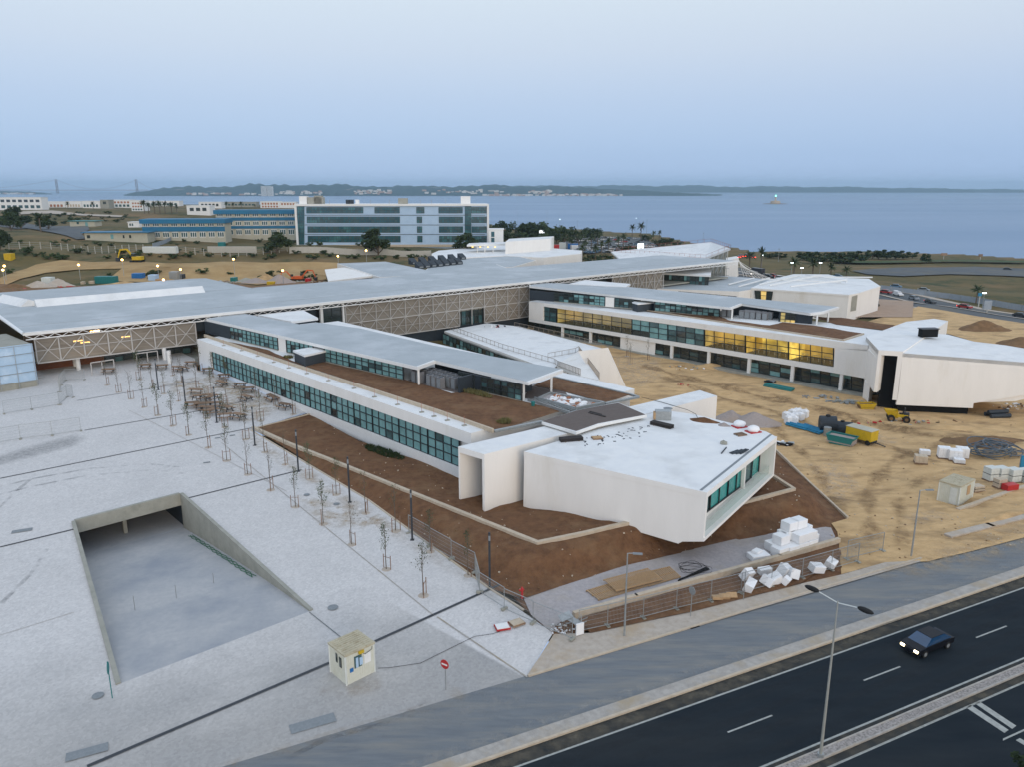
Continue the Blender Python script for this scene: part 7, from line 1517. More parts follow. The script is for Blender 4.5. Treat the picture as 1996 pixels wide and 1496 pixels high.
# mesh fence panels
def fence_panel_proto():
    t = thing('mesh_fence', 'x', 'fence panel', O3, group='site fence panels'); mb = MB(); L, h_ = 3.3, 2.0
    for a, b in (((0, 0, .1), (0, 0, h_)), ((L, 0, .1), (L, 0, h_)), ((0, 0, h_), (L, 0, h_)), ((0, 0, .15), (L, 0, .15))): mb.bar(a, b, .045)
    mb.build('frame', M['steel'], t, origin=O3); mb = MB()
    for k in range(1, 26): mb.bar((L * k / 26, 0, .15), (L * k / 26, 0, h_), .010)
    for z in (.5, .9, 1.3, 1.7): mb.bar((0, 0, z), (L, 0, z), .012)
    mb.build('wire_mesh', M['steel'], t, origin=O3)
    for x in (0, L): mb = MB(); mb.box((x, 0, .06), (.24, .62, .12)); mb.build('foot', M['concrete'], t, origin=O3)
    return t
fp = fence_panel_proto(); sp = []
def run(pts, lab, zf):
    for i, (a, b) in enumerate(zip(pts[:-1], pts[1:])):
        A, B = zf(*a), zf(*b); d = B - A; sp.append((A, math.atan2(d.y, d.x), (d.xy.length / 3.3, 1, 1), lab % ordn(i)))
run([(1128, 1234), (1184, 1222), (1253.6, 1206), (1318, 1189), (1385, 1173), (1444, 1158), (1503, 1143), (1563, 1128), (1620, 1112), (1672, 1097)], 'mesh fence panel along the planting strip, %s from the plaza', lambda x, y: P(x, y, .12))
run([(797, 1040), (838, 1066), (880, 1092), (926, 1119), (935, 1157), (983, 1190), (1039, 1217), (1115, 1250)], 'mesh fence panel by the soil bank and corner paving, %s from the ramp side', PL)
run([(-20, 868), (40, 857), (102, 850), (158, 841)], 'fence panel standing on the left plaza, %s from the frame edge', PL)
run([(8, 808), (62, 799), (116, 790), (131, 775), (143, 776)], 'fence panel around the sunken yard at left, %s from the frame edge', PL)
run([(116, 765), (119, 752), (128, 742), (165, 741)], 'fence panel guarding the hall column at left, %s in its run', PL)
run([(1650, 1092), (1720, 1075)], 'mesh fence panel at the yard entrance, %s', lambda x, y: P(x, y, .05))
scatter_spots(fp, sp)
# pallets, trolley, sunken yard
def pallet(c_, rz, label, top=None, m='wood', s_=1.0):
    t = thing('pallet', label, 'pallet', O3); mb = MB()
    for k in range(6): mb.box((0, -.42 + k * .168, .13), (1.2, .11, .025))
    mb.build('deck_board', M[m], t, origin=O3); mb = MB()
    for y in (-.4, 0, .4): mb.box((0, y, .06), (1.2, .1, .11))
    mb.build('bearer', M[m], t, origin=O3)
    if top: mb = MB(); mb.box((0, 0, .17), (1.05, .8, .05)); mb.build('board', M[top], t, origin=O3)
    t.location = c_; t.rotation_euler = (0, 0, rz); t.scale = (s_,) * 3; return t
pallet(PL(979, 1226, .05), .3, 'red pallet with a white board on the corner paving', 'white', 'red'); pallet(PL(1007, 1218, .05), .55, 'pale pallet next to the red one on the corner paving', 'stone')
q = P(1112, 1222, .15); t = thing('sheet_frame', 'folded metal frame and white sheets at the low wall end', 'rubbish', q); mb = MB()
for k in range(6): a = q + Vector((rnd.uniform(-1, 1), rnd.uniform(-.6, .6), .1)); mb.bar(a, a + Vector((rnd.uniform(-1.3, 1.3), rnd.uniform(-.5, .5), rnd.uniform(.2, .9))), .06)
mb.build('frame', M['steel'], t); mb = MB(); mb.box(q + Vector((-.4, .2, .8)), (1.1, .7, .04), .5, M=Matrix.Rotation(.4, 3, 'X') @ Matrix.Rotation(.5, 3, 'Z')); mb.box(q + Vector((.3, -.1, .55)), (1.4, .8, .04), .5, M=Matrix.Rotation(.2, 3, 'Y') @ Matrix.Rotation(-.7, 3, 'Z')); mb.build('sheet', M['steel'], t)
mb = MB(); mb.box(P(1130, 1238, .15) + up * .5, (.7, .12, 1.0), ra); mb.build('board', M['foam'], t); mb = MB()
for k in range(26): c_ = q + Vector((rnd.uniform(-1.6, .6), rnd.uniform(-1.1, .5), .03)); mb.box(c_, (rnd.uniform(.08, .3), rnd.uniform(.06, .2), .05), rnd.uniform(0, 3))
mb.build('scrap', M['foam'], t)
mb = MB()
for k in range(3): mb.box(P(1398 + k * 14, 1168 - k * 2, .2) + up * .12, (.9, .5, .25), rnd.uniform(0, 2), M=Matrix.Rotation(.3 * k, 3, 'X'))
tag(mb.build('cardboard', M['plank']), 'flattened cardboard and scraps at the fence foot in the strip', 'cardboard')
# green hose and gear in the ramp
mb = MB(); a_, b_, c_, d_ = RAMP_HOLE; bk = (b_ - a_).normalized()
def rampz(f, e_z): return (a_.z - 3.9) + (e_z - .006 - (a_.z - 3.9)) * (1 - (1 - f) ** 1.25)
for k in range(3):
    pts = []
    for j in range(15): f = .12 + .55 * j / 14; p_ = b_.lerp(c_, f) - bk * (.5 + .25 * math.sin(j * 1.7 + k * 2)); pts.append(Vector((p_.x, p_.y, rampz(f, c_.z) + .06)))
    mb.tube(pts, .035, 5)
M['greenh'] = mat('green_hose', (.05, .16, .09), None, 3, .6); tag(mb.build('garden_hose', M['greenh']), 'green netting and hose lying along the right ramp wall', 'hose')
for f, lab in ((.52, 'post'), (.30, 'post')):
    pass
for (px, py, zz_, lab) in ((418, 1150, -1.2, 'fence post pair standing on the ramp floor by the white board'), (345, 1175, -.9, 'single thin post in the middle of the ramp floor'), (264, 1197, -.9, 'faint thin post at the left of the ramp floor')):
    q = P(px, py, zz_); t = thing('ramp_post', lab, 'post', q); mb = MB(); mb.tube([q - up * .3, q + up * 1.7], .03, 6); mb.build('pole', M['steel'], t); mb = MB(); mb.box(q + up * .0, (.5, .22, .14), .4); mb.build('foot', M['concrete'], t)
# ------------------------------------------------------------------ goods on the near block roof and wing roofs
def batten(px, py, z, rz, L, label):
    q = P(px, py, z); t = thing('batten_stack', label, 'timber stack', q, rz); mb = MB()
    for k in range(4):
        for j in range(3): mb.box((0, -.33 + k * .22, .08 + j * .14), (L, .17, .1))
    o = mb.build('batten', M['dboard'], t, origin=O3); o.location = (0, 0, 0); mb = MB(); mb.box((-L * .3, 0, .03), (.1, 1.0, .06)); mb.box((L * .3, 0, .03), (.1, 1, .06)); o = mb.build('bearer', M['wood'], t, origin=O3); o.location = O3
M['dboard'] = mat('dark_boards', (.05, .042, .04), (.03, .027, .026), 2, .8)
batten(1113, 860, ZR, .25, 2.6, 'dark board stack on the near block roof, left of the two'); batten(1290, 832, ZR, -.75, 2.8, 'dark board stack on the near block roof beside the metal box')
q = P(1292, 818, ZR); t = thing('metal_box', 'shiny metal duct box standing on the near block roof', 'duct', q); mb = MB(); mb.box(q + up * .55, (1.9, 1.1, 1.1), -.1); mb.build('casing', M['steel'], t); mb = MB(); mb.box(q + Vector((-1.05, -.05, .5)), (.25, .9, .8), -.1); mb.build('wood_end', M['plank'], t)
pallet(P(1164, 856, ZR), .2, 'pale wooden pallet right of the left board stack', 'plank'); pallet(P(1443, 849, ZR), .4, 'wooden pallet near the back corner of the near block roof')
mound(1372, 822, 2.6, 1.0, .5, 'soil', 'small brown soil heap on the back of the near block roof', zf=lambda x, y: P(x, y, ZR), rz=-.5)
mound(1411, 831, 1.1, .6, .4, 'gravelp', 'small grey rubble heap on the near block roof', zf=lambda x, y: P(x, y, ZR), rz=-.4)
for i, (x, y) in enumerate(((1441, 833), (1468, 843))):
    q = P(x, y, ZR); t = thing('bulk_bag', ['left white bulk bag at the back corner of the near block roof', 'right white bulk bag at the back corner of the near block roof'][i], 'bag', q); mb = MB(); mb.blob(q + up * .35, (.75, .65, .45), i + 4, 12, 6, rough=.06); mb.build('bag', M['foam'], t, smooth=True); mb = MB(); mb.box(q + up * .06, (1.5, 1.2, .12), .4); mb.build('crate_base', M['red'], t)
rods = MB()
for k in range(9): a = P(1422 + k * 2.6, 884 + (k % 3), ZR + .05); rods.bar(a, a + Vector((1.15, .95, .02 * k)), .1)
rods.bar(P(1406, 885, ZR + .05), P(1416, 873, ZR + .05), .1); tag(rods.build('pipe_pile', M['navy']), 'small pile of dark pipes on the front of the near block roof', 'pipes')
mb = MB(); mb.blob(P(1411, 864, ZR + .15), (.4, .3, .25), 3); tag(mb.build('cement_bag', M['concrete']), 'grey crumpled bag on the near block roof', 'bag')
mb = MB()
for k in range(46):
    x = rnd.uniform(1140, 1270); y = 862 - (x - 1140) * .2 + rnd.uniform(-9, 12); mb.box(P(x, y, ZR + .03), (rnd.uniform(.05, .35), rnd.uniform(.05, .16), .05), rnd.uniform(0, 3))
tag(mb.build('roof_scraps', M['navy']), 'dark scraps scattered below the brown deck roof', 'scraps', kind='stuff')
for i, (x, y) in enumerate(((1302, 797), (1393, 917))): mb = MB(); mb.lathe([(0, .05), (.5, .04), (.6, 0)], 14, c=P(x, y, ZR + .16 if i == 0 else ZR)); tag(mb.build('roof_hatch', M['hole']), ['dark oval hatch on the white cross bar roof', 'tiny round vent on the front of the near block roof'][i], 'hatch') if i == 0 else None
mb = MB(); mb.tube([P(1250, 775, ZR + .2), P(1290, 785, ZR + .2), P(1340, 800, ZR + .2), P(1356, 808, ZR + .2), P(1361, 818, ZR + .2)], .03, 5); tag(mb.build('cable', M['rubber']), 'dark cable running over the white cross bar roof', 'cable')
# fixings along the white roof strip
fx = thing('roof_fixing', 'x', 'roof fixing', O3, group='guard rail feet along the near wing roof'); mb = MB(); mb.box((0, 0, .06), (.55, .35, .12)); mb.build('foot', M['concrete'], fx, origin=O3); mb = MB(); mb.tube([(0, 0, .1), (0, 0, 1.2)], .022, 6); mb.build('rod', M['redrod'] if 'redrod' in M else M['rustr'], fx, origin=O3)
scatter_spots(fx, [(P(x, y, ZR), .6, 1, 'small concrete foot with thin rod on the near wing roof, %s from the hall' % ordn(i)) for i, (x, y) in enumerate([(436, 674), (471, 684), (502, 695), (534, 707), (563, 718), (598, 729), (640, 743), (690, 758), (730, 775), (775, 790), (822, 805), (846, 813), (872, 821), (905, 831)])])
# outdoor units under the pavilions
M['acc'] = mat('unit_casing', (.20, .20, .205), None, 2, .6); ac = thing('cooling_unit', 'grey cooling unit standing in the open bay of the near pavilion', 'cooling unit', O3, group='cooling units of the near pavilion'); mb = MB(); mb.box((0, 0, .85), (.95, .8, 1.7)); mb.build('casing', M['acc'], ac, origin=O3); mb = MB(); mb.box((0, -.41, .85), (.75, .04, 1.35)); mb.build('grille', M['hole'], ac, origin=O3); mb = MB(); mb.lathe([(.0, 1.72), (.34, 1.72), (.36, 1.70)], 14); mb.build('fan_ring', M['dsteel'], ac, origin=O3)
q0 = at1(800, ZR); ea = math.atan2(E1.y, E1.x); sp = []
for r_ in range(3):
    for k in range(7 if r_ else 6):
        if r_ == 0 and k == 2: continue
        sp.append((q0 + E1 * (.3 + k * 1.18 + r_ * .3) + N1 * (.7 + r_ * 1.35) + up * .05, ea, 1, None))
scatter_spots(ac, sp)
q0 = at3(1408, 7.75); ea = math.atan2(E2.y, E2.x); e3 = (at3(1500, 7.75) - q0).normalized(); n3 = Vector((-e3.y, e3.x, 0)); ac2 = thing('cooling_unit', 'grey cooling unit in the open bay of the far pavilion', 'cooling unit', O3, group='cooling units of the far pavilion')
for nm, sz, c_, m_ in (('casing', (1.1, .9, 1.7), (0, 0, .85), 'acc'), ('grille', (.9, .04, 1.3), (0, -.47, .85), 'hole')): mb = MB(); mb.box(c_, sz); mb.build(nm, M[m_], ac2, origin=O3)
dd = (at3(1505, 7.75) - q0).length; sp = [(q0 + e3 * dd * f + n3 * b + up * .02, math.atan2(e3.y, e3.x), 1, None) for f, b in ((.02, .6), (.14, .6), (.38, .6), (.49, .6), (.60, .6), (.72, .6), (.84, .6), (.44, 2), (.55, 2), (.66, 2), (.78, 2), (.9, 2))]; scatter_spots(ac2, sp)
# ------------------------------------------------------------------ the yard
bgp = thing('bulk_bag', 'white bulk bag in the cluster on the sandy yard', 'bag', O3, group='white bulk bags on the yard'); mb = MB(); mb.prism([(-.42, -.42), (.42, -.42), (.45, .45), (-.4, .42)], 0, [.85, .8, .9, .84]); mb.blob((0, 0, .8), (.36, .36, .2), 2, 8, 4); mb.build('bag', M['foam'], bgp, origin=O3); mb = MB()
for x in (-.35, .35): mb.tube([(x, -.35, .8), (x * .8, 0, 1.12), (x, .35, .8)], .03, 5)
mb.build('strap', M['foam'], bgp, origin=O3)
scatter_spots(bgp, [(Yd(x, y), rnd.uniform(0, 1), 1.25, None) for x, y in ((1533, 818), (1541, 822), (1550, 820), (1559, 819), (1568, 814), (1545, 813), (1555, 811), (1537, 826), (1548, 827))])
def pipes(name, a, b, z0, n, r, m, label, cat='pipes', fan=.0):
    A, B = Yd(*a), Yd(*b); d = (B - A).normalized(); s_ = Vector((-d.y, d.x, 0)); mb = MB()
    for k in range(n): o_ = s_ * (k - n / 2) * r * 2.1; mb.tube([A + o_ + up * (z0 + r + r * 1.4 * (k % 2)), B + o_ * (1 + fan) + up * (z0 + r + r * 1.4 * (k % 2))], r, 8)
    return tag(mb.build(name, M[m]), label, cat)
pipes('pipe_bundle', (1492, 752), (1546, 763), 0, 6, .14, 'tealp' if 'tealp' in M else 'teal', 'teal pipe bundle lying near the columns of the far wing')
M['bluep'] = mat('blue_pipe', (.02, .22, .38), (.02, .18, .32), 2, .5)
pipes('pipe_bundle', (1536, 827), (1575, 838), 0, 6, .13, 'bluep', 'blue pipe bundle beside the white bulk bags'); pipes('pipe_bundle', (1562, 832), (1606, 846), 0, 8, .12, 'bluep', 'longer blue pipe bundle reaching the skip')
q = Yd(1614, 842); t = thing('water_tank', 'round black tank standing upright left of the teal skip', 'tank', q); mb = MB(); mb.tube([q + Vector((-1.3, .3, 1.2)), q + Vector((1.0, -.2, 1.2))], [1.2, 1.25], 20); mb.build('barrel', M['bluk'] if 'bluk' in M else M['navy'], t, smooth=False); mb = MB(); mb.tube([q + Vector((-.2, .05, 2.3)), q + Vector((-.2, .05, 2.6))], .35, 12); mb.build('lid', M['rubber'], t)
q = Yd(1662, 852); t = thing('water_tank', 'flat black tank behind the teal skip', 'tank', q); mb = MB(); mb.tube([q + Vector((-2.2, 2.6, .7)), q + Vector((.6, 1.6, .7))], 1.0, 18); mb.build('barrel', M['navy'], t); mb = MB(); mb.tube([q + Vector((-.8, 2.1, 1.6)), q + Vector((-.8, 2.1, 1.85))], .3, 12); mb.build('lid', M['rubber'], t)
def skip(px, py, rz, m, label, s_=1.0, fill='gravelp'):
    q = Yd(px, py); t = thing('skip', label, 'skip', q, rz); mb = MB(); a, b = 1.7 * s_, .85 * s_
    vs = [(-a * .75, -b * .9, 0), (a * .75, -b * .9, 0), (a * .75, b * .9, 0), (-a * .75, b * .9, 0), (-a, -b, 1.1 * s_), (a, -b, 1.1 * s_), (a, b, 1.1 * s_), (-a, b, 1.1 * s_)]
    mb.add(vs, [(3, 2, 1, 0), (0, 1, 5, 4), (1, 2, 6, 5), (2, 3, 7, 6), (3, 0, 4, 7)]); 
    for i in range(4): mb.bar(vs[4 + i], vs[4 + (i + 1) % 4], .1)
    o = mb.build('body', M[m], t, origin=O3); o.location = O3; mb = MB(); mb.prism([(-a * .93, -b * .93), (a * .93, -b * .93), (a * .93, b * .93), (-a * .93, b * .93)], .2, .92 * s_); o = mb.build('fill', M[fill], t, origin=O3); o.location = O3
skip(1640, 866, -.75, 'teal', 'teal skip full of rubble in front of the black tanks', 1.15); skip(1688, 797, .0, 'yellow', 'yellow skip by the far block doorway', .8, 'earth')
q = Yd(1612, 850); mb = MB(); mb.tube([q, q + up * 1.3], .55, 14); tag(mb.build('drum', M['steel']), 'grey metal drum wedged against the teal skip', 'drum')
# yellow compressor trailer
q = Yd(1692, 866); t = thing('site_trailer', 'yellow box trailer on wheels with a drawbar beside the tanks', 'trailer', q, -.95)
for nm, c_, sz, m_ in (('body', (-1.1, 0, 1.35), (3.9, 1.9, 1.5), 'yellow'), ('lid', (-1.1, 0, 2.13), (4.0, 2.0, .08), 'cream'), ('chassis', (-1.0, 0, .5), (3.7, 1.2, .2), 'dsteel')): mb = MB(); mb.box(c_, sz); o = mb.build(nm, M[m_], t, origin=O3); o.location = O3
for x in (-2.4, .4):
    for y in (-.85, .85): mb = MB(); mb.tube([(x, y - .12, .38), (x, y + .12, .38)], .38, 12); o = mb.build('wheel', M['rubber'], t, origin=O3); o.location = O3
mb = MB(); mb.bar((.8, 0, .45), (2.6, 0, .25), .12); o = mb.build('drawbar', M['dsteel'], t, origin=O3); o.location = O3
# dumper
q = Yd(1752, 822); t = thing('dumper', 'yellow site dumper with big wheels in front of the far block', 'dumper', q, -.35); mb = MB()
vs = [(-2.3, -.8, 1.75), (-2.3, .8, 1.75), (-.3, .85, 1.7), (-.3, -.85, 1.7), (-1.6, -.55, .85), (-1.6, .55, .85), (-.4, .55, .8), (-.4, -.55, .8)]; mb.add(vs, [(4, 5, 6, 7), (0, 4, 7, 3), (1, 2, 6, 5), (0, 1, 5, 4), (3, 7, 6, 2)]); mb.add([(v[0] * .93 - .08, v[1] * .9, v[2] + .02) for v in vs], [(7, 6, 5, 4), (3, 7, 4, 0), (5, 6, 2, 1), (4, 5, 1, 0), (2, 6, 7, 3)]); o = mb.build('hopper', M['yellow'], t, origin=O3); o.location = O3
mb = MB(); mb.box((.35, 0, .95), (1.7, .9, .45)); mb.box((-.9, 0, .6), (1.4, .5, .25)); o = mb.build('chassis', M['yellow'], t, origin=O3); o.location = O3; mb = MB(); mb.box((.95, 0, 1.3), (.8, .8, .4)); o = mb.build('engine_cover', M['dsteel'], t, origin=O3); o.location = O3
mb = MB(); mb.box((.2, 0, 1.3), (.5, .5, .12)); mb.box((.45, 0, 1.55), (.1, .5, .5)); o = mb.build('seat', M['rubber'], t, origin=O3); o.location = O3; mb = MB(); mb.bar((.7, -.45, 1.2), (.7, -.45, 2.2), .07); mb.bar((.7, .45, 1.2), (.7, .45, 2.2), .07); mb.bar((.7, -.45, 2.2), (.7, .45, 2.2), .07); o = mb.build('roll_bar', M['dsteel'], t, origin=O3); o.location = O3
for x in (-1.25, .95):
    for y in (-.85, .85): mb = MB(); mb.tube([(x, y - .2, .55), (x, y + .2, .55)], .56, 16); w_ = mb.build('wheel', M['rubber'], t, origin=O3); w_.location = O3; mb = MB(); mb.tube([(x, y - .21, .55), (x, y + .21, .55)], .26, 12); o = mb.build('rim', M['earth'], w_, origin=O3); o.location = O3
# pallets of blocks
def blockpallet(px, py, label, s_=(1.1, 1.0, 1.15), rz=.3, m='cabinw', z=None, straps=True):
    q = Yd(px, py); t = thing('block_pallet', label, 'pallet of blocks', q, rz); mb = MB(); n = 4
    for k in range(n):
        for j in range(3): mb.box((-s_[0] / 2 + (j + .5) * s_[0] / 3, 0, .14 + (k + .5) * s_[2] / n), (s_[0] / 3 - .02, s_[1], s_[2] / n - .02))
    o = mb.build('blocks', M[m], t, origin=O3); o.location = O3; mb = MB(); mb.box((0, 0, .06), (s_[0] + .08, s_[1] + .08, .12)); o = mb.build('pallet_base', M['wood'], t, origin=O3); o.location = O3
    if straps:
        mb = MB(); mb.box((0, 0, .14 + s_[2] * .5), (s_[0] + .03, s_[1] + .03, .06)); o = mb.build('strap', M['rubber'], t, origin=O3); o.location = O3
for x, y, lab, s_, m_ in ((1839, 893, 'left wrapped block pallet of the group before the hose coil', (1.5, 1.3, 1.35), 'foam'), (1860, 897, 'front wrapped block pallet of the group before the hose coil', (1.6, 1.4, 1.3), 'foam'), (1874, 893, 'right wrapped block pallet of the group before the hose coil', (1.5, 1.3, 1.3), 'foam'), (1869, 904, 'low torn block pallet in front of the group', (1.3, 1.0, .5), 'foam'), (1802, 888, 'small white block pallet left of the group', (1.3, .9, .6), 'foam'), (1794, 903, 'beige block slab pallet left of the group', (1.5, 1.2, .9), 'stone'),
 (1930, 937, 'first strapped stone pallet from the cabin', (1.3, 1.2, 1.6), 'cabinw'), (1950, 937, 'second strapped stone pallet from the cabin', (1.3, 1.2, 1.6), 'cabinw'), (1973, 940, 'third strapped stone pallet from the cabin', (1.4, 1.2, 1.6), 'cabinw'), (1996, 941, 'fourth strapped stone pallet, at the photo edge', (1.4, 1.2, 1.6), 'cabinw'), (1948, 951, 'low beige stone stack before the second pallet', (1.2, .9, 1.0), 'stone'), (1903, 958, 'low stone pile touching the cabin', (1.4, 1.0, .6), 'stone'), (2020, 945, 'strapped stone pallet beyond the photo edge', (1.4, 1.2, 1.6), 'cabinw')):
    blockpallet(x, y, lab, s_, .25 if x > 1900 else -.3, m_, straps=x > 1900)
q = Yd(1968, 955); mb = MB(); mb.box(q + up * .35, (1.7, .9, .7), .3); tag(mb.build('crate', M['redwine'] if 'redwine' in M else M['red']), 'dark red crate in front of the third stone pallet', 'crate')
q = Yd(1994, 922); t = thing('blue_board', 'upright blue site board at the right edge', 'board', q); mb = MB(); mb.box(q + Vector((.5, 0, 1.2)), (2.0, .1, 2.2)); mb.build('panel', M['bluep'], t); mb = MB(); mb.bar(q + Vector((-.5, .1, 0)), q + Vector((-.5, .1, 2.3)), .1); mb.build('post', M['steel'], t)
# hose coil
mb = MB(); c0 = Yd(1932, 884)
for k in range(13):
    r_ = rnd.uniform(1.5, 2.6); o_ = Vector((rnd.uniform(-1.3, 1.6), rnd.uniform(-1.0, 1.0), .1 + .05 * k)); tl = rnd.uniform(0, .25)
    mb.tube([c0 + o_ + Vector((math.cos(a) * r_, math.sin(a) * r_ * .85, .5 + .5 * math.sin(a + k) * (1 + tl))) for a in [j * .33 for j in range(20)]], .075, 6)
mb.tube([c0 + Vector((2.5, .5, .5)), c0 + Vector((4.5, -.6, .3)), c0 + Vector((5.6, -2.0, .1))], .08, 6)
M['conduit'] = mat('grey_conduit', (.09, .115, .14), (.14, .17, .20), 2, .6); tag(mb.build('conduit_coil', M['conduit']), 'tangled coil of grey conduit lying on the sand', 'coil')
t, C8, W_, D_, e, f = cabin('site_cabin', 'stained white site cabin on the yard beside the stone pallets', (1867, 989), (1833, 975), (1894, 974), 2.5, 'cabins', -.35)
a0 = C8(0, 0, 0); pane_on(t, a0, e, W_ * .62, 1.5, .8, 1.1, 'plank', nrm=-f, off=.04); pane_on(t, C8(0, 0, 0), f, D_ * .28, 1.1, .75, 1.95, 'cabinw', 'door', .04, -e)
ribbon('low_wall', [P(1868, 996, -.1), P(1930, 974, -.1), P(2000, 950, -.1), P(2200, 890, -.1)], .5, .5, 'stone', 'low concrete wall running right from the site cabin', 'wall')
ribbon('low_wall', [P(1850, 1046, .1), P(1930, 1026, .1), P(2000, 1008, .1), P(2200, 955, .1)], .9, .3, 'walk', 'grey concrete verge above the service road at right', 'verge')
def rubble(px, py, n, rx, ry, mats_, label, name='rubble_pile', sz=(.1, .5), seed=1, zf=Yd, cat='rubble'):
    rg = random.Random(seed); mb = MB(); c0 = zf(px, py)
    for k in range(n):
        a = rg.uniform(0, 6.28); r_ = rg.random() ** .6; s_ = rg.uniform(*sz); p_ = c0 + Vector((math.cos(a) * rx * r_, math.sin(a) * ry * r_, s_ * .3 + .2 * (1 - r_)))
        mb.box(p_, (s_ * rg.uniform(.7, 2.2), s_, s_ * .6), 0, rg.randrange(len(mats_)), M=Matrix.Rotation(rg.uniform(0, 3), 3, 'Z') @ Matrix.Rotation(rg.uniform(-.5, .5), 3, 'X'))
    return tag(mb.build(name, [M[m] for m in mats_]), label, cat, kind='stuff')
rubble(1530, 868, 18, 1.3, .8, ['steel', 'rubber', 'foam'], 'small pile of wheels and scrap on the sand behind the near block', seed=2)
rubble(1603, 776, 30, 4.0, 1.2, ['steel', 'hole'], 'scaffold tubes and plates piled before the far wing columns', seed=3, sz=(.15, .4))
rubble(1648, 786, 36, 3.5, 1.3, ['steel', 'concrete', 'hole'], 'grey bundles of props beside the yellow skip', seed=4, sz=(.2, .5))
rubble(1500, 745, 14, 1, .8, ['rubber', 'hole'], 'dark machine parts near the columns of the far wing', seed=5, sz=(.2, .6))
rubble(1335, 717, 22, 5, 2, ['foam', 'sand', 'steel'], 'light debris strewn on the courtyard earth', seed=6, sz=(.1, .35))
rubble(1780, 825, 30, 10, 1.6, ['red', 'steel', 'earth', 'rubber'], 'mixed debris along the foot of the far block', seed=7, sz=(.1, .4))
rubble(1330, 752, 10, 1.4, .8, ['red', 'rustr'], 'reddish scraps on the courtyard sand', seed=8, sz=(.1, .3))
pipes('mesh_roll', (1922, 813), (1960, 811), 0, 3, .35, 'navy', 'dark rolled mesh lying under the far block overhang', 'mesh roll')
rubble(1985, 795, 30, 5, 2, ['foam', 'steel', 'earth'], 'debris under the overhang of the far block', seed=9, sz=(.1, .4))
mound(1915, 635, 9, 6, 3.0, 'earth', 'large conical earth heap beyond the far block', zf=lambda x, y: on_(x, y + 10), seed=3)
mound(1930, 862, 6.5, 3, .9, 'earth', 'low brown earth hump behind the hose coil', seed=6); mound(1385, 715, 5, 2.2, .8, 'sand', 'low yellow spoil hump in the courtyard', seed=7); mound(1990, 668, 8, 6, 2.5, 'earth', 'brown earth bank at the right edge beyond the far block', zf=lambda x, y: on_(x, y + 8), seed=8)
mound(1850, 836, 9, 3, .55, 'sand', 'long low sand hump in front of the far block', seed=9); mound(1960, 1010, 9, 1.6, .6, 'sand', 'low sandy bank between site cabin wall and road', seed=10, zf=lambda x, y: P(x, y, .0), rz=.45)
mb = MB()
for k in range(650):
    a = rnd.random(); x = rnd.uniform(1240, 2000); y = rnd.uniform(700, 1095); q = P(x, y, -1)
    if not inpoly(np.array([q.x]), np.array([q.y]), YO)[0]: continue
    q = Yd(x, y); s_ = rnd.uniform(.04, .13); mb.box(q + up * .03, (s_ * 1.5, s_, s_ * .6), rnd.uniform(0, 3), rnd.randrange(2))
tag(mb.build('loose_stones', [M['stone'], M['earth']]), 'loose stones scattered over the sandy yard', 'stones', kind='stuff')
mb = MB()
for k in range(700):
    x = rnd.uniform(520, 1560); y = rnd.uniform(830, 1160); q = P(x, y, 1.5)
    if not inpoly(np.array([q.x]), np.array([q.y]), BERM)[0]: continue
    z = zsoil(q.x, q.y); s_ = rnd.uniform(.03, .12); mb.box((q.x, q.y, z + .03), (s_ * 1.5, s_, s_), rnd.uniform(0, 3), rnd.randrange(2))
tag(mb.build('soil_stones', [M['stone'], M['earth']]), 'small stones scattered over the brown soil bank', 'stones', kind='stuff')
# shrub patches on soil and roof
def plants(px, py, n, rx, ry, label, zf, h_=.5, m='hgrass', seed=1, rz=0):
    rg = random.Random(seed); mb = MB(); c0 = zf(px, py)
    for k in range(n):
        a = rg.uniform(0, 6.28); r_ = rg.random() ** .5; x, y = math.cos(a) * rx * r_, math.sin(a) * ry * r_; p_ = c0 + Vector((x * math.cos(rz) - y * math.sin(rz), x * math.sin(rz) + y * math.cos(rz), 0))
        for j in range(4): d = Vector((rg.gauss(0, .5), rg.gauss(0, .5), 1)).normalized() * h_ * rg.uniform(.5, 1.1); s_ = Vector((rg.uniform(-1, 1), rg.uniform(-1, 1), 0)).normalized() * .05; mb.quad(p_ - s_, p_ + s_, p_ + d * .6 + s_ * 1.4, p_ + d)
    tag(mb.build('shrub_patch', M[m]), label, 'plants', kind='stuff')
rp_ = lambda x, y: P(x, y, ZR + .1)
plants(748, 884, 420, 4.0, 1.0, 'low dark green shrub patch on the soil garden below the windows', lambda x, y: P(x, y, 1.75), .45, rz=-.75); M['drygr'] = mat('dry_tufts', (.20, .18, .07), (.13, .12, .05), 2, .9)
plants(925, 768, 260, 3.2, .7, 'dry green tufts along the near pavilion on the soil roof', rp_, .6, 'drygr', 2, -.75); plants(983, 825, 120, .8, .6, 'dry yellow grass tuft near the soil roof corner', rp_, .6, 'drygr', 3); plants(562, 697, 70, .8, .5, 'small dry tuft beside the dark plant box', rp_, .5, 'drygr', 4)
bt = bush_proto('garden_bush', 'dark leafy bush at the bottom right corner beside the highway', 'bush', 8, 900, .05, .1, 'leaf'); bt.location = P(2004, 1535, 0); bt.scale = (2.6, 2.6, 2.4)
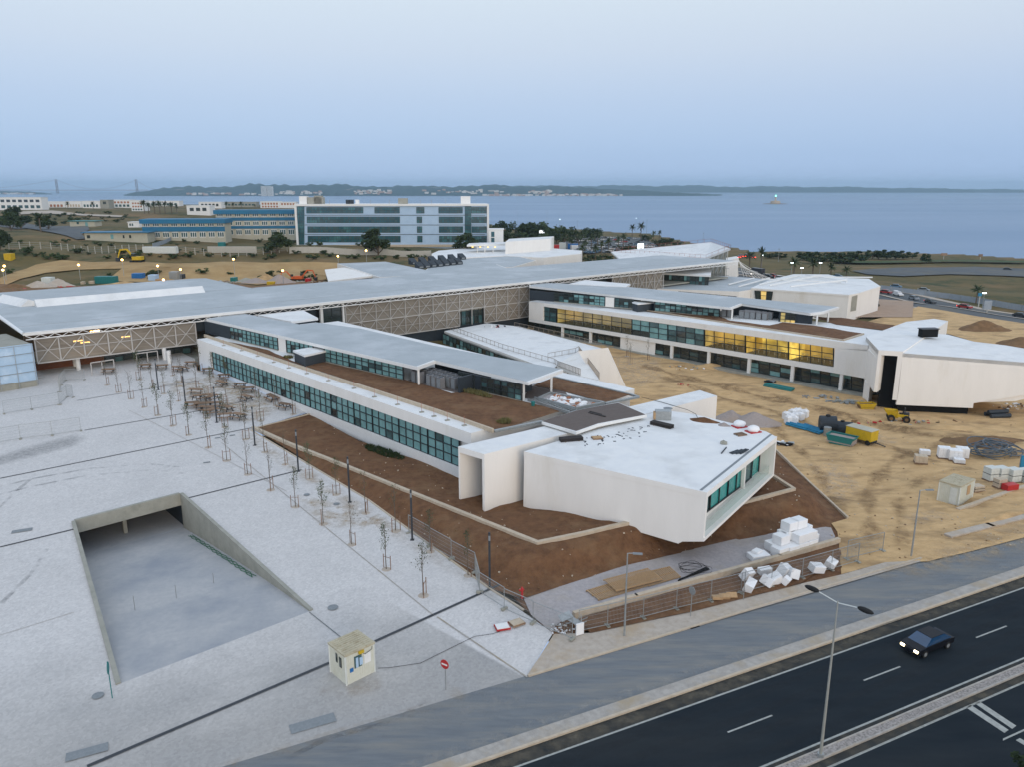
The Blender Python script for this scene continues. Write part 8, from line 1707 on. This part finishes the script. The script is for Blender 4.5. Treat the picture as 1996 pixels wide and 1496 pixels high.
# ------------------------------------------------------------------ field machines, containers and lamps behind the hall
def cbox(px0, px1, yb, yt, m, label, name='container', cat='container', d=2.4, rz=0.0, z=None):
    a = on_(px0, yb); b = V(px1, yb, a, a + Vector((math.cos(rz), math.sin(rz), 0))); b.z = a.z; h_ = hgt(a, yt); e = (b - a).normalized(); n = Vector((-e.y, e.x, 0)); t = thing(name, label, cat, a.lerp(b, .5)); slab(t, 'body', [a, b, b + n * d, a + n * d], a.z - .3, a.z + h_, m)
    mb = MB(); L = (b - a).length; k = max(3, int(L / .5))
    for i in range(k): p_ = a + e * (L * (i + .5) / k) - n * .04; mb.bar(p_ + up * .1, p_ + up * (h_ - .1), .18, .08, up=-n)
    mb.build('rib', M[m], t); return t
cbox(185, 224, 552.5, 539, 'teal', 'teal shipping container behind the grey hall roof'); cbox(82, 100, 557, 541, 'cabinw', 'white kiosk cabin with a tilted roof behind the hall at left', 'cabin', 'cabin'); cbox(257, 277, 544, 533, 'blue', 'blue container behind the hall roof, right of the teal one'); cbox(289, 304, 548, 536, 'bpanel', 'pale lilac container behind the hall roof corner'); cbox(157, 163, 554, 549, 'stone', 'small pale tank left of the teal container', 'tank', 'tank', 1.2); cbox(173, 183, 553, 548, 'stone', 'pale roller left of the teal container', 'tank', 'tank', 1.2)
cbox(8, 22, 506, 494, 'yellow', 'yellow machine under the trees at the left edge', 'machine', 'machine'); cbox(595, 604, 552, 543, 'red', 'dark red door hut behind the hall near the rear building', 'hut', 'hut'); cbox(426, 437, 491, 472, 'teal', 'green and white portable toilet by the fence', 'portable_toilet', 'toilet'); cbox(278, 343, 492, 481, 'cabinw', 'long white site cabin by the wire fence', 'site_cabin', 'cabin'); cbox(405, 500, 491, 480, 'fpost', 'low pale concrete wall by the wire fence', 'wall', 'wall', .4)
cbox(252, 284, 466, 457, 'carblack', 'dark lorry body parked at the low blue-roofed building', 'lorry', 'lorry'); cbox(302, 329, 463, 453, 'foam', 'white lorry body parked below the school', 'lorry', 'lorry'); cbox(1075, 1090, 488, 477, 'redwine' if 'redwine' in M else 'red', 'dark red container right of the tall white box'); cbox(1090, 1103, 486, 473, 'cabinw', 'white container beside the dark red container'); cbox(1107, 1127, 487, 475, 'blue', 'blue container with a white cover near the car park'); cbox(1112, 1127, 489, 478, 'foam', 'white covered crate before the blue container', 'crate', 'crate')
def excavator(px, py, s_, rz, m, label, flip=1):
    q = on_(px, py); t = thing('excavator', label, 'excavator', q, rz); t.scale = (s_, s_ * flip, s_)
    def add(nm, mb, mm): o = mb.build(nm, M[mm], t, origin=O3); o.location = O3
    for y in (-1.0, 1.0): mb = MB(); mb.prism([(-1.9, y - .25), (1.9, y - .25), (1.9, y + .25), (-1.9, y + .25)], 0, .8); add('track', mb, 'rubber')
    mb = MB(); mb.box((.3, 0, 1.5), (2.9, 2.2, 1.1)); add('house', mb, m); mb = MB(); mb.box((-.7, -.6, 2.3), (1.2, .9, 1.4)); add('cab', mb, 'pan3')
    mb = MB(); mb.bar((-1.0, .2, 1.7), (-3.0, .2, 4.2), .35, .5); mb.bar((-3.0, .2, 4.2), (-5.2, .2, 4.0), .3, .45); mb.bar((-5.1, .2, 4.1), (-6.0, .2, 1.6), .25, .35); add('boom', mb, m); mb = MB(); mb.prism([(-6.6, -.4), (-5.6, -.4), (-5.6, .8), (-6.6, .8)], .5, 1.6); add('bucket', mb, 'dsteel')
excavator(268, 512, 1.1, .0, 'yellow', 'yellow excavator with arm raised on the earth bank behind the hall'); excavator(585, 548, .85, 3.1, 'orange', 'orange-red excavator on rubble behind the hall', 1); excavator(573, 547, .7, .2, 'orange', 'smaller orange digger left of the red excavator')
cbox(520, 534, 556, 549, 'yellow', 'small yellow roller behind the hall roof', 'roller', 'roller', 1.5)
t = cbox(330, 346, 545, 530, 'steel', 'grey lorry cab with a tipper behind the hall roof', 'lorry', 'lorry'); cbox(346, 356, 544, 535, 'navy', 'dark tipper body behind the grey lorry cab', 'lorry', 'lorry'); cbox(449, 459, 550, 541, 'teal', 'green tractor behind the hall roof', 'tractor', 'tractor'); cbox(303, 318, 549, 544, 'plank', 'timber crate by the bright lamp behind the hall', 'crate', 'crate')
gf = lambda x, y: on_(x, y)
for k, (x, y, rx, ry, h_, m_, lab) in enumerate([(75, 562, 7, 3, 2.2, 'walk', 'pinkish rubble heap right of the white kiosk'), (115, 560, 6, 3, 2.6, 'walk', 'pale rubble heap beside the red scraps'), (30, 563, 8, 3, 1.6, 'earth', 'brown rubble heap at far left behind the hall'), (245, 556, 9, 3, 1.2, 'sand', 'flat sand heap in front of the teal container'), (500, 552, 6, 3, 1.8, 'gravelp', 'left grey rubble heap behind the hall'), (545, 553, 6, 3, 3.0, 'gravelp', 'pointed grey gravel heap left of the orange digger'), (518, 545, 5, 3, 2.0, 'sand', 'yellow heap between the grey heaps'), (480, 550, 5, 2, 1.5, 'concrete', 'grey block stack behind the green tractor')]): mound(x, y, rx, ry, h_, m_, lab, zf=gf, seed=k + 20)
rubble(132, 562, 40, 3.5, 1.5, ['red'], 'red scrap heap beside the pale rubble behind the hall', seed=11, zf=gf, sz=(.3, .9)); rubble(60, 566, 60, 14, 2, ['walk', 'earth', 'red'], 'strewn rubble behind the hall at left', seed=12, zf=gf, sz=(.2, .7)); rubble(430, 552, 60, 14, 2.5, ['concrete', 'steel', 'wood'], 'stored blocks behind the hall roof', seed=13, zf=gf, sz=(.3, .9)); rubble(600, 552, 50, 9, 2, ['walk', 'concrete', 'earth'], 'broken concrete around the orange digger', seed=14, zf=gf, sz=(.3, .9))
lamp_posts = [(13, 548, 518, 'upper'), (10, 556, 526, 'lower'), (242, 540, 506, 'excavator'), (310, 545, 518, 'right of the excavator'), (354, 548, 525, 'over the lorry'), (458, 540, 505, 'mid field'), (553, 556, 527, 'by the digger'), (660, 525, 499, 'left of the rear building'), (715, 520, 488, 'below the office trees'), (320, 558, 545, 'lowest, at the timber crate'), (157, 545, 516, 'small on a thin post')]
for x, yb, yt, nm in lamp_posts:
    b = on_(x, yb); h_ = hgt(b, yt); t = thing('site_lamp', 'lit orange site lamp on a post behind the hall, ' + nm, 'lamp', b, group='lit lamps in the field'); mb = MB(); mb.tube([b, b + up * h_], .08, 6); mb.build('pole', M['steel'], t); mb = MB(); mb.blob(b + up * h_, (.34, .34, .3), 3, 10, 6, rough=.02); mb.build('bulb', M['lampw'], t)
for x, yb, yt, lit, lab in [(1009, 440, 402, 0, 'tall thin mast before the sea, leftmost'), (1066, 447, 410, 0, 'tall white flagpole-like mast before the sea'), (1091, 446, 427, 1, 'lit mast lamp above the dark trees'), (1125, 452, 430, 0, 'unlit mast beside the lit mast lamp'), (1239, 452, 425, 1, 'lit mast lamp behind the tall palms'), (1260, 458, 428, 0, 'double mast right of the tall palms'), (1370, 478, 454, 0, 'mast above the auditorium roof ridge'), (1517, 510, 485, 0, 'thin mast left of the cliff trees'), (1484, 525, 497, 1, 'street lamp by the slim palm'), (1541, 545, 512, 1, 'street lamp beside the palms behind the third block'), (1561, 548, 522, 1, 'street lamp over the third block roof'), (1914, 605, 571, 1, 'street lamp on the traffic road by the lone palm'), (1597, 540, 512, 1, 'white street lamp right of the middle palm')]:
    b = on_(x, yb); h_ = hgt(b, yt); t = thing('street_lamp', lab, 'lamp mast', b); mb = MB(); mb.tube([b, b + up * h_], [.14, .07], 6); mb.build('pole', M['steel'], t); mb = MB(); mb.box(b + up * h_, (1.1, .4, .2)); mb.build('lamp_head', M['lampwh' if lit else 'hole'], t)
def board(x0, x1, yb, y0, y1, m, label):
    b = on_((x0 + x1) / 2, yb); z0, z1 = hgt(b, y1), hgt(b, y0); dep = b.y * cP - (b.z - CAMH) * sP; w_ = (x1 - x0) / FPX * dep; t = thing('billboard', label, 'billboard', b); mb = MB(); mb.box(b + up * (z0 + z1) / 2, (w_, .4, z1 - z0)); mb.build('panel', M[m], t); mb = MB(); mb.bar(b, b + up * z0, .3); mb.build('post', M['steel'], t)
M['lampsign'] = emat('lit_white_sign', (.9, .95, 1), 1.2)
board(1051, 1061, 470, 448, 454, 'lampsign', 'glowing white billboard among the dark trees'); board(1242, 1254, 500, 474, 485, 'lampsign', 'glowing white sign below the tall palms'); board(1915, 1930, 612, 586, 603, 'zinc', 'grey back of a large road sign by the traffic road'); board(1903, 1910, 600, 571, 577, 'bluep', 'blue road sign beside the lone palm'); board(1833, 1845, 505, 493, 498, 'wood', 'left dark signboard on the cliff top'); board(1906, 1914, 508, 495, 500, 'wood', 'right dark signboard on the cliff top')
q = on_(1452, 512)
for k, (x, y) in enumerate(((1443, 499), (1449, 500), (1454, 498), (1461, 501), (1468, 502), (1439, 502))):
    o = small_car('car_dark', 'braking car with glowing red lamps far up the traffic road', True); o['group'] = 'far braking cars'; o.location = on_(x, y + 3) + up * .6; o.rotation_euler = (0, 0, math.atan2(-1, -.1)); o.scale = (1.2,) * 3
# people-free details on terrace and far wing
rubble(968, 637, 16, 3, 1, ['rubber', 'foam', 'red'], 'planks and sacks left on the terrace by the hall', seed=15, zf=lambda x, y: P(x, y, ZT), sz=(.15, .5))
rubble(1070, 830, 1, .1, .1, ['dboard'], 'short dark board on the brown deck', seed=2, zf=lambda x, y: P(x + 100, y - 15, 8.5)) if False else None
mb = MB(); mb.bar(P(1148, 805, 8.55), P(1180, 813, 8.55), .3, .1); mb.bar(P(1150, 803, 8.55), P(1172, 809, 8.55), .2, .1); tag(mb.build('board_stack', M['dboard']), 'dark boards lying on the brown deck roof', 'boards')
q = P(1039, 792, ZR + .1); mb = MB(); mb.tube([q, q + up * .55], [.22, .28], 10); tag(mb.build('bucket', M['teal']), 'small teal bucket on the soil roof by the slats', 'bucket')
# ------------------------------------------------------------------ haze: one even volume round the camera and the whole place
hm = bpy.data.materials.new('haze'); hm.use_nodes = True; n = hm.node_tree; n.nodes.clear(); ho = n.nodes.new('ShaderNodeOutputMaterial'); pv = n.nodes.new('ShaderNodeVolumePrincipled')
pv.inputs['Color'].default_value = (.58, .82, 1.0, 1); pv.inputs['Density'].default_value = 7e-5; pv.inputs['Anisotropy'].default_value = .2; n.links.new(pv.outputs[0], ho.inputs['Volume'])
mb = MB(); mb.box((0, 8000, 66), (26400, 17000, 190)); tag(mb.build('haze', hm, origin=(0, 8000, 66)), kind='stuff')
